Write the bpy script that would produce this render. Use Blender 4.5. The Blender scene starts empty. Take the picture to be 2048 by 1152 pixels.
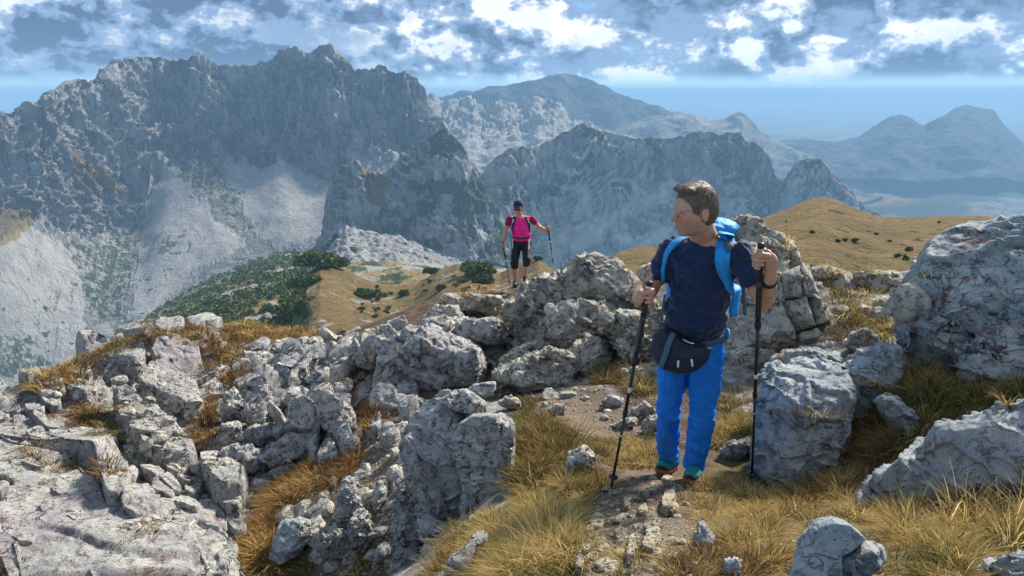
import bpy, math, random
import numpy as np
from mathutils import Vector, Matrix

# ------------------------------------------------------------------ camera, sky, sun, exposure
SC = bpy.context.scene
COL = SC.collection
F = 1500.0                       # focal length in photo pixels (2048 wide)
CAMZ = 2.3
PITCH = math.radians(14.6)
cam_d = bpy.data.cameras.new('camera')
cam_d.sensor_width = 36.0
cam_d.lens = 36.0 * F / 2048.0
cam_d.clip_start = 0.05
cam_d.clip_end = 120000.0
cam = bpy.data.objects.new('camera', cam_d)
COL.objects.link(cam)
cam.location = (0, 0, CAMZ)
cam.rotation_euler = (math.pi / 2 - PITCH, 0, 0)
SC.camera = cam

SUN_EL = math.radians(37)
SUN_AZ = math.radians(42)        # to the right of the view direction (+Y), sun ahead of the camera
SUN_DIR = Vector((math.sin(SUN_AZ) * math.cos(SUN_EL), math.cos(SUN_AZ) * math.cos(SUN_EL), math.sin(SUN_EL)))

world = bpy.data.worlds.new('World')
SC.world = world
world.use_nodes = True

class NT:
    """small helper for building node trees"""
    def __init__(s, tree):
        s.t = tree
        s.t.nodes.clear()
    def n(s, typ, ins=None, **props):
        nd = s.t.nodes.new(typ)
        for k, v in props.items():
            setattr(nd, k, v)
        for k, v in (ins or {}).items():
            sock = nd.inputs[k]
            if isinstance(v, tuple) and len(v) == 2 and hasattr(v[0], 'bl_idname'):
                s.t.links.new(v[0].outputs[v[1]], sock)
            elif hasattr(v, 'bl_idname') and hasattr(v, 'outputs'):
                s.t.links.new(v.outputs[0], sock)
            else:
                sock.default_value = v
        return nd
    def math(s, op, a, b=0.0, c=None, clamp=False):
        ins = {0: a, 1: b}
        if c is not None: ins[2] = c
        return s.n('ShaderNodeMath', ins, operation=op, use_clamp=clamp)
    def mix(s, fac, a, b, blend='MIX'):
        nd = s.n('ShaderNodeMix', None, data_type='RGBA', blend_type=blend)
        for idx, v in ((0, fac), (6, a), (7, b)):
            sock = nd.inputs[idx]
            if isinstance(v, tuple) and len(v) == 2 and hasattr(v[0], 'bl_idname'):
                s.t.links.new(v[0].outputs[v[1]], sock)
            elif hasattr(v, 'bl_idname') and hasattr(v, 'outputs'):
                o = v.outputs[2] if v.bl_idname == 'ShaderNodeMix' else v.outputs[0]
                s.t.links.new(o, sock)
            else:
                sock.default_value = (tuple(v) + (1.0,)) if isinstance(v, tuple) and len(v) == 3 else v
        return nd
    def ramp(s, fac, lo, hi, smooth=True):
        nd = s.n('ShaderNodeMapRange', {0: fac, 1: lo, 2: hi, 3: 0.0, 4: 1.0}, interpolation_type='SMOOTHSTEP' if smooth else 'LINEAR')
        return nd
    def noise(s, vec, scale, detail=4.0, rough=0.55, dist=0.0, lac=2.0):
        ins = {'Scale': scale, 'Detail': detail, 'Roughness': rough, 'Distortion': dist, 'Lacunarity': lac}
        if vec is not None: ins['Vector'] = vec
        return s.n('ShaderNodeTexNoise', ins)

def mo(node):            # colour output of a Mix node as a link tuple
    return (node, 2)

w = NT(world.node_tree)
sky = w.n('ShaderNodeTexSky', None, sky_type='NISHITA', sun_disc=False, sun_elevation=SUN_EL, sun_rotation=SUN_AZ, altitude=2300.0, air_density=1.0, dust_density=0.6, ozone_density=2.0)
tc = w.n('ShaderNodeTexCoord')
stretch = w.n('ShaderNodeVectorMath', {0: (tc, 0), 1: (1.0, 1.0, 1.55)}, operation='MULTIPLY')
stretch = w.n('ShaderNodeVectorMath', {0: (stretch, 0), 1: (3.7, 1.9, 0.35)}, operation='ADD')
sep = w.n('ShaderNodeSeparateXYZ', {0: (tc, 0)})
shift = w.n('ShaderNodeVectorMath', {0: (stretch, 0), 1: (0.018, 0.0, 0.045)}, operation='ADD')
def cloud_density(vec):
    big = w.noise((vec, 0), 4.6, 2.0, 0.5, 0.2)
    fine = w.noise((vec, 0), 19.0, 9.0, 0.60, 0.15)
    return w.math('ADD', w.math('MULTIPLY', (big, 0), 0.55), w.math('MULTIPLY', (fine, 0), 0.55))
d1 = cloud_density(stretch)
d2 = cloud_density(shift)
elev = w.ramp((sep, 2), 0.004, 0.026)
dens = w.math('MULTIPLY', w.ramp(d1, 0.37, 0.45), elev)
lit = w.math('MULTIPLY_ADD', w.math('SUBTRACT', d1, d2), 9.0, 0.42, clamp=True)
sheet = w.noise((stretch, 0), 2.3, 6.0, 0.55, 0.3)
sheetr = w.ramp((sheet, 0), 0.42, 0.60)
thick = w.ramp(d1, 0.44, 0.62)
lum = w.math('SUBTRACT', w.math('MULTIPLY_ADD', lit, 0.95, w.math('MULTIPLY', sheetr, 0.46)), w.math('MULTIPLY', thick, 0.52), clamp=True)
cdark = w.mix(w.ramp(lum, 0.0, 0.34, False), (0.85, 1.4, 2.4), (2.1, 3.15, 4.9))
cloudcol = w.mix(w.ramp(lum, 0.40, 1.08), mo(cdark), (8.6, 8.9, 8.8))
low = w.ramp((sep, 2), -0.02, 0.09)
skytint = w.mix(low, (7.0, 10.8, 11.8), (1.1, 4.0, 8.0))
skyblue = w.mix(0.75, (sky, 0), mo(skytint))
final = w.mix(dens, mo(skyblue), mo(cloudcol))
bg = w.n('ShaderNodeBackground', {'Color': mo(final), 'Strength': 0.068})
w.n('ShaderNodeOutputWorld', {0: bg})

sun_d = bpy.data.lights.new('sun', 'SUN')
sun_d.energy = 4.2
sun_d.angle = math.radians(8.0)
sun_d.color = (1.0, 0.93, 0.82)
sun = bpy.data.objects.new('sun', sun_d)
COL.objects.link(sun)
sun.rotation_euler = (-SUN_DIR).to_track_quat('-Z', 'Y').to_euler()

vs = SC.view_settings
vs.view_transform = 'Standard'
vs.look = 'None'
vs.gamma = 1.0
vs.use_curve_mapping = False
vs.exposure = 1.08
cy = SC.cycles
cy.max_bounces = 6
cy.diffuse_bounces = 3
cy.volume_bounces = 0
cy.transparent_max_bounces = 6

# ------------------------------------------------------------------ helpers
def pix(px, py, Y):
    """point on the ray of photo pixel (px, py) at horizontal distance Y in front of the camera"""
    px = np.asarray(px, float); py = np.asarray(py, float); Y = np.asarray(Y, float)
    u = (px - 1024) / F; v = (576 - py) / F
    dy = math.cos(PITCH) + v * math.sin(PITCH)
    dz = -math.sin(PITCH) + v * math.cos(PITCH)
    k = Y / dy
    return np.stack([u * k, Y + 0 * k, CAMZ + dz * k], -1)

def to_pix(P):
    d = P - np.array([0, 0, CAMZ])
    c, s = math.cos(PITCH), math.sin(PITCH)
    depth = d[..., 1] * c - d[..., 2] * s
    up = d[..., 1] * s + d[..., 2] * c
    return 1024 + F * d[..., 0] / depth, 576 - F * up / depth

_g = np.random.RandomState(7)
_GR = _g.normal(size=(4096, 3)); _GR /= np.linalg.norm(_GR, axis=1)[:, None]
_GR = _GR.astype(np.float32)
def _hash(i, j, k):
    h = (i * 374761393 + j * 668265263 + k * 2147483647 + 1013904223) & 0x7fffffff
    h = ((h ^ (h >> 13)) * 1274126177) & 0x7fffffff
    return (h ^ (h >> 16)) & 4095

def perlin(P):
    P = np.asarray(P, dtype=np.float64)
    sh = P.shape[:-1]
    P = P.reshape(-1, 3)
    I = np.floor(P).astype(np.int64)
    f = (P - I).astype(np.float32)
    u = f * f * f * (f * (f * 6 - 15) + 10)
    out = 0
    for dx in (0, 1):
        wx = u[:, 0] if dx else 1 - u[:, 0]
        for dy in (0, 1):
            wy = u[:, 1] if dy else 1 - u[:, 1]
            for dz in (0, 1):
                wz = u[:, 2] if dz else 1 - u[:, 2]
                g = _GR[_hash(I[:, 0] + dx, I[:, 1] + dy, I[:, 2] + dz)]
                dot = g[:, 0] * (f[:, 0] - dx) + g[:, 1] * (f[:, 1] - dy) + g[:, 2] * (f[:, 2] - dz)
                out = out + wx * wy * wz * dot
    return (out * 1.5).reshape(sh)

def fbm(P, octs=5, gain=0.5, lac=2.03):
    P = np.asarray(P, float); a = 1.0; s = 0; n = 0
    for o in range(octs):
        s = s + a * perlin(P); n += a
        P = P * lac + 17.3; a *= gain
    return s / n

def ridged(P, octs=5, gain=0.5, lac=2.07):
    P = np.asarray(P, float); a = 1.0; s = 0; n = 0
    for o in range(octs):
        s = s + a * (1 - np.abs(perlin(P)) * 2); n += a
        P = P * lac + 9.1; a *= gain
    return s / n

def worley(P):
    """F1 and F2 of 3-D cellular noise"""
    P = np.asarray(P, float).reshape(-1, 3)
    I = np.floor(P).astype(np.int64)
    f1 = np.full(len(P), 9.0, np.float32); f2 = f1.copy(); idc = np.zeros(len(P), np.int64)
    for dx in (-1, 0, 1):
        for dy in (-1, 0, 1):
            for dz in (-1, 0, 1):
                h = _hash(I[:, 0] + dx, I[:, 1] + dy, I[:, 2] + dz)
                q = I + np.array([dx, dy, dz]) + 0.5 + 0.42 * _GR[h]
                d = np.linalg.norm(P - q, axis=1).astype(np.float32)
                m = d < f1
                f2 = np.where(m, f1, np.minimum(f2, d))
                idc = np.where(m, h, idc)
                f1 = np.where(m, d, f1)
    return f1, f2, idc

def smooth(x, a, b):
    t = np.clip((x - a) / (b - a), 0, 1)
    return t * t * (3 - 2 * t)

def poly_sd(px, py, poly):
    """signed distance (positive inside) of points to a polygon, in pixels"""
    poly = np.asarray(poly, float)
    d = np.full(px.shape, 1e9); inside = np.zeros(px.shape, bool)
    for (x0, y0), (x1, y1) in zip(poly, np.roll(poly, -1, 0)):
        ex, ey = x1 - x0, y1 - y0
        t = np.clip(((px - x0) * ex + (py - y0) * ey) / (ex * ex + ey * ey + 1e-9), 0, 1)
        d = np.minimum(d, np.hypot(px - x0 - t * ex, py - y0 - t * ey))
        c = ((y0 > py) != (y1 > py)) & (px < ex * (py - y0) / (ey if abs(ey) > 1e-9 else 1e-9) + x0)
        inside ^= c
    return np.where(inside, d, -d)

def mesh_obj(name, V, Fc, mat=None, parent=None, smooth_shade=True, attr=None, origin=None):
    V = np.asarray(V, np.float32)
    if origin is not None:
        V = V - np.asarray(origin, np.float32)
    me = bpy.data.meshes.new(name)
    Fc = np.asarray(Fc, np.int32)
    me.vertices.add(len(V)); me.vertices.foreach_set('co', V.ravel())
    k = Fc.shape[1]
    me.loops.add(Fc.size); me.loops.foreach_set('vertex_index', Fc.ravel())
    me.polygons.add(len(Fc)); me.polygons.foreach_set('loop_start', np.arange(0, Fc.size, k, dtype=np.int32))
    if smooth_shade:
        me.polygons.foreach_set('use_smooth', np.ones(len(Fc), bool))
    me.update(calc_edges=True)
    if attr is not None:
        for an, arr in attr.items():
            arr = np.asarray(arr, np.float32)
            if arr.ndim == 1:
                a = me.attributes.new(an, 'FLOAT', 'POINT'); a.data.foreach_set('value', arr)
            else:
                a = me.attributes.new(an, 'FLOAT_COLOR', 'POINT'); a.data.foreach_set('color', arr.ravel())
    if mat: me.materials.append(mat)
    ob = bpy.data.objects.new(name, me)
    COL.objects.link(ob)
    if origin is not None: ob.location = tuple(float(c) for c in origin)
    if parent is not None:
        ob.parent = parent
        if origin is not None:
            ob.location = tuple(float(a - b) for a, b in zip(origin, parent.location))
        else:
            ob.location = tuple(-c for c in parent.location)
    return ob

def tag(o, label=None, cat=None, group=None, kind=None):
    if label: o['label'] = label
    if cat: o['category'] = cat
    if group: o['group'] = group
    if kind: o['kind'] = kind
    return o

def empty(name, loc):
    e = bpy.data.objects.new(name, None)
    COL.objects.link(e)
    e.empty_display_size = 0.1
    e.location = tuple(float(c) for c in loc)
    return e

def grid_faces(ny, nx):
    i = np.arange(ny * nx).reshape(ny, nx)
    return np.stack([i[:-1, :-1], i[:-1, 1:], i[1:, 1:], i[1:, :-1]], -1).reshape(-1, 4)

def grid_normals(V):
    du = np.gradient(V, axis=1); dv = np.gradient(V, axis=0)
    n = np.cross(du, dv)
    return n / (np.linalg.norm(n, axis=-1, keepdims=True) + 1e-12)

def new_mat(name):
    m = bpy.data.materials.new(name); m.use_nodes = True
    return m, NT(m.node_tree)

def plain_mat(name, col, rough=0.7, spec=0.3, noise_amt=0.15, noise_scale=60.0, bump=0.0, bump_scale=200.0, metal=0.0, sheen=0.0):
    m, t = new_mat(name)
    tcn = t.n('ShaderNodeTexCoord')
    nz = t.noise((tcn, 3), noise_scale, 4.0, 0.6)
    f = t.ramp((nz, 0), 0.3, 0.7)
    c = t.mix(f, tuple(max(0, x * (1 - noise_amt)) for x in col), tuple(min(1, x * (1 + noise_amt)) for x in col))
    ins = {'Base Color': mo(c), 'Roughness': rough, 'Specular IOR Level': spec, 'Metallic': metal}
    if sheen: ins['Sheen Weight'] = sheen
    if bump:
        bn = t.noise((tcn, 3), bump_scale, 3.0, 0.6)
        b = t.n('ShaderNodeBump', {'Height': (bn, 0), 'Strength': bump, 'Distance': 0.004})
        ins['Normal'] = b
    p = t.n('ShaderNodeBsdfPrincipled', ins)
    t.n('ShaderNodeOutputMaterial', {0: p})
    return m
# ------------------------------------------------------------------ far terrain
def far_material(name, rock_a, rock_b, scale, strata=False):
    """zone colour: R = scree, G = dwarf pine scrub plus painted hill shade and gully streaks, B = dry grass, A = bare pale strata"""
    m, t = new_mat(name)
    tcn = t.n('ShaderNodeTexCoord')
    zone = t.n('ShaderNodeVertexColor', None, layer_name='zone')
    sp = t.n('ShaderNodeSeparateColor', {0: (zone, 0)})
    vec = t.n('ShaderNodeVectorMath', {0: (tcn, 3), 1: (scale, scale, scale * 0.55)}, operation='MULTIPLY')
    n1 = t.noise((vec, 0), 1.0, 8.0, 0.65)
    n2 = t.noise((vec, 0), 6.0, 8.0, 0.7)
    n3 = t.noise((vec, 0), 22.0, 5.0, 0.7)
    rock = t.mix(t.ramp((n1, 0), 0.32, 0.68), rock_a, rock_b)
    rock = t.mix(t.math('MULTIPLY', t.ramp((n2, 0), 0.52, 0.70), 0.55), mo(rock), tuple(c * 0.45 for c in rock_a))
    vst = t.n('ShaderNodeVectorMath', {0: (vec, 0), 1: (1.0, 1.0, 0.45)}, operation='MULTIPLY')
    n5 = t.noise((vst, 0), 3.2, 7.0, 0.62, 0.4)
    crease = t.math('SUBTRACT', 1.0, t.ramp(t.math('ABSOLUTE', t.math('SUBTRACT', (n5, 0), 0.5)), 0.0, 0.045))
    rock = t.mix(t.math('MULTIPLY', crease, 0.7), mo(rock), tuple(c * 0.32 for c in rock_a))  # crease shade painted into the rock colour for contrast
    scree = t.mix(t.ramp((n2, 0), 0.3, 0.7), (0.26, 0.25, 0.245), (0.35, 0.34, 0.325))
    c = t.mix(t.math('MULTIPLY', (zone, 1), 0.9), mo(rock), (0.50, 0.49, 0.47))
    c = t.mix((sp, 0), mo(c), mo(scree))
    grass = t.mix(t.ramp((n2, 0), 0.35, 0.7), (0.31, 0.215, 0.09), (0.19, 0.14, 0.065))
    grass = t.mix(t.math('MULTIPLY', t.ramp((n1, 0), 0.48, 0.62), 0.6), mo(grass), (0.14, 0.125, 0.055))
    gb = t.ramp(t.math('ADD', (sp, 2), t.math('MULTIPLY_ADD', (n2, 0), 0.9, -0.45)), 0.38, 0.6)
    c = t.mix(gb, mo(c), mo(grass))
    pine = t.mix(t.ramp((n3, 0), 0.35, 0.65), (0.022, 0.042, 0.022), (0.080, 0.105, 0.04))
    pb = t.ramp(t.math('ADD', (sp, 1), t.math('MULTIPLY_ADD', (n3, 0), 1.3, -0.65)), 0.36, 0.62)
    c = t.mix(pb, mo(c), mo(pine))
    hgt = t.math('SUBTRACT', t.math('ADD', (n2, 0), t.math('MULTIPLY', (n3, 0), 0.8)), t.math('MULTIPLY', crease, 0.35))
    hgt = t.math('MULTIPLY', hgt, t.math('MULTIPLY_ADD', (sp, 0), -0.8, 1.0))
    b = t.n('ShaderNodeBump', {'Height': hgt, 'Strength': 0.9, 'Distance': 0.17 / scale})
    p = t.n('ShaderNodeBsdfPrincipled', {'Base Color': mo(c), 'Roughness': 0.95, 'Specular IOR Level': 0.1, 'Normal': b})
    t.n('ShaderNodeOutputMaterial', {0: p})
    return m

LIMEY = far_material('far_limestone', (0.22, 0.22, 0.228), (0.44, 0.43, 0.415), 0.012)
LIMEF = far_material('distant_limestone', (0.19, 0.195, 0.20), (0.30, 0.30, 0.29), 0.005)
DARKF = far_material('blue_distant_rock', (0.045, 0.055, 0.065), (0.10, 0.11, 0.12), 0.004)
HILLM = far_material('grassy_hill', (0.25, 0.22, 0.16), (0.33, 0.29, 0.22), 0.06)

def row(pts, x, Y=None):
    p = np.array([q[:2] for q in pts], float)
    py = np.interp(x, p[:, 0], p[:, 1])
    if Y is None:
        Yv = np.interp(x, p[:, 0], [q[2] for q in pts])
    elif np.isscalar(Y):
        Yv = np.full(x.shape, float(Y))
    else:
        q = np.array(Y, float); Yv = np.interp(x, q[:, 0], q[:, 1])
    return py, Yv

def layer(name, x0, x1, nx, rows, counts, mat, disp, zonef=None, back=(0.25, 0.5), nback=16, sm=1, kind='structure'):
    """terrain sheet: rows of photo-pixel polylines with their distances, from the foot to the crest, then a back slope.
       disp(P, N, px, py, tt) gives the displacement in metres along the normal"""
    x = np.linspace(x0, x1, nx)
    R = [row(*(r if isinstance(r, tuple) else (r,)), ) if False else None for r in rows]
    PYs, Ys = [], []
    for r in rows:
        py, Yv = row(r[0], x, r[1])
        w_ = max(1, nx // 28)
        if r is not rows[-1]:               # soften the foot lines, keep the crest crisp
            ker = np.hanning(2 * w_ + 3)[1:-1]; ker /= ker.sum()
            py = np.convolve(np.pad(py, w_, mode='edge'), ker, 'valid'); Yv = np.convolve(np.pad(Yv, w_, mode='edge'), ker, 'valid')
        PYs.append(py); Ys.append(Yv)
    py_l, Y_l, t_l = [], [], []
    for k in range(len(rows) - 1):
        n = counts[k]
        s = np.linspace(0, 1, n, endpoint=(k == len(rows) - 2))[:, None]
        py_l.append(PYs[k] * (1 - s) + PYs[k + 1] * s)
        # straight line in space between the two rows: interpolate 1/Y along the screen
        iy = (1 / Ys[k]) * (1 - s) + (1 / Ys[k + 1]) * s
        Y_l.append(1 / iy); t_l.append((k + s) * np.ones_like(x))
    py = np.concatenate(py_l); Yv = np.concatenate(Y_l); tt = np.concatenate(t_l)
    px = np.broadcast_to(x, py.shape)
    V = pix(px, py, Yv)
    top = V[-1:]
    s = (np.linspace(0, 1, nback + 1)[1:])[:, None, None] ** 1.3
    D = back[0] * Ys[-1][None, :, None]; H = back[1] * D
    dirv = top - np.array([0, 0, CAMZ]); dirv[..., 2] = 0
    dirv /= np.linalg.norm(dirv, axis=-1, keepdims=True)
    bk = top + dirv * D * s - np.array([0, 0, 1.0]) * H * s
    V = np.concatenate([V, bk])
    tt = np.concatenate([tt, np.full((nback, nx), len(rows) - 1.0) + np.linspace(0, 1, nback)[:, None]])
    px = np.concatenate([px, np.broadcast_to(x, (nback, nx))]); py = np.concatenate([py, np.broadcast_to(PYs[-1], (nback, nx))])
    for _ in range(sm):                     # soften the creases between rows
        Vs = V.copy(); Vs[1:-1] = (V[:-2] + 2 * V[1:-1] + V[2:]) / 4; V = Vs
    N = grid_normals(V)
    N *= np.sign((N * np.array([0, -0.4, 1.0])).sum(-1, keepdims=True))
    V = V + N * disp(V, N, px, py, tt)[..., None]
    N2 = grid_normals(V); N2 *= np.sign((N2 * np.array([0, -0.4, 1.0])).sum(-1, keepdims=True))
    attr = {}
    if zonef is not None:
        attr['zone'] = np.clip(zonef(V, N2, px, py, tt), 0, 1).reshape(-1, 4)
    ob = mesh_obj(name, V.reshape(-1, 3), grid_faces(*V.shape[:2])[:, ::-1], mat, attr=attr)
    ob['kind'] = kind
    return ob

def zones(shape):
    return np.zeros(shape + (4,))

def paint(z, ch, px, py, polys, soft=6.0, amt=1.0, warp=None):
    for pl in polys:
        sd = poly_sd(px, py, pl)
        if warp is not None: sd = sd + warp
        z[..., ch] = np.maximum(z[..., ch], amt * smooth(sd, -soft, soft))

# --- left massif -------------------------------------------------------------
ridge_massif = [(-300, 250), (-100, 232), (0, 218), (45, 216), (62, 208), (85, 200), (100, 183), (125, 160), (140, 152), (165, 149), (180, 157), (200, 146), (218, 138), (240, 122), (262, 108), (300, 103), (325, 107), (350, 113), (378, 104), (398, 102), (415, 113), (436, 130), (450, 127), (466, 136), (490, 130), (520, 122), (545, 118), (556, 100), (575, 95), (592, 95), (606, 104), (618, 106), (628, 97), (645, 90), (658, 92), (672, 106), (690, 124), (710, 142), (728, 135), (748, 132), (772, 129), (792, 138), (818, 145), (832, 155), (845, 172), (858, 200), (872, 235), (900, 275), (940, 320), (1000, 380)]
cliff_foot = [(-300, 430), (0, 410), (60, 432), (130, 470), (210, 468), (290, 440), (310, 370), (330, 330), (375, 318), (430, 312), (470, 332), (510, 345), (540, 318), (560, 305), (590, 335), (625, 372), (660, 350), (700, 326), (740, 318), (780, 308), (850, 296), (1000, 400)]
scree_foot = [(-300, 800), (0, 760), (80, 735), (150, 702), (250, 645), (350, 588), (450, 530), (540, 488), (650, 470), (760, 470), (860, 500), (1000, 540)]
def massif_disp(V, N, px, py, tt):
    tt = tt - 1
    cl = smooth(tt, 0.86, 1.12)
    wv = np.stack([fbm(V / 120. + 3, 2), fbm(V / 120. + 9, 2), 0 * px], -1) * 40
    big = ridged((V + wv) * np.array([1, 1, 0.30]) / 230.0 + 3.1, 3)
    mid = ridged((V + wv) * np.array([1, 1, 0.22]) / 62.0 + 8.7, 4, 0.6)
    fin = ridged(V / np.array([15., 15., 40.]) + 1.7, 3, 0.65)
    rough = fbm(V / np.array([10., 10., 7.]), 3)
    s = fbm(V / 160.0, 3) * 9 + fbm(V * np.array([1, 1, 0.25]) / 26.0, 3) * 1.6
    fade = 1 - 0.6 * smooth(tt, 1.75, 2.0)
    return cl * ((big - 0.55) * 60 + (mid - 0.55) * 46 + (fin - 0.5) * 16 + rough * 5) * fade + (1 - cl) * s
scree_polys = [
    [(-300, 560), (0, 480), (60, 455), (110, 470), (150, 520), (165, 590), (180, 660), (160, 720), (60, 770), (-300, 830)],
    [(300, 330), (322, 312), (345, 330), (390, 385), (440, 440), (500, 478), (470, 510), (400, 540), (310, 640), (250, 640), (265, 540), (280, 470), (300, 420)],
    [(440, 305), (470, 315), (520, 345), (560, 302), (600, 340), (640, 372), (662, 368), (655, 410), (650, 470), (560, 500), (505, 478), (480, 420), (455, 360)],
    [(690, 300), (712, 255), (740, 290), (800, 262), (815, 280), (760, 320), (690, 345)],
    [(130, 480), (150, 600), (200, 690), (150, 720), (110, 600)]]
pine_polys = [
    [(130, 475), (200, 480), (270, 450), (285, 520), (250, 640), (200, 650), (160, 560)],
    [(340, 325), (400, 305), (450, 330), (500, 460), (498, 480), (440, 430), (380, 380)],
    [(0, 660), (60, 680), (100, 735), (0, 760), (-200, 780), (-200, 640)], [(310, 480), (360, 470), (372, 505), (340, 520), (318, 520)]]
warm_polys = [[(135, 300), (180, 295), (240, 350), (245, 385), (180, 380), (140, 345)], [(-60, 400), (0, 402), (60, 430), (62, 452), (0, 490), (-60, 500)]]
def massif_zone(V, N, px, py, tt):
    tt = tt - 1
    z = zones(px.shape)
    wp = fbm(V / 60.0, 4) * 26 + fbm(V / 14.0, 3) * 9
    streak = fbm(np.stack([px / 9.0 + (py - 400) * 0.02, py / 90.0, 0 * px], -1), 4)
    low = 1 - smooth(tt + wp * 0.004, 0.9, 1.06)
    z[..., 0] = low * 0.22
    paint(z, 0, px, py, scree_polys, 8, 1.0, wp * 0.7 + streak * 14)
    cone = z[..., 0].copy()
    flat = smooth(N[..., 2], 0.72, 0.9) * (1 - low)
    z[..., 0] = np.maximum(z[..., 0], flat * 0.7)
    paint(z, 1, px, py, pine_polys, 18, 0.60, wp + fbm(V / 14., 4) * 60)
    spots = smooth(fbm(V / 11.0, 3), 0.25, 0.36) * smooth(py, 430, 600) * low
    z[..., 1] = np.maximum(z[..., 1], spots * 0.85)
    z[..., 1] *= 1 - 0.35 * smooth(streak, -0.05, 0.3)
    z[..., 1] *= 1 - smooth(fbm(V / 12. + 7, 3), 0.1, 0.3)
    z[..., 1] = np.maximum(z[..., 1], 0.55 * low * (1 - cone) * smooth(fbm(V / 45. + 1, 4), -0.25, 0.1))
    z[..., 1] = np.maximum(z[..., 1], 0.5 * low * smooth(streak, 0.16, 0.30) * smooth(py, 380, 470))  # gully lines darkened in streaks through the scrub channel
    paint(z, 2, px, py, warm_polys, 8, 0.75, wp)
    z[..., 3] = 0.5 * smooth(fbm(V / 40.0, 3), 0.05, 0.35) * (1 - low)
    return z
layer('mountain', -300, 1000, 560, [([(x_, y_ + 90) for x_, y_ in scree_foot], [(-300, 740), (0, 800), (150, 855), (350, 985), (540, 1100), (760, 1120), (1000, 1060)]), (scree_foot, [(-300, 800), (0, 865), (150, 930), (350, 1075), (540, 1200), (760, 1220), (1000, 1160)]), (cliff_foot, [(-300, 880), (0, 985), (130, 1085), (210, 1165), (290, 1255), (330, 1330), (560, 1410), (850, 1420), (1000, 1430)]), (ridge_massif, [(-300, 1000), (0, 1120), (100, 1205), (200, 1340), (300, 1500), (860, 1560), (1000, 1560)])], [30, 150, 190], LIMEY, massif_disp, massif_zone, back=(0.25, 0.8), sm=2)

# --- spur with the rock tower -------------------------------------------------
spur_ridge = [(600, 520), (640, 485), (655, 445), (660, 380), (668, 340), (684, 324), (700, 330), (716, 324), (735, 345), (760, 346), (780, 335), (805, 310), (830, 285), (860, 266), (887, 251), (905, 270), (925, 302), (945, 332), (965, 362), (985, 400), (1010, 450), (1060, 520)]
spur_foot = [(600, 540), (650, 500), (700, 492), (760, 500), (860, 530), (960, 560), (1060, 580)]
def spur_disp(V, N, px, py, tt):
    mid = ridged(V * np.array([1, 1, 0.35]) / 60.0 + 4.7, 4, 0.55)
    bed = np.abs(((V[..., 2] * 0.8 + V[..., 0] * 0.55 + fbm(V / 50., 3) * 30) / 16.0) % 1.0 - 0.5)
    fade = 1 - 0.5 * smooth(tt, 0.8, 1.0)
    return ((mid - 0.55) * 30 + (bed - 0.25) * 7 + fbm(V / 12.0, 3) * 3) * fade
def spur_zone(V, N, px, py, tt):
    z = zones(px.shape); wp = fbm(V / 40.0, 4) * 26
    z[..., 1] = 0.62 * smooth(fbm(V / 42.0, 4) + smooth(px, 740, 900) * 0.25, 0.08, 0.3)
    paint(z, 2, px, py, [[(715, 340), (770, 350), (785, 380), (760, 410), (730, 395)]], 8, 0.7, wp)
    z[..., 0] = 0.5 * smooth(fbm(V / 50.0 + 4, 4), 0.1, 0.3)
    bed = np.abs(((V[..., 2] * 0.8 + V[..., 0] * 0.55 + fbm(V / 50., 3) * 30) / 16.0) % 1.0 - 0.5)
    z[..., 3] = smooth(bed, 0.3, 0.45) * 0.7
    paint(z, 0, px, py, [[(880, 440), (930, 420), (990, 470), (1000, 540), (900, 540)]], 12, 0.9, wp)
    return z
layer('rocky_spur', 600, 1060, 300, [(spur_foot, 1070), (spur_ridge, [(600, 1060), (660, 1090), (887, 1190), (1060, 1180)])], [150], LIMEY, spur_disp, spur_zone, back=(0.12, 0.9))

# --- folded mountain ----------------------------------------------------------
fold_ridge = [(880, 470), (930, 380), (960, 348), (985, 322), (1010, 302), (1035, 294), (1078, 290), (1100, 272), (1130, 258), (1150, 248), (1168, 247), (1190, 259), (1225, 263), (1262, 271), (1300, 276), (1335, 276), (1362, 270), (1385, 265), (1415, 261), (1440, 268), (1462, 262), (1482, 262), (1492, 278), (1510, 284), (1528, 300), (1543, 318), (1548, 338), (1562, 358), (1575, 345), (1590, 325), (1612, 316), (1636, 318), (1655, 332), (1680, 360), (1705, 385), (1735, 412), (1770, 440), (1850, 500)]
fold_foot = [(880, 560), (1000, 560), (1200, 560), (1500, 560), (1850, 600)]
def fold_field(V, px, py):
    w1 = fbm(V / 130.0 + 2.2, 3)
    a = (px - 1150) / 34.0
    return (py - 262) * 0.55 + 30 * np.sin((px - 1010) / 36.0 + (py - 262) / 60.0) + w1 * 46 + np.abs(px - 1160) * 0.25
def fold_disp(V, N, px, py, tt):
    mid = ridged(V * np.array([1, 1, 0.5]) / 90.0 + 14.7, 4, 0.55)
    s = np.sin(fold_field(V, px, py) / 2.4)
    fade = 1 - 0.55 * smooth(tt, 0.85, 1.0)
    return ((mid - 0.55) * 26 + s * 1.2 * smooth(py, 520, 400) + (ridged(V / np.array([20., 20., 45.]), 3) - 0.5) * 9 + fbm(V / 9.0, 3) * 3) * fade
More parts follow.
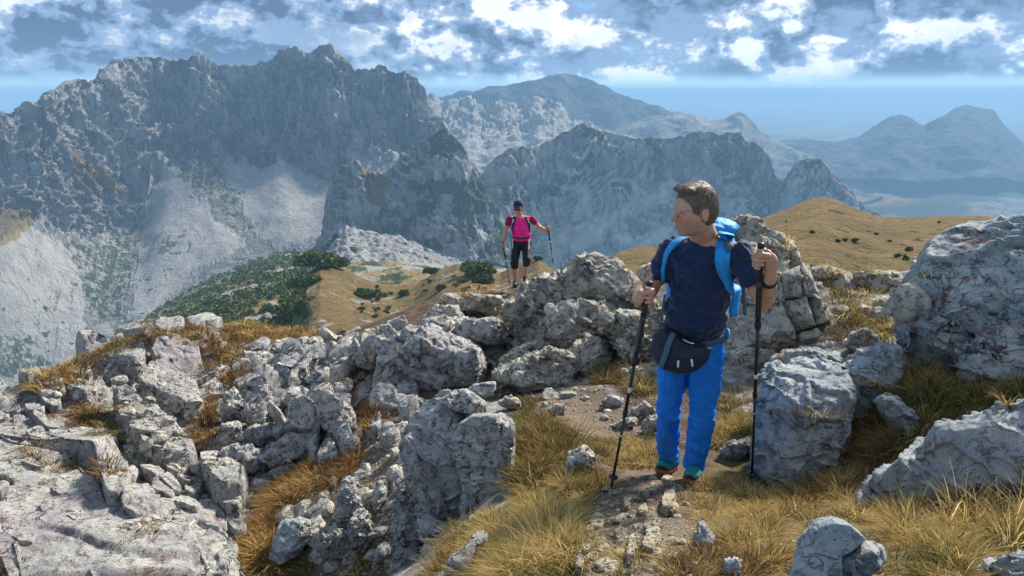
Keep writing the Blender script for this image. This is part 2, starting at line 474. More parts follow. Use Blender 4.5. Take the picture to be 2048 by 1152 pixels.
def fold_zone(V, N, px, py, tt):
    z = zones(px.shape); wp = fbm(V / 55.0, 4) * 30 + fbm(V / 15., 2) * 8
    s = fold_field(V, px, py) / 2.4
    band = smooth(np.sin(s), 0.25, 0.8) * smooth(fbm(V / 70. + 7, 3), -0.25, 0.1)
    z[..., 3] = 0.85 * band * (1 - smooth(px, 1280, 1440)) * smooth(fbm(V / 28. + 4, 3), -0.2, 0.15)
    z[..., 1] = 0.60 * smooth(fbm(V / 50.0 + 3, 5, 0.6) - 0.25 * band, -0.02, 0.22)
    paint(z, 0, px, py, [[(1090, 470), (1180, 440), (1260, 395), (1330, 375), (1340, 400), (1270, 430), (1160, 500), (1090, 520)], [(1230, 470), (1290, 455), (1340, 450), (1340, 490), (1240, 495)], [(1150, 370), (1180, 380), (1185, 430), (1150, 440)]], 8, 1.0, wp)
    z[..., 1] *= 1 - z[..., 0]
    return z
layer('mountain', 880, 1850, 520, [(fold_foot, [(880, 1130), (1200, 1240), (1500, 1220), (1850, 1120)]), (fold_ridge, [(880, 1250), (960, 1330), (1160, 1400), (1480, 1380), (1560, 1330), (1640, 1290), (1850, 1260)])], [170], LIMEY, fold_disp, fold_zone, back=(0.2, 0.6))

# --- pinnacles and pale karst plateau -----------------------------------------
karst_ridge = [(780, 250), (840, 205), (865, 192), (885, 203), (905, 205), (920, 200), (935, 192), (950, 200), (962, 212), (985, 207), (1005, 204), (1025, 210), (1045, 218), (1065, 208), (1078, 198), (1092, 203), (1108, 200), (1125, 220), (1142, 238), (1180, 255), (1240, 275), (1300, 290)]
karst_foot = [(780, 360), (950, 365), (1100, 330), (1300, 320)]
def karst_disp(V, N, px, py, tt):
    up = smooth(tt, 0.3, 0.95)
    return (ridged(V / np.array([70., 70., 160.]), 4, 0.6) - 0.5) * 75 * up * (1 - 0.4 * smooth(tt, 0.9, 1)) + fbm(V / 60.0, 4) * 20
def karst_zone(V, N, px, py, tt):
    z = zones(px.shape)
    z[..., 0] = 0.85 * (1 - smooth(tt, 0.5, 0.95)); z[..., 3] = 0.8
    z[..., 2] = 0.55 * smooth(fbm(V / 120., 4), 0.05, 0.3) * (1 - smooth(tt, .4, .7))
    z[..., 1] = 0.5 * smooth(fbm(V / 90. + 5, 4), 0.15, 0.3)
    return z
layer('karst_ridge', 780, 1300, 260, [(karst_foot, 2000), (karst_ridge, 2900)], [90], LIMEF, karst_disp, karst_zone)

# --- grassy hills in the middle distance ---------------------------------------
mid_ridge = [(1100, 300), (1180, 270), (1230, 258), (1280, 244), (1310, 232), (1335, 223), (1362, 224), (1390, 226), (1420, 236), (1450, 232), (1475, 222), (1490, 225), (1503, 240), (1520, 262), (1545, 280), (1600, 305), (1680, 345), (1760, 385), (1800, 400)]
mid_foot = [(1100, 370), (1400, 380), (1600, 395), (1800, 410)]
def soft_disp(a, L):
    return lambda V, N, px, py, tt: (ridged(V / L, 4, 0.5) - 0.5) * a * (1 - 0.5 * smooth(tt, 0.8, 1.0)) + fbm(V / (L * 0.2), 3) * a * 0.12
def mid_zone(V, N, px, py, tt):
    z = zones(px.shape)
    z[..., 2] = 0.75 * smooth(fbm(V / 300. + 5, 4), -0.2, 0.25)
    z[..., 1] = 0.62 * smooth(fbm(V / 220. + 1, 5), 0.05, 0.25)
    z[..., 0] = 0.7 * smooth(fbm(V / 200. + 9, 4), 0.15, 0.35)
    return z
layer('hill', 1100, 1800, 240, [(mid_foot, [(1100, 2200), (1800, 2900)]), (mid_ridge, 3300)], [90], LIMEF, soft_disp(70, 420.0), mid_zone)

# --- flat topped blue mountain ---------------------------------------------------
table_ridge = [(760, 230), (860, 196), (900, 195), (945, 186), (965, 178), (985, 172), (1000, 165), (1030, 162), (1052, 158), (1075, 155), (1110, 152), (1150, 154), (1170, 155), (1190, 160), (1215, 172), (1240, 185), (1262, 196), (1285, 202), (1300, 206), (1320, 218), (1360, 240), (1420, 262)]
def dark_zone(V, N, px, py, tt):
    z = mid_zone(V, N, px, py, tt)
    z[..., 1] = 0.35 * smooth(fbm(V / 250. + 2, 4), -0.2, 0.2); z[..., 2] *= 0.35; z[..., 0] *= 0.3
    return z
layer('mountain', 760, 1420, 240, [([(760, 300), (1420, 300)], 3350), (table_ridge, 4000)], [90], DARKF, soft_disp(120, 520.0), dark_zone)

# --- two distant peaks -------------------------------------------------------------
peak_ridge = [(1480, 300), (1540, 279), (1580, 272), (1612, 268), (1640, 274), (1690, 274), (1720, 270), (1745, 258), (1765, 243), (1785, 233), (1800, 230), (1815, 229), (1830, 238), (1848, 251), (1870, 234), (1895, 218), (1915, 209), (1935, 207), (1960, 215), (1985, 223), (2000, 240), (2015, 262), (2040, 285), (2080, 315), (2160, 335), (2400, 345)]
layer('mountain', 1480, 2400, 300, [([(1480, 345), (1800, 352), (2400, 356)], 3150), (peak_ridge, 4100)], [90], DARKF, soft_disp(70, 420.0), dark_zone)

# --- plain to the horizon -----------------------------------------------------------
def make_plain():
    az = np.radians(np.linspace(-62, 62, 240))
    r = np.geomspace(1700, 60000, 170)
    A, Rr = np.meshgrid(az, r)
    X = Rr * np.sin(A); Yv = Rr * np.cos(A)
    P = np.stack([X, Yv, 0 * X], -1)
    Z = -440 + (ridged(P / 1100.0, 4) - 0.55) * 150 * smooth(Rr, 1700, 3000) * (1 - 0.3 * smooth(Rr, 9000, 20000)) + fbm(P / 4200.0 + 3, 3) * 150 * smooth(Rr, 7000, 14000)
    V = np.stack([X, Yv, Z], -1)
    z = zones(X.shape)
    z[..., 2] = 0.75 * smooth(fbm(P / 700. + 5, 4), -0.25, 0.2)
    z[..., 1] = 0.70 * smooth(fbm(P / np.array([700., 420., 1]) + 1, 5), -0.05, 0.2)
    z[..., 0] = 0.0
    ob = mesh_obj('plain', V.reshape(-1, 3), grid_faces(*X.shape), LIMEF, attr={'zone': z.reshape(-1, 4)})
    ob['kind'] = 'structure'
make_plain()

# --- near flank of our own ridge: green scrub falling to the valley ------------------
def flank_disp(V, N, px, py, tt):
    bush = smooth(fbm(V / 6.0, 3), 0.0, 0.3) * 1.6
    return fbm(V / 60.0, 4) * 9 * smooth(tt, 0, 0.3) + bush * (1 - smooth(V[..., 1], 500, 900))
def flank_zone(V, N, px, py, tt):
    z = zones(px.shape); wp = fbm(V / 45.0, 4)
    z[..., 1] = 0.8 * smooth(fbm(V / 38.0 + 2, 5, 0.6) + 0.06 - 0.3 * smooth(py, 530, 470), -0.02, 0.2)
    z[..., 2] = 0.75 * smooth(wp, -0.15, 0.15)
    z[..., 0] = 0.8
    paint(z, 0, px, py, [[(455, 600), (475, 590), (470, 650), (460, 660)]], 3, 1.0)
    return z
layer('slope', -300, 1150, 420, [([(-300, 1000), (0, 850), (300, 740), (600, 720), (900, 690), (1150, 640)], [(-300, 160), (1150, 160)]), ([(-300, 860), (0, 790), (90, 752), (160, 715), (255, 656), (355, 598), (455, 545), (540, 508), (650, 500), (860, 520), (1150, 560)], [(-300, 690), (0, 760), (150, 820), (350, 950), (540, 1080), (760, 1020), (1150, 960)])], [260], HILLM, flank_disp, flank_zone, back=(0.1, 0.3), nback=6)

# --- boulder strewn mound in the valley ----------------------------------------------
mound_ridge = [(600, 512), (640, 500), (655, 478), (675, 458), (692, 450), (715, 456), (745, 462), (775, 470), (800, 475), (830, 480), (845, 492), (880, 512), (930, 530)]
def mound_disp(V, N, px, py, tt):
    f1, f2, _ = worley(V / 7.0)
    return (0.5 - f1.reshape(px.shape)) * 5.0 + fbm(V / 30., 3) * 6
def mound_zone(V, N, px, py, tt):
    z = zones(px.shape)
    z[..., 3] = 0.9; z[..., 0] = 0.5
    z[..., 1] = 0.8 * smooth(fbm(V / 16., 4) + 0.3 * smooth(px, 690, 650), 0.18, 0.3)
    return z
layer('scree_mound', 600, 930, 220, [([(600, 545), (760, 545), (930, 560)], 690), (mound_ridge, 800)], [90], LIMEY, mound_disp, mound_zone)

# --- golden grassy hills ---------------------------------------------------------------
def gold_zone_c(V, N, px, py, tt):
    z = zones(px.shape); wp = fbm(V / 14.0, 4) * 10
    z[..., 2] = 1.0
    paint(z, 1, px, py, [[(560, 700), (600, 640), (618, 590), (628, 640), (615, 720)]], 6, 0.8, wp)
    spots = smooth(fbm(V / 4.5, 3), 0.24, 0.34) * smooth(px, 700, 800)
    z[..., 1] = np.maximum(z[..., 1], spots * 0.5)
    z[..., 0] = 0.7 * smooth(fbm(V / 9. + 3, 3), 0.2, 0.34)
    z[..., 2] *= 1 - 0.8 * smooth(fbm(V / 9. + 3, 3), 0.2, 0.34)
    return z
gold_c = [(540, 720), (580, 660), (598, 590), (612, 550), (640, 521), (665, 526), (690, 535), (720, 552), (750, 564), (790, 571), (830, 566), (855, 552), (880, 536), (915, 527), (945, 528), (975, 538), (1000, 545), (1030, 530), (1060, 516), (1078, 511), (1100, 528), (1140, 552), (1200, 570)]
layer('grassy_hill', 540, 1200, 330, [([(540, 740), (600, 760), (760, 740), (1000, 700), (1200, 680)], 110), (gold_c, [(540, 200), (640, 270), (880, 250), (1080, 200), (1200, 190)])], [140], HILLM, lambda V, N, px, py, tt: fbm(V / 30.0, 4) * 3.0 * (1 - 0.6 * smooth(tt, 0.85, 1)) + fbm(V / 4.0, 2) * 0.25, gold_zone_c)
gold_r = [(1150, 560), (1200, 522), (1240, 496), (1290, 486), (1340, 492), (1400, 490), (1470, 466), (1520, 440), (1560, 420), (1595, 405), (1620, 396), (1645, 392), (1670, 397), (1700, 410), (1735, 424), (1765, 432), (1830, 431), (1900, 428), (1970, 430), (2000, 436), (2030, 448), (2100, 475), (2400, 560)]
def gold_zone_r(V, N, px, py, tt):
    z = zones(px.shape)
    z[..., 2] = 1.0
    z[..., 1] = 0.9 * smooth(fbm(V / 3.2, 3), 0.30, 0.38) + 0.45 * smooth(px + fbm(V / 20., 3) * 120, 1680, 1860) * smooth(py, 440, 520)  # lower right term: cloud shade put into the colour through the scrub channel
    return z
layer('grassy_hill', 1150, 2400, 380, [([(1150, 640), (1500, 640), (1800, 620), (2400, 680)], [(1150, 40), (2400, 48)]), (gold_r, [(1150, 110), (1290, 140), (1500, 170), (1645, 230), (1760, 235), (2000, 210), (2400, 180)])], [150], HILLM, lambda V, N, px, py, tt: fbm(V / 40.0, 4) * 4.0 * (1 - 0.6 * smooth(tt, 0.85, 1)) * smooth(tt, 0, 0.3) + fbm(V / 3.0, 2) * 0.16, gold_zone_r)

# --- air ---------------------------------------------------------------------------------
def make_haze():
    x0, x1, y0, y1, z0, z1 = -62000, 62000, -3000, 62500, -760, 6.0 + max(max(v.co.z for v in o.data.vertices) for o in COL.objects if o.type == 'MESH')
    V = [(x, y, z) for z in (z0, z1) for y in (y0, y1) for x in (x0, x1)]
    Fc = [(0, 2, 3, 1), (4, 5, 7, 6), (0, 1, 5, 4), (2, 6, 7, 3), (0, 4, 6, 2), (1, 3, 7, 5)]
    m, t = new_mat('haze_air')
    v = t.n('ShaderNodeVolumePrincipled', {'Color': (0.36, 0.64, 0.97, 1), 'Density': 0.00016, 'Anisotropy': 0.0})
    t.n('ShaderNodeOutputMaterial', {'Volume': v})
    o = mesh_obj('haze', V, Fc, m, smooth_shade=False)
    o['kind'] = 'stuff'; o['label'] = 'pale blue haze filling the air over the valleys'; o['category'] = 'haze'
make_haze()
# ------------------------------------------------------------------ foreground ridge: ground
CTRL = [(1200, 1150, 2.1), (1300, 1050, 2.9), (1330, 960, 4.15), (1200, 900, 4.9), (1200, 830, 6.0), (1130, 790, 6.8), (1080, 700, 9.2), (1020, 640, 11.5), (1035, 588, 13.6), (870, 602, 13.3),
        (800, 800, 8.0), (900, 650, 9.8), (1080, 850, 4.9), (1050, 1000, 3.7), (1050, 1100, 2.7), (900, 1150, 2.75), (960, 1130, 2.6), (700, 1140, 5.0), (650, 900, 7.0), (600, 1000, 6.0), (480, 1100, 5.5), (750, 820, 7.8), (830, 1100, 4.75), (800, 1000, 5.3),
        (100, 1050, 5.4), (100, 850, 7.5), (0, 1150, 4.6), (470, 1000, 6.6), (300, 1000, 6.2), (300, 900, 7.4), (300, 665, 11), (500, 650, 11.5), (650, 668, 11.5), (100, 748, 9.5), (0, 795, 8.5), (450, 800, 9), (600, 760, 9.5), (400, 700, 10.3), (750, 690, 10.2),
        (1450, 940, 4.1), (1560, 985, 3.85), (1620, 1010, 3.5), (1650, 900, 4.3), (1750, 800, 4.3), (1700, 1100, 2.4), (1950, 1050, 2.5), (1900, 830, 3.9), (1850, 1130, 2.1), (2040, 1140, 2.0), (1400, 860, 5.2), (1450, 800, 6.3), (1700, 690, 6.8), (1700, 580, 8.7), (1820, 560, 8.8), (1600, 560, 8.6), (1300, 780, 6.6), (1250, 660, 8.4), (1180, 580, 9.2), (1480, 560, 8.4), (2048, 700, 4.6), (1350, 560, 9.2)]
_c = np.array([pix(*c) for c in CTRL])
_extra = [(0, 0, 0.72), (-0.6, 0.6, 0.6), (0.7, 0.6, 0.8), (0, -2, 0.9), (2, 0, 0.9), (4, 3, 1.0), (5, 5.5, 0.9), (3, -2, 1.0), (6, 2, 0.9),
          (-2, 0, -0.3), (-3.2, 2.5, -1.0), (-5, 2, -1.2), (-4, -2, -1.0), (-8, 4, -1.8),
          (-8, 12.5, -3.4), (-5, 13.5, -3.2), (-2.5, 14.5, -3.6), (-10, 9.5, -3.0), (-6.8, 10.2, -1.9), (-0.6, 15.5, -2.6), (-3, 18, -7), (-9, 17, -8), (0, 19, -6), (1.6, 14, -2.0), (1.0, 11.0, -1.3),
          (3.4, 11.5, -1.2), (6, 11.5, -1.1), (8.5, 9, -0.3), (9, 14, -4), (4, 16, -5), (8, 5, 0.8), (12, 22, -9), (5, 24, -10), (-6, 24, -11), (-14, 20, -10), (-14, 8, -4.5), (14, 8, -1.5), (-12, 2, -3)]
_c = np.concatenate([_c, np.array(_extra, float)])
def _tps(r2):
    return 0.5 * r2 * np.log(r2 + 1e-9)
_n = len(_c)
_K = _tps(((_c[:, None, :2] - _c[None, :, :2]) ** 2).sum(-1)) + 0.05 * np.eye(_n)
_Pm = np.concatenate([np.ones((_n, 1)), _c[:, :2]], 1)
_A = np.block([[_K, _Pm], [_Pm.T, np.zeros((3, 3))]])
_W = np.linalg.solve(_A, np.concatenate([_c[:, 2], np.zeros(3)]))
def zg(x, y):
    x = np.asarray(x, float); y = np.asarray(y, float)
    out = _W[_n] + _W[_n + 1] * x + _W[_n + 2] * y
    sh = out.shape
    xf, yf = x.ravel(), y.ravel(); acc = np.zeros(xf.shape)
    for k in range(_n):
        acc += _W[k] * _tps((xf - _c[k, 0]) ** 2 + (yf - _c[k, 1]) ** 2)
    return out + acc.reshape(sh)

def gz(x, y):
    """ground height with its larger lumps"""
    Z = zg(x, y); P = np.stack([x, y, Z], -1)
    return Z + fbm(P / 0.9, 4) * 0.10

def ground_Y(px, py, lo=1.6, hi=18.0):
    """distance at which the ray of a pixel first meets the ground"""
    Ys = np.geomspace(lo, hi, 380)
    P = pix(np.full(380, px), np.full(380, py), Ys)
    below = P[:, 2] < gz(P[:, 0], P[:, 1])
    k = np.argmax(below)
    return float(Ys[k]) if below.any() else None

def rock_material(name, dark, mid, pale, lichen=None, lichen_amt=0.0, crack_scale=5.0, tint=None, crack_amt=1.0):
    m, t = new_mat(name)
    tcn = t.n('ShaderNodeTexCoord'); geo = t.n('ShaderNodeNewGeometry'); oi = t.n('ShaderNodeObjectInfo')
    off = t.n('ShaderNodeVectorMath', {0: (oi, 5), 1: (37.0, 19.0, 53.0)}, operation='MULTIPLY')
    pos = t.n('ShaderNodeVectorMath', {0: (geo, 0), 1: (off, 0)}, operation='ADD')
    wn = t.noise((pos, 0), 4.0, 4.0, 0.6)
    wv = t.n('ShaderNodeVectorMath', {0: (wn, 1), 1: (0.5, 0.5, 0.5)}, operation='SUBTRACT')
    wv = t.n('ShaderNodeVectorMath', {0: (wv, 0), 1: (0.42, 0.42, 0.42)}, operation='MULTIPLY')
    wp = t.n('ShaderNodeVectorMath', {0: (pos, 0), 1: (wv, 0)}, operation='ADD')
    n1 = t.noise((pos, 0), 2.6, 6.0, 0.6)
    n2 = t.noise((pos, 0), 13.0, 8.0, 0.68)
    n3 = t.noise((pos, 0), 62.0, 6.0, 0.7)
    n4 = t.noise((pos, 0), 30.0, 4.0, 0.6)
    c = t.mix(t.ramp((n1, 0), 0.34, 0.66), mid, pale)
    c = t.mix(t.math('MULTIPLY', t.ramp((n2, 0), 0.47, 0.66), 0.75), mo(c), dark)
    c = t.mix(t.math('MULTIPLY', t.ramp((n4, 0), 0.58, 0.70), 0.6), mo(c), tuple(min(1, x * 1.25) for x in pale))
    c = t.mix(t.math('MULTIPLY', t.ramp((n3, 0), 0.58, 0.70), 0.7), mo(c), tuple(x * 0.5 for x in dark))
    n8 = t.noise((pos, 0), 3.7, 7.0, 0.68)
    c = t.mix(t.math('MULTIPLY', t.ramp((n8, 0), 0.53, 0.68), 0.55), mo(c), (0.21, 0.165, 0.115))
    if tint:
        n5 = t.noise((pos, 0), 1.7, 3.0, 0.5)
        c = t.mix(t.math('MULTIPLY', t.ramp((n5, 0), 0.45, 0.65), 0.6), mo(c), tint)
    if lichen:
        n6 = t.noise((wp, 0), 6.5, 6.0, 0.65)
        c = t.mix(t.math('MULTIPLY', t.ramp((n6, 0), 0.575, 0.63), lichen_amt), mo(c), lichen)
    flat = t.n('ShaderNodeVectorMath', {0: (wp, 0), 1: (0.75, 1.0, 2.3)}, operation='MULTIPLY')
    vo = t.n('ShaderNodeTexVoronoi', {'Vector': (flat, 0), 'Scale': crack_scale, 'Randomness': 1.0}, feature='DISTANCE_TO_EDGE')
    gate = t.ramp((n1, 0), 0.47, 0.60)
    cw = t.math('MULTIPLY', t.math('SUBTRACT', 1.0, t.ramp((vo, 0), 0.004, 0.035)), gate)
    vo2 = t.n('ShaderNodeTexVoronoi', {'Vector': (flat, 0), 'Scale': crack_scale * 3.3}, feature='DISTANCE_TO_EDGE')
    cw2 = t.math('MULTIPLY', t.math('SUBTRACT', 1.0, t.ramp((vo2, 0), 0.005, 0.06)), t.ramp((n2, 0), 0.50, 0.60))
    cracks = t.math('MULTIPLY', t.math('MAXIMUM', cw, t.math('MULTIPLY', cw2, 0.75)), crack_amt)
    pit = t.n('ShaderNodeTexVoronoi', {'Vector': (wp, 0), 'Scale': 34.0})
    pits = t.math('MULTIPLY', t.math('SUBTRACT', 1.0, t.ramp((pit, 0), 0.10, 0.30)), t.ramp((n4, 0), 0.50, 0.60))
    c = t.mix(t.math('MULTIPLY', cracks, 0.85), mo(c), (0.035, 0.032, 0.03))
    c = t.mix(t.math('MULTIPLY', pits, 0.7), mo(c), (0.05, 0.047, 0.045))
    h = t.math('ADD', t.math('MULTIPLY', (n2, 0), 1.1), t.math('MULTIPLY', (n3, 0), 0.45))
    h = t.math('SUBTRACT', h, t.math('MULTIPLY', cracks, 0.9))
    h = t.math('SUBTRACT', h, t.math('MULTIPLY', pits, 0.5))
    b = t.n('ShaderNodeBump', {'Height': h, 'Strength': 1.0, 'Distance': 0.026})
    p = t.n('ShaderNodeBsdfPrincipled', {'Base Color': mo(c), 'Roughness': 0.92, 'Specular IOR Level': 0.15, 'Normal': b})
    t.n('ShaderNodeOutputMaterial', {0: p})
    return m
ROCK = rock_material('grey_limestone', (0.14, 0.14, 0.15), (0.33, 0.33, 0.335), (0.52, 0.505, 0.475), (0.24, 0.10, 0.05), 0.25)
ROCKW = rock_material('warm_limestone', (0.15, 0.14, 0.125), (0.39, 0.365, 0.32), (0.56, 0.53, 0.46), (0.27, 0.15, 0.06), 0.3, 6.5)
ROCKL = rock_material('lichened_limestone', (0.10, 0.11, 0.13), (0.31, 0.335, 0.36), (0.54, 0.56, 0.55), (0.27, 0.075, 0.05), 0.7, 4.0, tint=(0.27, 0.36, 0.36), crack_amt=0.65)
ROCKB = rock_material('bluish_limestone', (0.10, 0.11, 0.13), (0.30, 0.325, 0.35), (0.52, 0.54, 0.54), None, 0.0, 4.0, tint=(0.27, 0.33, 0.35), crack_amt=0.5)
ROCKG = rock_material('slab_limestone', (0.13, 0.13, 0.135), (0.31, 0.305, 0.305), (0.47, 0.465, 0.41), (0.16, 0.06, 0.05), 0.5, 3.4, tint=(0.27, 0.235, 0.26))

def ground_material():
    m, t = new_mat('mountain_soil')
    geo = t.n('ShaderNodeNewGeometry')
    n1 = t.noise((geo, 0), 1.6, 5.0, 0.6)
    n2 = t.noise((geo, 0), 9.0, 6.0, 0.65)
    n3 = t.noise((geo, 0), 70.0, 4.0, 0.7)
    zone = t.n('ShaderNodeVertexColor', None, layer_name='zone')
    sp = t.n('ShaderNodeSeparateColor', {0: (zone, 0)})
    c = t.mix(t.ramp((n2, 0), 0.35, 0.65), (0.06, 0.042, 0.030), (0.13, 0.092, 0.064))
    c = t.mix(t.math('MULTIPLY', (sp, 0), t.ramp((n1, 0), 0.3, 0.5)), mo(c), (0.17, 0.125, 0.09))
    gr = t.mix(t.ramp((n3, 0), 0.4, 0.65), (0.10, 0.075, 0.03), (0.20, 0.15, 0.06))
    c = t.mix((sp, 1), mo(c), mo(gr))
    rk = t.mix(t.ramp((n2, 0), 0.36, 0.64), (0.13, 0.125, 0.12), (0.36, 0.35, 0.325))
    c = t.mix(t.math('MULTIPLY', (sp, 2), t.ramp((n1, 0), 0.36, 0.52)), mo(c), mo(rk))
    vo = t.n('ShaderNodeTexVoronoi', {'Vector': (geo, 0), 'Scale': 42.0})
    wn = t.n('ShaderNodeTexWhiteNoise', {0: (vo, 1)}, noise_dimensions='3D')
    peb = t.math('MULTIPLY', t.math('SUBTRACT', 1.0, t.ramp((vo, 0), 0.20, 0.34)), t.ramp((wn, 0), 0.55, 0.6))
    peb = t.math('MULTIPLY', peb, t.ramp((n2, 0), 0.42, 0.55))
    c = t.mix(peb, mo(c), t.mix((wn, 0), (0.20, 0.18, 0.16), (0.44, 0.40, 0.34)))
    h = t.math('ADD', t.math('ADD', (n2, 0), t.math('MULTIPLY', (n3, 0), 0.4)), t.math('MULTIPLY', peb, 0.6))
    b = t.n('ShaderNodeBump', {'Height': h, 'Strength': 0.9, 'Distance': 0.03})
    p = t.n('ShaderNodeBsdfPrincipled', {'Base Color': mo(c), 'Roughness': 0.95, 'Specular IOR Level': 0.1, 'Normal': b})
    t.n('ShaderNodeOutputMaterial', {0: p})
    return m
SOIL = ground_material()

def make_ground():
    az = np.radians(np.linspace(-80, 80, 460)); r = np.geomspace(0.9, 30, 330)
    A, R = np.meshgrid(az, r)
    X = R * np.sin(A); Y = R * np.cos(A) - 0.6
    Z = zg(X, Y)
    P = np.stack([X, Y, Z], -1)
    Z = Z + fbm(P / 0.9, 4) * 0.10 + fbm(P / 0.16, 3) * 0.022 + (ridged(P / 0.35, 3) - 0.6) * 0.03
    V = np.stack([X, Y, Z], -1)
    px, py = to_pix(V)
    z = zones(X.shape)
    wp = fbm(P / 0.4, 3) * 40
    paint(z, 0, px, py, [[(1160, 1180), (1200, 960), (1300, 900), (1380, 940), (1400, 1180)], [(1060, 860), (1080, 780), (1180, 760), (1320, 860), (1200, 900)], [(520, 850), (780, 850), (800, 1100), (640, 1150), (560, 1000)], [(480, 700), (700, 680), (720, 800), (500, 800)]], 12, 1.0, wp)
    paint(z, 1, px, py, [[(1380, 1180), (1380, 960), (1480, 920), (1700, 780), (2100, 760), (2100, 1200)], [(880, 1200), (1020, 840), (1120, 830), (1200, 920), (1140, 1180)], [(60, 760), (300, 660), (620, 640), (760, 660), (500, 760), (250, 850)]], 14, 0.9, wp)
    paint(z, 2, px, py, [[(-200, 820), (100, 760), (300, 680), (560, 690), (780, 680), (830, 800), (760, 860), (640, 870), (500, 1000), (480, 1200), (-200, 1300)], [(780, 1200), (800, 900), (870, 790), (1020, 800), (1030, 980), (900, 1200)], [(990, 780), (1020, 600), (1200, 500), (1340, 560), (1340, 760), (1200, 770)], [(1420, 820), (1440, 440), (1600, 500), (1900, 520), (1800, 690), (1700, 700), (1500, 840)]], 14, 1.0, wp)
    ob = mesh_obj('ground', V.reshape(-1, 3), grid_faces(*X.shape), SOIL, attr={'zone': z.reshape(-1, 4)})
    ob['kind'] = 'structure'
    return ob
GROUND = make_ground()

# ------------------------------------------------------------------ rocks
_cs = {}
def cube_sphere(n):
    if n in _cs: return _cs[n]
    a = np.tan(np.linspace(-1, 1, n + 1) * math.pi / 4)
    U, W = np.meshgrid(a, a); one = np.ones_like(U)
    faces = [(one, U, W), (-one, W, U), (W, one, U), (U, -one, W), (U, W, one), (W, U, -one)]
    Vs, Fs = [], []
    base = 0
    for f in faces:
        Vs.append(np.stack(f, -1).reshape(-1, 3)); Fs.append(grid_faces(n + 1, n + 1) + base); base += (n + 1) ** 2
    V = np.concatenate(Vs); Fc = np.concatenate(Fs)
    key = np.round(V * 1e6).astype(np.int64)
    _, first, inv = np.unique(key, axis=0, return_index=True, return_inverse=True)
    V = V[first]; Fc = inv.ravel()[Fc]
    V = V / np.linalg.norm(V, axis=1)[:, None]
    _cs[n] = (V, Fc)
    return _cs[n]

def vnormals(V, Fc):
    q = V[Fc]
    fn = np.cross(q[:, 2] - q[:, 0], q[:, 3] - q[:, 1])
    N = np.zeros_like(V)
    for k in range(4):
        for a in range(3):
            N[:, a] += np.bincount(Fc[:, k], weights=fn[:, a], minlength=len(V))
    return N / (np.linalg.norm(N, axis=1)[:, None] + 1e-12)

def poly_radius(poly, c, th):
    """radius of a polygon round c for the angles th"""
    R = np.zeros(th.shape); d = np.stack([np.cos(th), np.sin(th)], -1)
    for p, q in zip(poly, np.roll(poly, -1, 0)):
        e = q - p; w0 = p - c
        den = d[:, 0] * e[1] - d[:, 1] * e[0]
        den = np.where(np.abs(den) < 1e-9, 1e-9, den)
        tt = (w0[0] * e[1] - w0[1] * e[0]) / den
        ss = (w0[0] * d[:, 1] - w0[1] * d[:, 0]) / den
        ok = (tt > 0) & (ss >= -1e-6) & (ss <= 1 + 1e-6)
        R = np.where(ok, np.maximum(R, tt), R)
    return R

BEDN = np.array([0.30, -0.22, 0.93]); BEDN = BEDN / np.linalg.norm(BEDN)
def roughen(V, Fc, size, rng, amp=1.0, crack=1.0, bed=None, fine=True, layers=1.0):
    off = rng.uniform(-50, 50, 3)
    N = vnormals(V, Fc)
    Q = V + off
    d = fbm(Q / (0.6 * size), 3) * 0.12 * size * amp + (ridged(Q / (0.30 * size), 3, 0.55) - 0.62) * 0.07 * size * amp
    V = V + N * d[:, None]
    if crack > 0:
        wv = np.stack([fbm(Q / (0.35 * size) + k * 7.7, 2) for k in range(3)], -1) * 0.16 * size
        B = (Q + wv) @ (bed.T if bed is not None else np.eye(3))
        f1, f2, ids = worley(B * np.array([0.8, 1, 2.1]) / (0.5 * size))
        e = f2 - f1
        V = V - N * ((1 - smooth(e, 0.0, 0.09)) * 0.065 * size * crack)[:, None]
        step = ((ids % 97) / 97.0 - 0.5) * 0.12 * size * crack
        V = V + N * (step * smooth(e, 0.0, 0.07))[:, None]
    if layers > 0:
        N = vnormals(V, Fc); lt = float(np.clip(size * 0.17, 0.035, 0.15))
        b = BEDN + rng.normal(size=3) * 0.10; b /= np.linalg.norm(b)
        hgt = (V @ b + fbm(Q / (0.9 * size), 3) * 0.16 * size) / lt
        hgt = hgt + 0.35 * np.sin(hgt * 0.9 + 1.0)
        fl = np.floor(hgt); fr = hgt - fl
        rnd = (_hash(fl.astype(np.int64), np.int64(3) + 0 * fl.astype(np.int64), np.int64(int(off[0] * 7)) + 0 * fl.astype(np.int64)) / 4095.0 - 0.5)
        side = 1 - np.abs(N @ b) ** 2
        patch = smooth(fbm(Q / (0.5 * size) + 11, 2), -0.25, 0.15)
        d = ((0.5 - fr) * 0.30 + rnd * 0.45 * smooth(fr, 0, 0.12) - 0.42 * (1 - smooth(np.minimum(fr, 1 - fr), 0.0, 0.13))) * lt * layers
        V = V + N * (d * side * patch)[:, None]
    if fine:
        N = vnormals(V, Fc)
        V = V + N * ((ridged((V + off) / 0.085, 3, 0.6) - 0.6) * 0.009 * min(1.0, size / 0.5) * (0.6 + 0.4 * amp))[:, None]
    return V

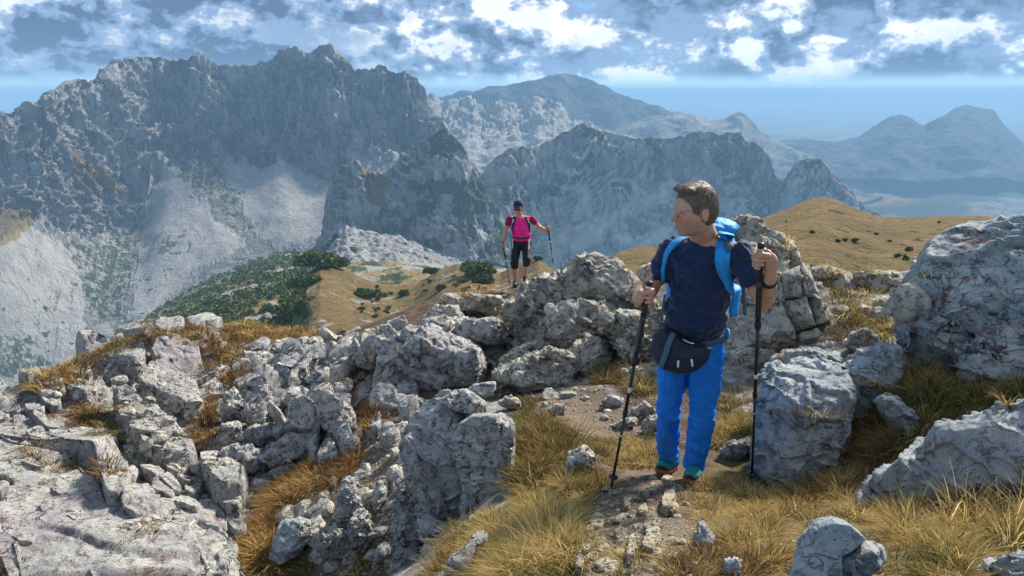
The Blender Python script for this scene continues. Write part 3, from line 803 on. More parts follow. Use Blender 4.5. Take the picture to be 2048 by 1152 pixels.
def rock_geo(poly, Y, T=None, seed=0, amp=1.0, crack=1.0, layers=0.8, p=3.4, cuts=16, lean=0.0, res=1.0, cut_depth=0.60):
    """a rock with the traced outline, at distance Y, with real thickness T (half depth, metres)"""
    rng = np.random.RandomState(seed + 11)
    poly = np.array(poly, float)
    # perspective size at that distance
    c_px = poly.mean(0)
    a = poly; b = np.roll(poly, -1, 0); cr = a[:, 0] * b[:, 1] - b[:, 0] * a[:, 1]
    if abs(cr.sum()) > 1: c_px = ((a + b) * cr[:, None]).sum(0) / (3 * cr.sum())
    C = pix(c_px[0], c_px[1], Y)
    fwd = C - np.array([0, 0, CAMZ]); dist = np.linalg.norm(fwd); fwd = fwd / dist
    right = np.cross(fwd, [0, 0, 1.0]); right /= np.linalg.norm(right); up = np.cross(right, fwd)
    # project the outline on the plane through C facing the camera
    Pw = pix(poly[:, 0], poly[:, 1], np.full(len(poly), Y)) - np.array([0, 0, CAMZ])
    Pw = Pw * (dist / (Pw @ fwd))[:, None]
    P2 = np.stack([Pw @ right, Pw @ up], -1)
    c2 = np.array([(C - np.array([0, 0, CAMZ])) @ right, (C - np.array([0, 0, CAMZ])) @ up])
    P2 = P2 - c2
    ext = P2.max(0) - P2.min(0); size = float(np.sqrt(ext[0] * ext[1]))
    if T is None: T = 0.5 * size
    wpx = poly.max(0) - poly.min(0)
    n = int(np.clip(math.sqrt(wpx[0] * wpx[1]) / 2.6 * res, 9, 104))
    D, Fc = cube_sphere(n)
    th = np.linspace(-math.pi, math.pi, 361)
    Rt = poly_radius(P2, np.zeros(2), th); Rt[Rt <= 0] = size * 0.2
    ang = np.arctan2(D[:, 1], D[:, 0]); s = np.hypot(D[:, 0], D[:, 1])
    R = np.interp(ang, th, Rt)
    k = 1.0 / ((s / R) ** p + (np.abs(D[:, 2]) / T) ** p) ** (1 / p)
    L = D * k[:, None]                                   # local right, up, depth
    for j in range(cuts):
        nrm = rng.normal(size=3) * np.array([0.8, 0.8, 1.0]); nrm[2] = -abs(nrm[2]) - 0.3
        nrm /= np.linalg.norm(nrm)
        side = 1 - abs(nrm[2])
        sup = (L @ nrm); dmax = sup.max() * rng.uniform(cut_depth + (1 - cut_depth) * 0.75 * side, 0.98)
        ov = np.maximum(0, sup - dmax)
        L = L - nrm * (ov * 0.92)[:, None]
    L[:, 1] += lean * L[:, 2]
    V = C + L[:, :1] * right + L[:, 1:2] * up + L[:, 2:] * fwd
    ax = rng.normal(size=(3, 3)); q, _ = np.linalg.qr(ax * np.array([0.5, 0.5, 0.5]) + np.eye(3))
    V = roughen(V, Fc, size, rng, amp, crack, q, layers=layers)
    return V, Fc, C

def rock(name, poly, Y, mat, parent=None, label=None, cat='rock', **kw):
    if Y is None:
        k = max(range(len(poly)), key=lambda i: poly[i][1]); bx, by = poly[k]
        Y = (ground_Y(bx, min(by, 1200)) or 4.0) + 0.55 * kw.get('T', 0.2)
    V, Fc, C = rock_geo(poly, Y, **kw)
    base = np.array([C[0], C[1], V[:, 2].min()])
    o = mesh_obj(name, V, Fc[:, ::-1] if False else Fc, mat, parent=parent, origin=base)
    if label: tag(o, label, cat)
    return o

def outcrop(name, label, blocks, mat, seed, **common):
    xs = np.concatenate([np.array(b[0], float) for b in blocks])
    cpx = xs.mean(0); Ym = np.mean([b[1] for b in blocks])
    base = pix(cpx[0], xs[:, 1].max(), Ym)
    e = empty(name, base); tag(e, label, 'rock outcrop')
    for k, b in enumerate(blocks):
        kw = dict(common); mt = mat
        if len(b) > 2:
            kw.update(b[2])
        mt = kw.pop('mat', mat); nm = kw.pop('name', 'rock_block')
        rock(nm, b[0], b[1], mt, parent=e, seed=seed + k, **kw)
    return e

def slab_geo(poly, lift, seed, dip=(0, 0), amp=1.0, crack=0.6, edge=0.86, Y=None):
    """a bedrock plate: outline traced on the ground, flat worn top, broken edge sunk in the soil"""
    rng = np.random.RandomState(seed + 5)
    poly = np.array(poly, float)
    P = []
    for q in poly:
        yy = Y if Y else (ground_Y(q[0], min(q[1], 1215)) or 12.0)
        P.append(pix(q[0], q[1], yy))
    P = np.array(P)
    c = P.mean(0); A = np.concatenate([P[:, :2] - c[:2], np.ones((len(P), 1))], 1)
    coef = np.linalg.lstsq(A, P[:, 2], rcond=None)[0]
    ext = poly.max(0) - poly.min(0); wpx = math.sqrt(ext[0] * ext[1])
    size = float(np.sqrt(np.prod(P[:, :2].max(0) - P[:, :2].min(0))))
    nr = int(np.clip(wpx / 5, 6, 60)); na = int(np.clip(wpx * 0.9, 24, 260))
    th = np.linspace(-math.pi, math.pi, na, endpoint=False)
    Rr = poly_radius(P[:, :2] - c[:2], np.zeros(2), th)
    good = Rr > 0
    Rr = np.interp(th, th[good], Rr[good], period=2 * math.pi)
    f = np.concatenate([np.linspace(0.03, edge, nr), edge + (1.06 - edge) * np.linspace(0.15, 1, 6)])
    fj = f[:, None] * np.ones(na)
    x = c[0] + fj * Rr * np.cos(th); y = c[1] + fj * Rr * np.sin(th)
    top = coef[2] + coef[0] * (x - c[0]) + coef[1] * (y - c[1]) + lift + dip[0] * (x - c[0]) + dip[1] * (y - c[1])
    drop = smooth(fj, edge, 1.06)
    z = top - drop * (lift + 0.22 + 0.1 * size)
    Q = np.stack([x, y, z], -1)
    n1 = fbm(Q / (0.5 * size) + seed, 3) * 0.10 * size * amp + fbm(Q / 0.22 + seed, 3) * 0.03 * amp
    z = z + n1
    j = fbm(Q / 0.3 + seed + 5, 3) * 0.10 * drop * min(1.0, size)
    x = x + np.cos(th) * j; y = y + np.sin(th) * j
    V = np.concatenate([np.stack([x, y, z], -1).reshape(-1, 3), [[c[0], c[1], z[0].mean()]]])
    nf = len(f); i = np.arange(nf * na).reshape(nf, na)
    Fq = np.stack([i[:-1], np.roll(i, -1, 1)[:-1], np.roll(i, -1, 1)[1:], i[1:]], -1).reshape(-1, 4)[:, ::-1]
    k = nf * na
    cap = np.stack([np.full(na // 2, k), i[0][0::2][:na // 2], i[0][1::2][:na // 2], np.roll(i[0], -2)[0::2][:na // 2]], -1)
    if na % 2: cap = np.concatenate([cap, [[k, i[0][-1], i[0][-1], i[0][0]]]])[:len(cap)]
    Fc = np.concatenate([Fq, cap])
    if crack > 0:
        Nn = vnormals(V, Fc); off = rng.uniform(-40, 40, 3)
        wv = np.stack([fbm((V + off) / (0.4 * size) + kk * 5.1, 2) for kk in range(3)], -1) * 0.12 * size
        a = rng.uniform(0, math.pi); rot = np.array([[math.cos(a), math.sin(a), 0], [-math.sin(a), math.cos(a), 0], [0, 0, 1]])
        f1, f2, ids = worley(((V + off + wv) @ rot.T) * np.array([0.7, 1.3, 1.6]) / max(0.42 * size, 0.16))
        e = f2 - f1
        d = -(1 - smooth(e, 0.0, 0.09)) * 0.05 * min(size, 0.9) * crack + ((ids % 89) / 89.0 - 0.5) * 0.09 * min(size, 0.8) * crack * smooth(e, 0, 0.07)
        V = V + Nn * d[:, None]
        V = V + Nn * ((ridged((V + off) / 0.08, 3, 0.6) - 0.6) * 0.010)[:, None]
    return V, Fc, c

def slab(parent, poly, lift, mat, seed, name='rock_slab', **kw):
    if na_odd(poly): pass
    V, Fc, c = slab_geo(poly, lift, seed, **kw)
    return mesh_obj(name, V, Fc, mat, parent=parent, origin=np.array([c[0], c[1], V[:, 2].min()]))
def na_odd(p): return False

def clip_half(poly, m, n):
    out = []
    for a, b in zip(poly, poly[1:] + poly[:1]):
        da = (a[0] - m[0]) * n[0] + (a[1] - m[1]) * n[1]; db = (b[0] - m[0]) * n[0] + (b[1] - m[1]) * n[1]
        if da <= 0: out.append(a)
        if (da < 0) != (db < 0) and abs(da - db) > 1e-9:
            t = da / (da - db); out.append((a[0] + t * (b[0] - a[0]), a[1] + t * (b[1] - a[1])))
    return out
def voronoi_plates(seeds, ang, stretch, gap):
    """cells of the seed points in a sheared pixel space, shrunk a little"""
    ca, sa = math.cos(ang), math.sin(ang)
    tf = lambda p: ((p[0] * ca + p[1] * sa) / stretch, -p[0] * sa + p[1] * ca)
    inv = lambda p: (p[0] * stretch * ca - p[1] * sa, p[0] * stretch * sa + p[1] * ca)
    S = [tf(p) for p in seeds]; cells = []
    for i, s in enumerate(S):
        r = 70
        poly = [(s[0] - r, s[1] - r), (s[0] + r, s[1] - r), (s[0] + r, s[1] + r), (s[0] - r, s[1] + r)]
        for j, q in enumerate(S):
            if i == j: continue
            dx, dy = q[0] - s[0], q[1] - s[1]; dd = math.hypot(dx, dy)
            if dd > 150 or dd < 1e-6: continue
            poly = clip_half(poly, ((s[0] + q[0]) / 2 - dx / dd * gap, (s[1] + q[1]) / 2 - dy / dd * gap), (dx / dd, dy / dd))
            if len(poly) < 3: break
        if len(poly) >= 3: cells.append([inv(p) for p in poly])
    return cells

# left: tilted slabs
LEFT = empty('rock_outcrop', pix(260, 900, 7.2)); tag(LEFT, 'broad tilted grey limestone slabs stepping down beside the grassy gully', 'rock outcrop')
for k, (pl, lift, kw) in enumerate([
    ([(-160, 890), (0, 888), (60, 912), (130, 928), (200, 985), (222, 1040), (240, 1085), (330, 1092), (420, 1118), (475, 1200), (300, 1260), (-160, 1260)], 0.30, dict(amp=1.0, crack=0.6, dip=(-0.05, 0.0))),
    ([(-160, 800), (0, 800), (60, 812), (150, 832), (215, 850), (240, 890), (262, 940), (215, 985), (140, 932), (60, 905), (0, 890), (-160, 885)], 0.16, dict(amp=0.6, crack=0.45)),
    ([(262, 885), (330, 930), (400, 985), (460, 1030), (482, 1060), (470, 1105), (340, 1090), (250, 1080), (222, 1000), (270, 940)], 0.05, dict(amp=0.6, crack=0.4)),
    ([(222, 822), (255, 826), (312, 858), (355, 895), (400, 935), (392, 960), (340, 955), (296, 935), (270, 905), (245, 880)], 0.34, dict(dip=(0.0, 0.12), crack=0.8)),
    ([(396, 948), (430, 938), (474, 958), (502, 990), (496, 1020), (455, 1030), (428, 1012), (406, 982)], 0.30, dict()),
    ([(274, 802), (300, 772), (345, 762), (398, 796), (408, 826), (420, 856), (385, 858), (340, 836), (290, 816)], 0.30, dict(dip=(0.0, 0.1))),
    ([(300, 742), (320, 706), (352, 702), (384, 720), (410, 738), (414, 772), (380, 792), (345, 772), (308, 756)], 0.33, dict(dip=(0, 0.05), crack=0.5)),
    ([(154, 722), (185, 708), (240, 704), (292, 708), (308, 745), (306, 768), (280, 780), (240, 766), (213, 750), (176, 738)], 0.34, dict(dip=(0, 0.1))),
    ([(300, 694), (320, 668), (358, 660), (374, 664), (370, 700), (338, 706)], 0.28, dict(crack=0.4)),
    ([(377, 664), (412, 665), (418, 684), (410, 708), (378, 706)], 0.26, dict(crack=0.4)),
    ([(366, 664), (385, 653), (422, 650), (450, 655), (440, 666), (412, 670)], 0.22, dict(crack=0.2, amp=0.5)),
    ([(220, 694), (245, 673), (282, 664), (314, 661), (311, 676), (270, 690)], 0.24, dict()),
    ([(195, 709), (220, 692), (254, 697), (248, 709), (220, 716)], 0.2, dict()),
    ([(66, 782), (90, 766), (124, 768), (138, 794), (105, 806), (78, 800)], 0.22, dict()),
    ([(140, 804), (160, 784), (194, 783), (202, 802), (175, 815)], 0.2, dict()),
    ([(-160, 795), (0, 785), (48, 788), (66, 808), (30, 830), (-20, 834), (-160, 832)], 0.3, dict()),
    ([(26, 770), (50, 758), (95, 760), (94, 774), (60, 780)], 0.2, dict()),
    ([(198, 988), (226, 958), (266, 985), (274, 1022), (252, 1058), (220, 1052)], 0.34, dict()),
    ([(252, 1030), (300, 1018), (336, 1045), (324, 1078), (275, 1090), (246, 1068)], 0.28, dict()),
    ([(330, 1085), (380, 1058), (444, 1075), (488, 1120), (470, 1190), (345, 1180)], 0.14, dict(amp=0.7)),
]):
    slab(LEFT, pl, lift, ROCKG, 100 + k, **kw)
_r = random.Random(31)
_seeds = []
for gy in range(690, 1130, 24):
    for gx in range(-40, 560, 52):
        x_, y_ = gx + _r.uniform(-24, 24), gy + _r.uniform(-10, 10)
        _seeds.append((x_, y_))
for k, cell in enumerate(voronoi_plates(_seeds, 0.42, 1.9, 1.2)):
    cx_, cy_ = sum(p[0] for p in cell) / len(cell), sum(p[1] for p in cell) / len(cell)
    crest = np.interp(cx_, [-100, 0, 100, 300, 500, 650], [820, 800, 755, 672, 660, 675])
    if cy_ < crest + 6 or cx_ > 540 - max(0, (cy_ - 900) * 0.3): continue
    if 130 < cx_ < 270 and 800 < cy_ < 870: continue
    if 385 < cx_ < 460 and 770 < cy_ < 890: continue
    if _r.random() < 0.12: continue
    ys_ = [p[1] for p in cell]
    if min(ys_) < np.interp(cx_, [-100, 0, 100, 300, 500, 650], [800, 785, 742, 660, 650, 665]): continue
    slab(LEFT, cell, _r.choice([0.02, 0.05, 0.09, 0.14]), ROCKG, 1000 + k, dip=(_r.gauss(0, 0.06), _r.gauss(0.05, 0.08)), crack=0.5)

# folded strata in the middle of the slope
outcrop('rock_outcrop', 'bluish buckled limestone beds below the pile of thin shale plates', [
    ([(583, 846), (590, 820), (640, 803), (660, 820), (656, 856), (620, 864)], 7.3, dict(T=0.3, amp=0.6)),
    ([(650, 852), (660, 815), (690, 806), (706, 830), (713, 856), (690, 874), (665, 870)], 7.1, dict(T=0.28, amp=0.7)),
    ([(522, 918), (545, 890), (600, 870), (642, 864), (632, 892), (590, 917), (555, 937)], 6.9, dict(T=0.3)),
    ([(440, 912), (465, 888), (500, 893), (527, 920), (532, 947), (505, 962), (470, 957), (445, 937)], 7.0, dict(T=0.28)),
    ([(443, 832), (452, 790), (470, 778), (486, 810), (481, 840), (460, 844)], 8.0, dict(T=0.25)),
    ([(482, 838), (490, 808), (515, 802), (532, 822), (525, 846), (500, 850)], 7.9, dict(T=0.25)),
    ([(432, 880), (445, 850), (478, 846), (485, 872), (462, 892)], 7.5, dict(T=0.22)),
    ([(478, 880), (500, 855), (545, 850), (560, 868), (530, 892), (495, 896)], 7.4, dict(T=0.25)),
    ([(540, 870), (560, 838), (590, 845), (600, 868), (570, 880)], 7.4, dict(T=0.22)),
    ([(490, 985), (510, 960), (540, 962), (545, 985), (520, 1000)], 6.6, dict(T=0.2)),
    ([(498, 1010), (515, 992), (545, 990), (540, 1015), (515, 1030)], 6.4, dict(T=0.2)),
    ([(540, 945), (580, 925), (600, 935), (590, 955), (560, 965)], 6.8, dict(T=0.2)),
    ([(470, 1040), (490, 1020), (520, 1030), (515, 1060), (485, 1065)], 6.1, dict(T=0.18)),
    ([(694, 905), (700, 880), (715, 868), (722, 890), (718, 908)], 6.7, dict(T=0.15)),
    ([(730, 905), (738, 880), (752, 865), (790, 870), (775, 895), (750, 912)], 6.8, dict(T=0.2)),
], ROCK, 200)

MIDB = empty('rock_outcrop', pix(620, 860, 7.4)); tag(MIDB, 'steeply broken grey beds rising from the gully to the crest blocks', 'rock outcrop')
_seeds = []
for gy in range(690, 960, 20):
    for gx in range(450, 860, 40):
        _seeds.append((gx + _r.uniform(-19, 19), gy + _r.uniform(-9, 9)))
for k, cell in enumerate(voronoi_plates(_seeds, -0.38, 1.8, 1.0)):
    cx_, cy_ = sum(p[0] for p in cell) / len(cell), sum(p[1] for p in cell) / len(cell)
    if cy_ < 705 or cx_ > 830 or cy_ > 950 - max(0, (cx_ - 560)) * 0.25: continue
    if 690 < cx_ < 790 and 700 < cy_ < 900 and _r.random() < 0.55: continue
    if _r.random() < 0.15: continue
    slab(MIDB, cell, _r.choice([0.04, 0.10, 0.16, 0.24]), ROCK, 3000 + k, dip=(_r.gauss(0.12, 0.1), _r.gauss(0.12, 0.12)), crack=0.6, amp=1.2)

# middle: the big cracked block and its feet
outcrop('rock_outcrop', 'upright cracked grey crag with a flat pale top above the dry grass', [
    ([(812, 905), (825, 860), (850, 828), (872, 800), (905, 785), (945, 792), (966, 812), (945, 828), (928, 850), (918, 880), (922, 930), (938, 980), (935, 1040), (905, 1065), (875, 1055), (850, 1005), (822, 960)], 4.75, dict(T=0.38, amp=0.5, crack=0.8, layers=0.25, p=3.0, res=1.15)),
    ([(922, 852), (945, 834), (1000, 830), (1020, 842), (1026, 890), (1022, 950), (1006, 992), (985, 1012), (950, 1017), (932, 980), (918, 930), (908, 880)], 4.5, dict(T=0.33, amp=0.35, crack=0.5, layers=0.15, p=4.0, cuts=8, res=1.15)),
    ([(1005, 850), (1018, 838), (1028, 846), (1026, 890), (1014, 895), (1008, 870)], 4.36, dict(T=0.06, amp=0.5)),
    ([(878, 803), (905, 784), (932, 781), (958, 800), (970, 816), (940, 824), (910, 818)], 4.75, dict(T=0.2, amp=0.6)),
    ([(930, 990), (985, 985), (1000, 1020), (985, 1055), (945, 1060), (925, 1035)], 4.4, dict(T=0.25)),
    ([(985, 1000), (1015, 970), (1040, 990), (1030, 1030), (1000, 1045), (985, 1030)], 4.35, dict(T=0.2)),
    ([(845, 1020), (885, 1040), (930, 1050), (940, 1085), (900, 1110), (860, 1100), (840, 1060)], 4.5, dict(T=0.25)),
    ([(813, 968), (840, 955), (870, 968), (880, 1010), (862, 1045), (850, 1085), (858, 1130), (820, 1150), (795, 1135), (806, 1090), (790, 1050), (795, 1000)], 4.75, dict(T=0.28)),
    ([(855, 1090), (890, 1080), (905, 1120), (895, 1180), (850, 1185), (840, 1140)], 4.3, dict(T=0.25)),
    ([(752, 1110), (765, 1085), (785, 1090), (790, 1130), (770, 1150), (752, 1140)], 4.9, dict(T=0.16)),
    ([(782, 1150), (790, 1105), (805, 1110), (815, 1180), (785, 1190)], 4.6, dict(T=0.14)),
    ([(678, 992), (690, 963), (706, 960), (716, 1000), (712, 1050), (690, 1062), (675, 1032)], 5.4, dict(T=0.2)),
    ([(700, 1055), (716, 1015), (740, 1030), (745, 1080), (725, 1110), (705, 1095)], 5.2, dict(T=0.2)),
    ([(638, 1075), (660, 1048), (700, 1070), (712, 1100), (680, 1118), (650, 1105)], 5.2, dict(T=0.22)),
    ([(745, 1000), (760, 960), (775, 965), (772, 1010), (755, 1030)], 5.5, dict(T=0.15)),
], ROCK, 300)
# outcrop above the gully, left of the trail
outcrop('rock_outcrop', 'blocky pitted limestone outcrop with a ledge of flat stones along the trail', [
    ([(772, 812), (788, 700), (850, 650), (1000, 645), (1018, 700), (975, 790), (850, 815)], 9.1, dict(T=0.6)),
    ([(782, 722), (795, 690), (820, 672), (870, 667), (905, 680), (945, 690), (962, 722), (957, 760), (925, 777), (880, 787), (830, 803), (795, 795), (778, 762)], 8.5, dict(T=0.75, amp=0.8, p=3.2)),
    ([(823, 668), (848, 642), (890, 632), (908, 645), (897, 667), (860, 672)], 8.9, dict(T=0.45, amp=0.7)),
    ([(903, 668), (930, 642), (985, 638), (1012, 650), (1010, 682), (970, 688), (930, 688)], 8.9, dict(T=0.5, amp=0.7)),
    ([(913, 702), (948, 690), (962, 735), (953, 767), (925, 773), (908, 745)], 8.1, dict(T=0.4)),
    ([(868, 602), (895, 591), (930, 588), (985, 597), (1007, 612), (985, 632), (930, 626), (880, 614)], 11.2, dict(T=0.5, amp=0.6, mat=ROCKW)),
    ([(1000, 625), (1020, 600), (1040, 605), (1030, 640), (1010, 645)], 10.6, dict(T=0.3, mat=ROCKW)),
    ([(840, 640), (870, 612), (915, 612), (925, 636), (880, 645)], 10.0, dict(T=0.4, mat=ROCKW)),
    ([(960, 600), (975, 590), (1000, 592), (1010, 606), (985, 612)], 10.9, dict(T=0.2, mat=ROCKW)),
    ([(700, 705), (725, 690), (760, 690), (790, 700), (780, 725), (735, 728)], 9.0, dict(T=0.35)),
    ([(770, 800), (800, 790), (850, 800), (860, 825), (810, 840), (775, 830)], 7.7, dict(T=0.35)),
    ([(850, 640), (880, 655), (890, 690), (850, 700), (830, 680)], 8.7, dict(T=0.3)),
], ROCK, 400, amp=0.55, p=4.0, cuts=20, cut_depth=0.55, crack=0.8)
b = outcrop('rock_outcrop', 'tilted squared pale block propped on the crest over the gully', [
    ([(752, 657), (775, 646), (790, 660), (793, 688), (772, 692), (757, 682)], 9.7, dict(T=0.18, amp=0.3, crack=0.2, p=5, cuts=3)),
    ([(768, 646), (808, 630), (814, 644), (806, 668), (788, 664)], 9.9, dict(T=0.16, amp=0.3, crack=0.2, p=5, cuts=3)),
    ([(730, 690), (760, 676), (800, 686), (790, 700), (745, 704)], 9.6, dict(T=0.2, amp=0.4, p=4)),
], ROCK, 450)
# outcrop behind the trail
outcrop('rock_outcrop', 'pale craggy outcrop between the two hikers with rusty grass tufts', [
    ([(1000, 770), (1028, 640), (1090, 556), (1190, 522), (1270, 562), (1325, 640), (1335, 762), (1200, 785), (1080, 790)], 8.75, dict(T=0.6)),
    ([(1088, 592), (1110, 555), (1150, 525), (1190, 511), (1230, 525), (1257, 550), (1277, 580), (1287, 622), (1250, 625), (1210, 610), (1160, 608), (1110, 613)], 8.9, dict(T=0.6)),
    ([(1028, 612), (1050, 570), (1090, 548), (1117, 560), (1102, 602), (1080, 642), (1050, 645), (1033, 632)], 9.6, dict(T=0.5)),
    ([(1078, 702), (1095, 640), (1130, 608), (1200, 598), (1242, 625), (1228, 662), (1180, 674), (1150, 694), (1110, 713)], 8.3, dict(T=0.55)),
    ([(1045, 722), (1100, 698), (1142, 708), (1152, 745), (1143, 777), (1090, 784), (1040, 774), (1000, 763), (985, 742)], 7.5, dict(T=0.45, amp=0.7)),
    ([(1198, 642), (1240, 625), (1282, 628), (1302, 680), (1313, 730), (1292, 762), (1255, 752), (1235, 692)], 7.8, dict(T=0.4)),
    ([(1265, 580), (1310, 598), (1340, 660), (1330, 710), (1295, 695), (1280, 640)], 8.1, dict(T=0.4)),
    ([(972, 748), (1010, 716), (1080, 680), (1102, 690), (1060, 722), (1010, 748)], 8.0, dict(T=0.25, amp=0.5)),
    ([(1140, 700), (1180, 672), (1210, 680), (1220, 730), (1190, 760), (1150, 752)], 7.8, dict(T=0.35)),
    ([(1300, 560), (1340, 545), (1400, 560), (1410, 640), (1350, 660), (1310, 620)], 9.0, dict(T=0.5)),
    ([(1275, 540), (1300, 528), (1330, 535), (1335, 560), (1300, 570), (1275, 562)], 9.6, dict(T=0.3)),
    ([(1240, 760), (1262, 742), (1290, 752), (1285, 775), (1258, 780)], 7.2, dict(T=0.2)),
], ROCKW, 500, amp=0.55, p=4.2, cuts=22, cut_depth=0.52, layers=1.1, crack=0.8)
# jointed crag behind the big man
outcrop('rock_outcrop', 'jointed crag split into squared pale blocks behind the dark hiking pole', [
    ([(1438, 485), (1500, 472), (1565, 505), (1615, 565), (1672, 680), (1680, 708), (1560, 722), (1500, 825), (1432, 810)], 8.0, dict(T=0.5, amp=0.5)),
    ([(1562, 549), (1600, 531), (1606, 592), (1568, 601)], 7.5, dict(T=0.3, amp=0.3, p=5, cuts=6, crack=0.15, layers=0.15)),
    ([(1565, 602), (1612, 595), (1631, 650), (1592, 663), (1571, 642)], 7.4, dict(T=0.3, amp=0.3, p=5, cuts=6, crack=0.15, layers=0.15)),
    ([(1600, 531), (1619, 540), (1637, 586), (1609, 592)], 7.5, dict(T=0.3, amp=0.3, p=5, cuts=6, crack=0.15, layers=0.15)),
    ([(1615, 595), (1641, 594), (1657, 642), (1634, 650)], 7.4, dict(T=0.3, amp=0.3, p=5, cuts=6, crack=0.15, layers=0.15)),
    ([(1588, 668), (1635, 656), (1654, 676), (1600, 693)], 7.3, dict(T=0.25, amp=0.3, p=5, cuts=6, crack=0.15, layers=0.15)),
    ([(1655, 645), (1650, 608), (1672, 640), (1694, 685), (1672, 694)], 7.4, dict(T=0.25, amp=0.3, p=5, cuts=6, crack=0.15, layers=0.15)),
    ([(1462, 642), (1500, 611), (1560, 605), (1587, 662), (1587, 692), (1550, 702), (1480, 702), (1453, 682)], 7.35, dict(T=0.35, amp=0.35, p=4.5, cuts=8, crack=0.5, layers=0.2)),
    ([(1498, 542), (1560, 546), (1566, 601), (1520, 610), (1488, 602)], 7.5, dict(T=0.35, amp=0.35, p=4.5, cuts=8, crack=0.5, layers=0.2)),
    ([(1453, 703), (1500, 697), (1547, 702), (1532, 742), (1490, 747), (1458, 732)], 7.1, dict(T=0.3, amp=0.35, p=4.5, cuts=8, crack=0.5, layers=0.2)),
    ([(1436, 742), (1490, 747), (1522, 770), (1503, 812), (1470, 802), (1443, 782)], 6.9, dict(T=0.3, amp=0.6, p=3.5)),
    ([(1600, 697), (1655, 686), (1695, 692), (1682, 718), (1630, 722)], 7.0, dict(T=0.25, amp=0.6, p=3.5)),
    ([(1448, 448), (1480, 434), (1520, 445), (1532, 482), (1500, 504), (1458, 492)], 8.2, dict(T=0.4)),
    ([(1523, 456), (1560, 470), (1582, 512), (1562, 538), (1530, 532), (1518, 492)], 8.1, dict(T=0.35)),
    ([(1470, 490), (1520, 490), (1530, 540), (1490, 560), (1460, 540)], 7.9, dict(T=0.35)),
    ([(1480, 830), (1500, 815), (1530, 830), (1525, 860), (1490, 862)], 6.3, dict(T=0.2)),
    ([(1420, 770), (1445, 765), (1470, 800), (1475, 850), (1440, 850), (1425, 810)], 6.6, dict(T=0.25)),
], ROCKW, 600)
# low band on the crest at the right
outcrop('rock_outcrop', 'low broken rock band on the crest below the golden saddle', [
    ([(1598, 547), (1640, 535), (1700, 560), (1722, 602), (1690, 622), (1640, 602)], 8.7, dict(T=0.5)),
    ([(1698, 562), (1760, 545), (1803, 560), (1793, 602), (1740, 612)], 8.6, dict(T=0.45)),
    ([(1778, 548), (1830, 545), (1858, 552), (1860, 575), (1800, 580)], 8.9, dict(T=0.4)),
    ([(1640, 612), (1700, 610), (1715, 650), (1670, 660), (1645, 640)], 8.0, dict(T=0.35)),
    ([(1720, 620), (1770, 600), (1800, 620), (1785, 660), (1735, 662)], 7.6, dict(T=0.35)),
    ([(1690, 690), (1705, 665), (1740, 670), (1745, 695), (1715, 702)], 6.6, dict(T=0.2)),
    ([(1840, 545), (1880, 530), (1960, 540), (1960, 600), (1860, 600)], 8.6, dict(T=0.5)),
], ROCKW, 700)
# big boulders on the right
rock('boulder', [(1781, 695), (1788, 620), (1828, 542), (1868, 492), (1920, 460), (2000, 446), (2120, 440), (2220, 520), (2210, 660), (2050, 690), (1975, 660), (1940, 710), (1905, 748), (1850, 750), (1798, 738)], 4.75, ROCKL, label='huge leaning boulder blotched with red lichen on the right', T=0.55, seed=801, amp=0.5, crack=0.5, p=3.0, cuts=9, res=1.1)
rock('boulder', [(1918, 815), (1924, 705), (1960, 640), (2040, 612), (2180, 600), (2200, 820), (2050, 790), (1985, 812), (1940, 838)], 4.15, ROCKL, label='blue grey boulder face against the foot of the huge lichened boulder', T=0.4, seed=802, amp=0.45, crack=0.4, p=3.2)
rock('boulder', [(1733, 1003), (1745, 970), (1800, 935), (1848, 890), (1875, 858), (1930, 845), (2048, 810), (2170, 800), (2180, 980), (2048, 1015), (1950, 1010), (1880, 1000), (1800, 1012), (1760, 1026)], None, ROCKB, label='long low pitted boulder sloping down to a point among straw grass', T=0.4, seed=803, amp=0.35, crack=0.35, layers=0.4, p=3.4, cuts=8, cut_depth=0.75)
rock('boulder', [(1511, 905), (1514, 810), (1526, 762), (1548, 726), (1580, 722), (1602, 706), (1650, 726), (1690, 735), (1712, 790), (1690, 870), (1660, 935), (1610, 985), (1565, 1010), (1532, 995), (1513, 945)], 4.25, ROCKB, label='upright blue grey boulder standing right beside the dark hiking pole', T=0.36, seed=834, amp=0.55, crack=0.5, layers=0.6, p=3.0, cuts=14, cut_depth=0.6)
rock('boulder', [(1640, 790), (1700, 722), (1760, 688), (1788, 700), (1794, 750), (1762, 792), (1722, 842), (1690, 832), (1660, 815)], None, ROCKB, label='sloping rough boulder wedged between upright boulder and huge lichened boulder', T=0.3, seed=805, amp=0.7, crack=0.7)
rock('boulder', [(1528, 760), (1545, 720), (1580, 708), (1630, 706), (1680, 722), (1660, 760), (1600, 775)], 5.0, ROCKB, label='jagged rock ledge on top of the upright blue grey boulder', T=0.25, seed=806)
rock('stone', [(1752, 800), (1780, 788), (1830, 830), (1856, 862), (1820, 874), (1778, 842)], None, ROCKB, label='dark slanting stone half buried in a tuft below the huge boulder', cat='stone', T=0.14, seed=807)
rock('stone', [(1578, 1155), (1600, 1080), (1630, 1044), (1660, 1034), (1702, 1050), (1732, 1080), (1684, 1112), (1678, 1190), (1578, 1200)], None, ROCKB, label='smooth rounded blue grey stone at the trail edge', cat='stone', T=0.12, seed=808, amp=0.3, crack=0.12, layers=0.1, cuts=7)
rock('stone', [(1676, 1158), (1690, 1100), (1730, 1082), (1765, 1090), (1772, 1120), (1742, 1150), (1722, 1195), (1672, 1195)], None, ROCKB, label='cracked pale stone leaning on the smooth rounded stone', cat='stone', T=0.1, seed=809, amp=0.4, crack=0.4, layers=0.2)
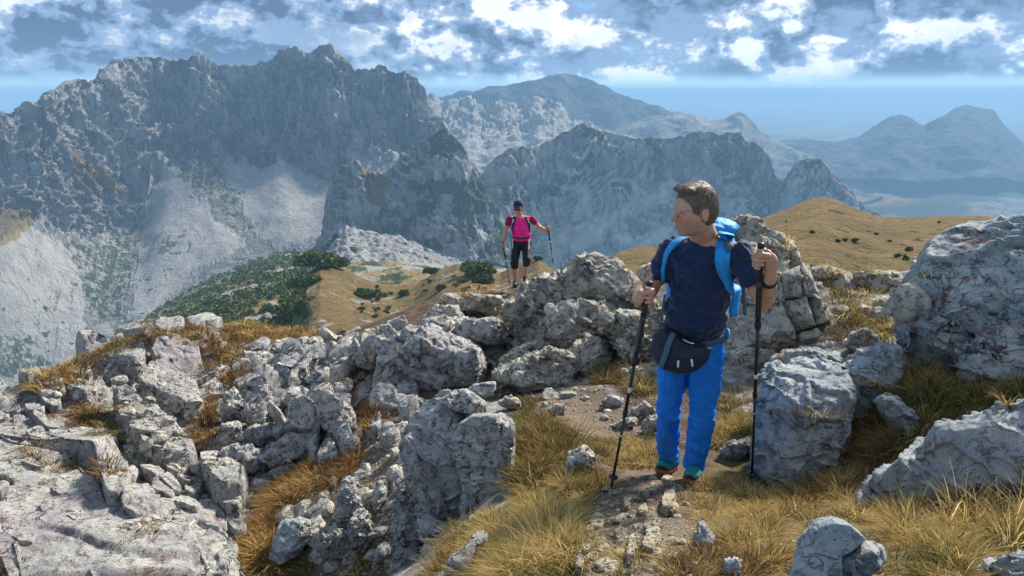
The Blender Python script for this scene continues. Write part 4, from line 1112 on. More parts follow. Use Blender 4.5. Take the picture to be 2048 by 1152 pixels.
rock('boulder', [(1930, 1165), (1960, 1140), (2048, 1112), (2140, 1100), (2150, 1230), (1930, 1230)], 2.0, ROCKB, label='flat topped rough stone below the straw tussock', T=0.16, seed=810, amp=0.5)
rock('stone', [(888, 1160), (905, 1120), (940, 1080), (965, 1060), (978, 1064), (952, 1102), (934, 1145), (922, 1190), (878, 1200)], 2.6, ROCKW, label='narrow pale rib of rock poking out of the golden tussock', cat='stone', T=0.12, seed=811, amp=0.5, crack=0.3)
rock('boulder', [(538, 1117), (548, 1080), (570, 1043), (600, 1033), (620, 1043), (618, 1077), (590, 1112), (560, 1130)], None, ROCKB, label='lone blue grey boulder in rusty grass on the gully floor', T=0.2, seed=812, amp=0.5, crack=0.3)
rock('stone', [(1128, 944), (1145, 905), (1170, 893), (1192, 905), (1185, 935), (1150, 955)], None, ROCKW, label='pale rock knob behind the tuft at the short pole tip', cat='stone', T=0.14, seed=813)
rock('stone', [(1203, 806), (1220, 791), (1247, 797), (1242, 812), (1215, 816)], None, ROCKB, label='grey stone on the far edge of the brown dirt', cat='stone', T=0.09, seed=814)
rock('stone', [(1213, 862), (1240, 842), (1272, 834), (1275, 850), (1245, 862)], None, ROCKW, label='thin flat pale stone tilted beside the dirt path', cat='stone', T=0.1, seed=815, amp=0.5)
rock('stone', [(1243, 836), (1290, 805), (1310, 822), (1275, 848)], None, ROCK, label='grey wedge of stone behind the thin flat stone', cat='stone', T=0.12, seed=816)
rock('stone', [(1281, 852), (1300, 830), (1318, 832), (1316, 860), (1292, 872)], None, ROCKW, label='blunt pale stone touching the blue trouser leg', cat='stone', T=0.09, seed=817)
rock('stone', [(998, 806), (1012, 794), (1038, 798), (1042, 818), (1012, 816)], None, ROCKW, label='small angular stone behind the flat pale crag top', cat='stone', T=0.08, seed=818)
rock('stone', [(925, 792), (950, 770), (990, 765), (986, 790), (950, 797)], 6.0, ROCK, label='thin grey plate lying at the foot of the trail outcrop', cat='stone', T=0.12, seed=819, amp=0.4)
rock('stone', [(1096, 820), (1110, 808), (1130, 812), (1128, 830), (1105, 832)], None, ROCKW, label='rough brownish stone in the middle of the dirt', cat='stone', T=0.08, seed=820)
rock('stone', [(1440, 900), (1460, 885), (1500, 880), (1505, 900), (1470, 925), (1445, 920)], None, ROCKW, label='knobbly pale stone between blue trousers and upright boulder', cat='stone', T=0.1, seed=821)
rock('stone', [(1465, 893), (1500, 872), (1512, 880), (1505, 900), (1480, 905)], 4.7, ROCKW, label='narrow stone behind the knobbly pale stone', cat='stone', T=0.1, seed=822)
rock('stone', [(1385, 1098), (1400, 1048), (1410, 1045), (1425, 1080), (1415, 1095)], None, ROCKB, label='pointed whitish stone standing in the dirt', cat='stone', T=0.04, seed=823, amp=0.5, crack=0.2)
rock('stone', [(1448, 1140), (1452, 1120), (1475, 1115), (1484, 1135), (1475, 1150), (1455, 1152)], None, ROCKB, label='small rounded bluish stone in front of a straw tuft', cat='stone', T=0.035, seed=824, amp=0.4, crack=0.2)
rock('stone', [(1508, 1095), (1520, 1084), (1532, 1092), (1525, 1103)], None, ROCKW, label='little pale stone caught between straw tufts', cat='stone', T=0.02, seed=825)
# flat bedrock plates showing through the worn trail
CREAM = rock_material('cream_bedrock', (0.24, 0.20, 0.14), (0.40, 0.35, 0.25), (0.52, 0.47, 0.34), None, 0, 14.0)
TR = empty('bedrock_plates', pix(1270, 1050, 2.9)); tag(TR, 'cream bedrock plates worn bare in the trail before the boots', 'bedrock')
for k, pl in enumerate([
    [(1178, 1062), (1180, 1045), (1198, 1032), (1210, 1040), (1207, 1068), (1190, 1066)],
    [(1170, 1070), (1178, 1060), (1188, 1066), (1182, 1076)],
    [(1227, 1070), (1240, 1062), (1256, 1072), (1250, 1092), (1232, 1090)],
    [(1163, 1100), (1172, 1085), (1183, 1092), (1178, 1117), (1165, 1115)],
    [(1150, 1150), (1153, 1122), (1168, 1122), (1165, 1150)],
    [(1246, 1020), (1248, 985), (1256, 980), (1262, 1005), (1260, 1040), (1252, 1042)],
    [(1320, 1020), (1325, 985), (1345, 975), (1354, 1000), (1340, 1035), (1326, 1036)],
    [(1338, 1040), (1345, 1005), (1358, 1000), (1356, 1030)],
    [(1275, 1035), (1280, 1012), (1290, 1012), (1296, 1030), (1284, 1040)],
    [(1285, 1000), (1292, 980), (1300, 985), (1296, 1002)],
    [(1250, 1130), (1256, 1085), (1275, 1072), (1278, 1090), (1266, 1130)],
    [(1282, 1065), (1295, 1040), (1322, 1045), (1326, 1062), (1300, 1075)],
    [(1280, 1105), (1292, 1070), (1325, 1066), (1320, 1095), (1300, 1115)],
    [(1320, 965), (1330, 955), (1345, 960), (1340, 975)],
]):
    slab(TR, pl, 0.03, CREAM, 900 + k, name='bedrock_plate', crack=0.25, amp=0.35, edge=0.9)

# ------------------------------------------------------------------ scatter: loose stones, gravel, grass
bpy.context.view_layer.update()
DG = bpy.context.evaluated_depsgraph_get()
HAZE = bpy.data.objects['haze']; HAZE.hide_viewport = True
bpy.context.view_layer.update(); DG = bpy.context.evaluated_depsgraph_get()
def hit(px, py, far=40.0):
    P = pix(px, py, 1.0); d = Vector(P - np.array([0, 0, CAMZ])).normalized()
    ok, loc, nrm, idx, ob, mat_ = SC.ray_cast(DG, Vector((0, 0, CAMZ)), d, distance=far)
    return (loc, nrm, ob) if ok else None

def in_poly(x, y, poly):
    c = False; n = len(poly); j = n - 1
    for i in range(n):
        xi, yi = poly[i]; xj, yj = poly[j]
        if (yi > y) != (yj > y) and x < (xj - xi) * (y - yi) / (yj - yi) + xi: c = not c
        j = i
    return c
def sample_poly(poly, n, rng):
    xs = [p[0] for p in poly]; ys = [p[1] for p in poly]; out = []
    k = 0
    while len(out) < n and k < n * 40:
        k += 1
        x, y = rng.uniform(min(xs), max(xs)), rng.uniform(min(ys), max(ys))
        if in_poly(x, y, poly): out.append((x, y))
    return out

# stone shapes shared by the copies
STONE_MESH = []
def stone_shape(seed, flat, n=8):
    rng = np.random.RandomState(seed)
    D, Fc = cube_sphere(n)
    L = D.copy() * np.array([1.0, rng.uniform(0.6, 0.95), flat])
    for j in range(9):
        nr = rng.normal(size=3) * np.array([1, 1, 0.8 / max(flat, 0.2)]); nr /= np.linalg.norm(nr)
        s = L @ nr; dm = s.max() * rng.uniform(0.55, 0.9)
        L = L - nr * (np.maximum(0, s - dm) * 0.95)[:, None]
    N = vnormals(L, Fc)
    L = L + N * (fbm(L / 0.5 + seed, 3) * 0.13 * min(1, flat * 2.5))[:, None]
    me = bpy.data.meshes.new('stone')
    me.from_pydata([tuple(v) for v in L], [], [tuple(f) for f in Fc])
    return me
for s in range(8): STONE_MESH.append(stone_shape(s, 0.6))
TRAIL_MESH = [stone_shape(70 + s, 0.45) for s in range(6)]
PLATE_MESH = [stone_shape(40 + s, 0.2) for s in range(8)]
def put_stone(me, mat, loc, nrm, size, rng, name, label, group, sink=0.25, tilt=0.3):
    if not me.materials: me.materials.append(mat)
    o = bpy.data.objects.new(name, me); COL.objects.link(o)
    up = (nrm + Vector((rng.gauss(0, tilt), rng.gauss(0, tilt), 0.3))).normalized()
    q = up.to_track_quat('Z', 'Y') @ Matrix.Rotation(rng.uniform(0, 6.28), 3, 'Z').to_quaternion()
    o.rotation_euler = q.to_euler(); o.scale = (size, size, size)
    o.location = loc - up * (size * 0.0) + Vector((0, 0, size * 0.05))
    tag(o, label, 'stone', group)
    return o
rg = random.Random(5)
OUT_OK = lambda ob: True
for px, py in sample_poly([(1150, 1150), (1190, 1000), (1240, 950), (1370, 960), (1400, 1020), (1390, 1150)], 120, rg):
    h = hit(px, py)
    if h and h[2].name == 'ground':
        put_stone(rg.choice(TRAIL_MESH), CREAM, h[0], h[1], rg.choice([0.010, 0.014, 0.02, 0.028, 0.042]), rg, 'loose_stone', 'small loose limestone chip on the worn dirt trail', 'chips on the trail')
for px, py in sample_poly([(1060, 850), (1080, 790), (1180, 770), (1330, 800), (1300, 880), (1180, 890)], 40, rg):
    h = hit(px, py)
    if h and h[2].name == 'ground':
        put_stone(rg.choice(STONE_MESH), ROCKW, h[0], h[1], rg.choice([0.014, 0.02, 0.03, 0.05]), rg, 'loose_stone', 'loose stone on the bare brown dirt below the pale outcrop', 'stones on the bare dirt')
for px, py in sample_poly([(520, 880), (700, 870), (800, 860), (830, 960), (790, 1100), (640, 1150), (560, 1000)], 150, rg):
    h = hit(px, py)
    if h and h[2].name == 'ground':
        put_stone(rg.choice(STONE_MESH), ROCK, h[0], h[1], rg.choice([0.025, 0.04, 0.06, 0.09, 0.14]), rg, 'loose_stone', 'loose stone on the brown gully slope left of the cracked crag', 'stones in the gully')
for px, py in sample_poly([(480, 720), (520, 690), (700, 690), (780, 700), (770, 820), (690, 810), (600, 860), (540, 830), (480, 790)], 240, rg):
    h = hit(px, py)
    if h:
        put_stone(rg.choice(PLATE_MESH), ROCK, h[0], h[1], rg.choice([0.07, 0.09, 0.12, 0.16, 0.20]), rg, 'stone_plate', 'thin grey limestone plate in the jumbled shale pile', 'plates in the shale pile', tilt=0.35)
for px, py in sample_poly([(560, 690), (640, 660), (760, 665), (780, 720), (700, 720)], 50, rg):
    h = hit(px, py)
    if h:
        put_stone(rg.choice(STONE_MESH), ROCKW, h[0], h[1], rg.choice([0.08, 0.11, 0.16]), rg, 'crest_stone', 'pale loose block along the crest above the shale pile', 'blocks along the crest', tilt=0.3)
for px, py in sample_poly([(80, 790), (240, 700), (420, 820), (430, 960), (300, 920), (200, 850)], 90, rg):
    h = hit(px, py)
    if h:
        put_stone(rg.choice(STONE_MESH), ROCKG, h[0], h[1], rg.choice([0.02, 0.03, 0.045, 0.07, 0.10]), rg, 'loose_stone', 'loose stone among the broad tilted slabs', 'stones on the slabs')
for px, py in sample_poly([(1020, 600), (1200, 560), (1320, 700), (1280, 780), (1100, 800), (1000, 760)], 24, rg):
    h = hit(px, py)
    if h:
        put_stone(rg.choice(STONE_MESH), ROCKW, h[0], h[1], rg.choice([0.04, 0.06, 0.09, 0.13]), rg, 'loose_stone', 'loose stone lying on the pale craggy outcrop', 'stones on the pale outcrop')
for px, py in sample_poly([(1580, 530), (1880, 530), (1780, 690), (1660, 700)], 26, rg):
    h = hit(px, py)
    if h:
        put_stone(rg.choice(STONE_MESH), ROCKW, h[0], h[1], rg.choice([0.04, 0.06, 0.1, 0.15]), rg, 'loose_stone', 'loose stone on the low rock band below the saddle', 'stones on the crest band')

def gravel():
    """fine gravel too small to pick apart"""
    rng = random.Random(9); Vs, Fs = [], []
    D, Fc = cube_sphere(2); base = 0; rs = np.random.RandomState(3)
    areas = [([(1140, 1160), (1190, 1000), (1240, 950), (1370, 960), (1400, 1020), (1390, 1160)], 1300, 0.004, 0.011), ([(1060, 850), (1080, 790), (1180, 770), (1330, 800), (1300, 880), (1180, 890)], 500, 0.007, 0.016),
             ([(520, 880), (700, 870), (820, 860), (850, 960), (790, 1150), (640, 1150), (560, 1000)], 1800, 0.008, 0.024), ([(440, 720), (520, 680), (780, 690), (780, 830), (600, 860), (440, 800)], 900, 0.014, 0.04), ([(60, 800), (240, 700), (420, 760), (460, 960), (300, 920), (200, 850)], 1000, 0.01, 0.03), ([(1000, 640), (1250, 660), (1300, 780), (1000, 800)], 400, 0.012, 0.035)]
    for poly, n, a, b in areas:
        for px, py in sample_poly(poly, n, rng):
            h = hit(px, py)
            if not h or h[2].name.split('.')[0] == 'loose_stone': continue
            s = a + (b - a) * rng.random() ** 3
            Q, _ = np.linalg.qr(rs.normal(size=(3, 3)))
            v = (D * (np.array([1, 0.8, 0.55]) * rs.uniform(0.7, 1.2, 3)) * s * rs.uniform(0.8, 1.15, (len(D), 1))) @ Q + np.array(h[0])
            Vs.append(v); Fs.append(Fc + base); base += len(D)
    o = mesh_obj('gravel', np.concatenate(Vs), np.concatenate(Fs), ROCKW, smooth_shade=False)
    tag(o, 'fine pale gravel strewn over the soil', 'gravel', kind='stuff')
gravel()
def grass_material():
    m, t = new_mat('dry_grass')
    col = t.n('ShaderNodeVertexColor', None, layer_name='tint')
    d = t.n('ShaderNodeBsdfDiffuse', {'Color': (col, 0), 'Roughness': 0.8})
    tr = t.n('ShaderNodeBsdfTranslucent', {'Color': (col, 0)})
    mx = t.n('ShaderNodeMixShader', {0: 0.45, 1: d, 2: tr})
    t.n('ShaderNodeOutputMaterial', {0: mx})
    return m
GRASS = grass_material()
PAL = {'straw': [(0.64, 0.48, 0.21), (0.72, 0.58, 0.30), (0.58, 0.41, 0.15), (0.42, 0.32, 0.12)],
       'brown': [(0.42, 0.28, 0.12), (0.52, 0.37, 0.17), (0.18, 0.12, 0.05), (0.12, 0.10, 0.035)],
       'olive': [(0.30, 0.24, 0.09), (0.42, 0.33, 0.13), (0.12, 0.12, 0.035), (0.09, 0.11, 0.03)],
       'rust': [(0.42, 0.23, 0.08), (0.52, 0.32, 0.13), (0.30, 0.12, 0.045), (0.16, 0.10, 0.035)],
       'heath': [(0.15, 0.08, 0.045), (0.20, 0.12, 0.06), (0.10, 0.07, 0.035), (0.26, 0.17, 0.07)]}
class Grass:
    def __init__(s): s.V = []; s.F = []; s.C = []; s.n = 0
    def tuft(s, loc, n, r, L, w, pal, rs, droop=0.8, lean=(0, 0), nrm=None):
        root = np.array(loc)
        a = rs.uniform(0, 2 * math.pi, n); rr = r * np.sqrt(rs.uniform(0, 1, n))
        dirx, diry = np.cos(a), np.sin(a)
        base = root + np.stack([dirx * rr, diry * rr, -0.02 + 0 * rr], -1)
        if nrm is not None and nrm[2] > 0.3:
            base[:, 2] -= np.clip((dirx * nrm[0] + diry * nrm[1]) / nrm[2], -1.2, 1.2) * rr
        out = np.clip(rr / max(r, 1e-6), 0, 1) * 0.55 + rs.uniform(0.05, 0.45, n)
        jitter = rs.normal(0, 0.35, (n, 2))
        hx = dirx * out + jitter[:, 0] * 0.6 + lean[0]; hy = diry * out + jitter[:, 1] * 0.6 + lean[1]
        ln = L * rs.uniform(0.55, 1.15, n) * (1 - 0.25 * np.clip(rr / max(r, 1e-6), 0, 1))
        up = np.stack([hx, hy, np.ones(n)], -1); up /= np.linalg.norm(up, axis=1)[:, None]
        hor = np.stack([hx, hy, 0 * hx], -1); hor /= (np.linalg.norm(hor, axis=1)[:, None] + 1e-6)
        side = np.stack([-hor[:, 1], hor[:, 0], 0 * hx], -1)
        tw = rs.uniform(-0.7, 0.7, n)[:, None]; side = side + hor * tw; side /= np.linalg.norm(side, axis=1)[:, None]
        dr = (droop * rs.uniform(0.2, 1.2, n))[:, None]
        lv = []
        for k, t in enumerate((0.0, 0.36, 0.7, 1.0)):
            P = base + up * (ln * t)[:, None] + (hor * 0.75 - np.array([0, 0, 0.55])) * (dr * ln[:, None] * t * t)
            ww = (w * (1.0, 0.85, 0.6, 0.12)[k]) * 0.5
            lv += [P - side * ww, P + side * ww]
        V = np.stack(lv, 1)                                # n, 8, 3
        idx = s.n + np.arange(n)[:, None] * 8
        for k in range(3):
            s.F.append(np.concatenate([idx + 2 * k, idx + 2 * k + 1, idx + 2 * k + 3, idx + 2 * k + 2], 1))
        p = np.array(PAL[pal]); ci = rs.randint(0, len(p), n); c = p[ci] * rs.uniform(0.75, 1.2, (n, 1))
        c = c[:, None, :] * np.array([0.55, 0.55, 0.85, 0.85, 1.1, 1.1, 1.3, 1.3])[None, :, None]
        s.V.append(V.reshape(-1, 3)); s.C.append(c.reshape(-1, 3)); s.n += n * 8
    def build(s, label):
        C = np.concatenate(s.C); C = np.concatenate([np.clip(C, 0, 1), np.ones((len(C), 1))], 1)
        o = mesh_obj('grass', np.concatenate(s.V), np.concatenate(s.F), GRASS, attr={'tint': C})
        tag(o, label, 'grass', kind='stuff')

def grow(areas, label, seed, only=None):
    g = Grass(); rng = random.Random(seed); rs = np.random.RandomState(seed)
    for poly, n, blades, r, L, w, pal, kw in areas:
        for px, py in sample_poly(poly, n, rng):
            h = hit(px, py)
            if not h: continue
            nm = h[2].name.split('.')[0]
            if nm not in ('ground', 'gravel', 'loose_stone') and not kw.get('rock'): continue
            if h[1][2] < 0.25: continue
            s = rng.uniform(0.5, 1.1)
            pl = rng.choice(pal) if isinstance(pal, list) else pal
            g.tuft(h[0], int(blades * rng.uniform(0.7, 1.3)), r * s, L * s, w, pl, rs, kw.get('droop', 0.8), kw.get('lean', (0, 0)), h[1])
    if g.n: g.build(label)

# near the trail
grow([([(860, 1160), (900, 1090), (960, 1030), (1010, 1010), (960, 1080), (910, 1160)], 22, 120, 0.07, 0.14, 0.0036, ['rust', 'olive', 'straw'], dict(rock=1, lean=(-0.2, -0.2))),
      ([(900, 1160), (930, 1110), (1000, 1010), (1060, 1000), (1110, 1000), (1150, 1040), (1150, 1160)], 56, 210, 0.075, 0.16, 0.0032, ['straw', 'straw', 'straw', 'olive'], dict(lean=(-0.15, -0.25), rock=1)),
      ([(930, 1160), (1000, 1060), (1120, 1010), (1140, 1160)], 14, 100, 0.07, 0.26, 0.0034, 'straw', dict(lean=(0.0, -0.2))),
      ([(1120, 980), (1140, 920), (1200, 910), (1222, 960), (1190, 1000), (1130, 1000)], 22, 180, 0.06, 0.15, 0.0038, ['brown', 'olive', 'straw'], dict(rock=1)),
      ([(1230, 1160), (1260, 1110), (1360, 1100), (1400, 1160)], 12, 150, 0.05, 0.10, 0.003, ['straw', 'olive'], {})],
     'golden tussock grass left of the worn trail', 21)
grow([([(1025, 830), (1080, 830), (1150, 880), (1120, 940), (1060, 990), (1020, 960)], 60, 120, 0.10, 0.20, 0.005, ['olive', 'brown', 'olive'], dict(rock=1)),
      ([(1180, 890), (1300, 870), (1310, 930), (1220, 940)], 52, 130, 0.09, 0.12, 0.0045, ['straw', 'olive', 'straw'], {}),
      ([(1060, 790), (1020, 800), (990, 800), (1060, 830)], 10, 60, 0.1, 0.16, 0.006, 'olive', {}),
      ([(1430, 860), (1500, 850), (1505, 880), (1440, 890)], 24, 110, 0.08, 0.17, 0.005, ['straw', 'olive'], {}),
      ([(1420, 800), (1480, 790), (1500, 850), (1430, 850)], 16, 90, 0.10, 0.16, 0.006, ['olive', 'brown'], dict(rock=1)),
      ([(1260, 720), (1300, 760), (1310, 800), (1250, 790)], 14, 80, 0.10, 0.18, 0.006, ['straw', 'olive'], dict(rock=1))],
     'mixed olive and straw grass around the dirt patch behind the man', 22)
grow([([(1370, 1000), (1390, 960), (1450, 960), (1540, 985), (1580, 1040), (1560, 1120), (1500, 1130), (1440, 1060)], 40, 170, 0.065, 0.13, 0.0034, ['straw', 'straw', 'brown', 'straw'], dict(lean=(-0.12, -0.15))),
      ([(1560, 1000), (1620, 950), (1700, 900), (1760, 900), (1750, 1020), (1690, 1040), (1590, 1060)], 44, 170, 0.08, 0.14, 0.004, ['brown', 'brown', 'straw'], dict(lean=(-0.2, -0.3))),
      ([(1620, 860), (1640, 800), (1760, 760), (1860, 800), (1880, 860), (1800, 920), (1700, 900)], 60, 170, 0.09, 0.18, 0.0044, ['olive', 'brown', 'straw'], dict(lean=(-0.25, -0.2), rock=1)),
      ([(1750, 770), (1790, 730), (1900, 760), (1910, 820), (1850, 840)], 26, 160, 0.08, 0.21, 0.0044, ['olive', 'brown'], dict(lean=(-0.2, -0.1), rock=1)),
      ([(1950, 800), (2048, 770), (2100, 800), (2048, 830)], 18, 150, 0.07, 0.2, 0.0045, ['brown', 'olive'], dict(rock=1)),
      ([(1520, 1010), (1560, 990), (1640, 950), (1690, 900), (1700, 960), (1600, 1030)], 26, 150, 0.06, 0.15, 0.004, ['brown', 'straw'], dict(lean=(-0.1, -0.1))),
      ([(1600, 800), (1650, 800), (1660, 830), (1610, 840)], 10, 120, 0.06, 0.16, 0.0045, ['brown', 'straw'], dict(rock=1)),
      ([(1760, 1110), (1790, 1010), (1900, 1000), (2100, 1020), (2100, 1120), (1930, 1160), (1770, 1160)], 56, 180, 0.07, 0.13, 0.003, ['straw', 'straw', 'olive'], dict(lean=(0.0, -0.15))),
      ([(1790, 1050), (1900, 1010), (2100, 1030), (2060, 1120), (1850, 1130)], 18, 50, 0.06, 0.28, 0.004, 'straw', dict(lean=(0.2, -0.1), droop=0.6)),
      ([(1400, 1160), (1420, 1080), (1560, 1110), (1580, 1160)], 18, 140, 0.07, 0.12, 0.003, ['heath', 'brown', 'straw'], {})],
     'straw and brown tussock grass among the boulders right of the trail', 23)
grow([([(20, 800), (120, 740), (300, 680), (560, 690), (600, 800), (520, 960), (300, 920), (120, 890)], 150, 70, 0.09, 0.15, 0.008, ['rust', 'brown', 'rust', 'heath'], {}),
      ([(470, 1160), (500, 1050), (560, 960), (640, 900), (640, 960), (580, 1020), (560, 1140)], 75, 130, 0.11, 0.24, 0.006, ['rust', 'rust', 'straw', 'brown'], dict(lean=(-0.3, -0.3))),
      ([(620, 900), (690, 890), (720, 960), (690, 990), (640, 970)], 34, 110, 0.10, 0.2, 0.006, ['rust', 'brown'], dict(lean=(-0.2, -0.3))),
      ([(560, 1160), (600, 1120), (780, 1060), (800, 1150)], 30, 90, 0.09, 0.13, 0.006, ['olive', 'brown', 'olive'], {}),
      ([(690, 790), (700, 730), (770, 690), (790, 740), (780, 830), (740, 900), (700, 870)], 46, 100, 0.11, 0.24, 0.008, ['rust', 'rust', 'heath'], dict(rock=1, lean=(-0.1, -0.2))),
      ([(390, 800), (410, 770), (450, 780), (440, 880), (390, 890)], 30, 90, 0.12, 0.2, 0.008, ['rust', 'brown', 'heath'], dict(rock=1)),
      ([(400, 870), (450, 860), (450, 890), (410, 895)], 12, 110, 0.12, 0.22, 0.008, 'rust', dict(rock=1)),
      ([(150, 850), (180, 800), (260, 820), (250, 870), (200, 880)], 26, 80, 0.12, 0.16, 0.008, ['brown', 'olive', 'rust'], dict(rock=1)),
      ([(20, 905), (60, 890), (130, 930), (260, 940), (200, 960), (100, 935)], 16, 70, 0.09, 0.12, 0.007, ['brown', 'rust'], dict(rock=1)),
      ([(230, 1060), (300, 1050), (330, 1080), (250, 1090)], 10, 60, 0.07, 0.09, 0.006, ['brown', 'heath'], dict(rock=1)),
      ([(380, 700), (460, 680), (520, 700), (480, 780), (400, 770)], 40, 80, 0.13, 0.18, 0.009, ['brown', 'rust', 'heath'], dict(rock=1))],
     'rusty grass in the gully and between the left hand slabs', 24)
grow([([(40, 775), (120, 735), (170, 720), (160, 760), (80, 780)], 40, 70, 0.15, 0.17, 0.010, ['rust', 'brown', 'straw'], dict(rock=1)),
      ([(170, 715), (240, 680), (320, 655), (330, 668), (230, 705)], 34, 60, 0.15, 0.14, 0.010, ['rust', 'brown', 'olive'], dict(rock=1)),
      ([(300, 668), (420, 652), (500, 640), (620, 652), (720, 665), (700, 680), (560, 680), (470, 720), (420, 700)], 120, 70, 0.16, 0.18, 0.011, ['rust', 'straw', 'brown'], dict(rock=1)),
      ([(870, 605), (900, 595), (960, 590), (1000, 560), (1010, 585), (900, 612)], 26, 60, 0.14, 0.2, 0.012, ['straw', 'rust'], dict(rock=1)),
      ([(930, 650), (950, 630), (960, 650), (945, 660)], 6, 70, 0.12, 0.2, 0.010, 'rust', dict(rock=1)),
      ([(950, 720), (970, 700), (985, 730), (975, 760), (955, 755)], 10, 80, 0.1, 0.2, 0.008, 'rust', dict(rock=1)),
      ([(1020, 640), (1080, 640), (1070, 690), (1020, 680)], 20, 60, 0.12, 0.16, 0.009, ['heath', 'olive'], dict(rock=1)),
      ([(1140, 690), (1180, 670), (1240, 700), (1230, 770), (1190, 760)], 34, 80, 0.12, 0.2, 0.008, ['heath', 'heath', 'rust', 'olive'], dict(rock=1)),
      ([(1180, 560), (1240, 570), (1250, 590), (1190, 600)], 12, 60, 0.1, 0.12, 0.009, ['straw', 'olive'], dict(rock=1)),
      ([(1190, 640), (1240, 640), (1250, 670), (1200, 670)], 10, 60, 0.1, 0.14, 0.009, ['straw', 'rust'], dict(rock=1)),
      ([(1530, 470), (1570, 480), (1600, 540), (1560, 545)], 20, 70, 0.12, 0.18, 0.009, ['straw', 'olive'], dict(rock=1)),
      ([(1440, 440), (1500, 432), (1520, 450), (1450, 450)], 8, 60, 0.1, 0.12, 0.009, ['straw', 'olive'], dict(rock=1)),
      ([(1540, 700), (1590, 690), (1580, 720), (1530, 730)], 14, 70, 0.09, 0.14, 0.007, ['rust', 'olive'], dict(rock=1)),
      ([(1640, 570), (1720, 560), (1780, 600), (1780, 690), (1700, 690), (1660, 640)], 50, 80, 0.13, 0.17, 0.008, ['straw', 'olive', 'brown'], dict(rock=1)),
      ([(1600, 530), (1700, 525), (1870, 535), (1860, 560), (1640, 560)], 40, 60, 0.14, 0.15, 0.010, ['straw', 'olive'], dict(rock=1)),
      ([(1940, 455), (2048, 448), (2048, 465), (1950, 470)], 12, 60, 0.05, 0.05, 0.005, ['rust', 'heath'], dict(rock=1))],
     'short rusty and straw grass along the crest and on the ledges', 25)
# ------------------------------------------------------------------ dwarf pines on the hills
def needle_material():
    m, t = new_mat('pine_needles')
    col = t.n('ShaderNodeVertexColor', None, layer_name='tint')
    d = t.n('ShaderNodeBsdfDiffuse', {'Color': (col, 0)})
    t.n('ShaderNodeOutputMaterial', {0: d})
    return m
NEEDLE = needle_material()
BARK = plain_mat('pine_bark', (0.09, 0.065, 0.05), 0.9, 0.1, 0.3, 4.0)
def sprays(P, N, size, rs):
    """small upturned needle sprays at points P"""
    n = len(P); k = 2
    V, Fq, C = [], [], []
    for j in range(k):
        a = rs.normal(size=(n, 3)); a[:, 2] *= 0.5; a = a + N * 0.3; a /= np.linalg.norm(a, axis=1)[:, None]
        b = np.cross(a, N + rs.normal(size=(n, 3)) * 0.8); b /= np.linalg.norm(b, axis=1)[:, None] + 1e-9
        sz = (size * rs.uniform(0.6, 1.3, n))[:, None]
        V.append(np.stack([P - b * sz * 0.22, P + a * sz * 0.5 - b * sz * 0.35, P + a * sz, P + a * sz * 0.5 + b * sz * 0.35], 1))
    V = np.concatenate(V); C = np.array([0.085, 0.11, 0.032]) * rs.uniform(0.45, 1.7, (len(V), 1)) + rs.uniform(0, 0.03, (len(V), 1)) * np.array([1, 0.9, 0.2])
    C = np.repeat(np.concatenate([C, np.ones((len(V), 1))], 1)[:, None, :], 4, 1)
    return V.reshape(-1, 3), np.arange(len(V) * 4).reshape(-1, 4), C.reshape(-1, 4)
def shrub_geo(wd, ht, rs, n):
    lobes = max(4, int(wd * 0.9)); P, N = [], []
    for j in range(lobes):
        a = rs.uniform(0, 6.28); r = wd * 0.36 * math.sqrt(rs.uniform(0, 1)); c = np.array([r * math.cos(a), r * math.sin(a) * 0.8, ht * 0.25])
        rad = np.array([wd * rs.uniform(0.16, 0.28), wd * rs.uniform(0.16, 0.28), ht * rs.uniform(0.5, 0.8)])
        d = rs.normal(size=(n // lobes, 3)); d /= np.linalg.norm(d, axis=1)[:, None]; d[:, 2] = np.abs(d[:, 2])
        q = rs.uniform(0.72, 1.05, (len(d), 1)); P.append(c + d * rad * q); N.append(d)
    return np.concatenate(P), np.concatenate(N)
def pine_shrub(loc, wd, ht, seed, label, group=None, n=900):
    rs = np.random.RandomState(seed)
    P, N = shrub_geo(wd, ht, rs, n); V, Fq, C = sprays(P, N, wd * 0.055 + 0.22, rs)
    e = empty('dwarf_pine', loc); tag(e, label, 'shrub', group)
    mesh_obj('crown', V + np.array(loc), Fq, NEEDLE, parent=e, smooth_shade=False, attr={'tint': C})
    for j in range(3):
        a = rs.uniform(0, 6.28); r = wd * 0.25
        pts = [np.array(loc) + np.array([0, 0, -0.3]), np.array(loc) + np.array([r * 0.4 * math.cos(a), r * 0.4 * math.sin(a), ht * 0.25]), np.array(loc) + np.array([r * math.cos(a), r * math.sin(a), ht * 0.6])]
        V2 = []
        for q, rr in zip(pts, (0.14, 0.10, 0.05)):
            V2 += [q + np.array([rr * math.cos(t), rr * math.sin(t), 0]) for t in (0, 1.57, 3.14, 4.71)]
        i = np.arange(12).reshape(3, 4); F2 = np.stack([i[:-1], np.roll(i, -1, 1)[:-1], np.roll(i, -1, 1)[1:], i[1:]], -1).reshape(-1, 4)
        mesh_obj('trunk', np.array(V2), F2, BARK, parent=e)
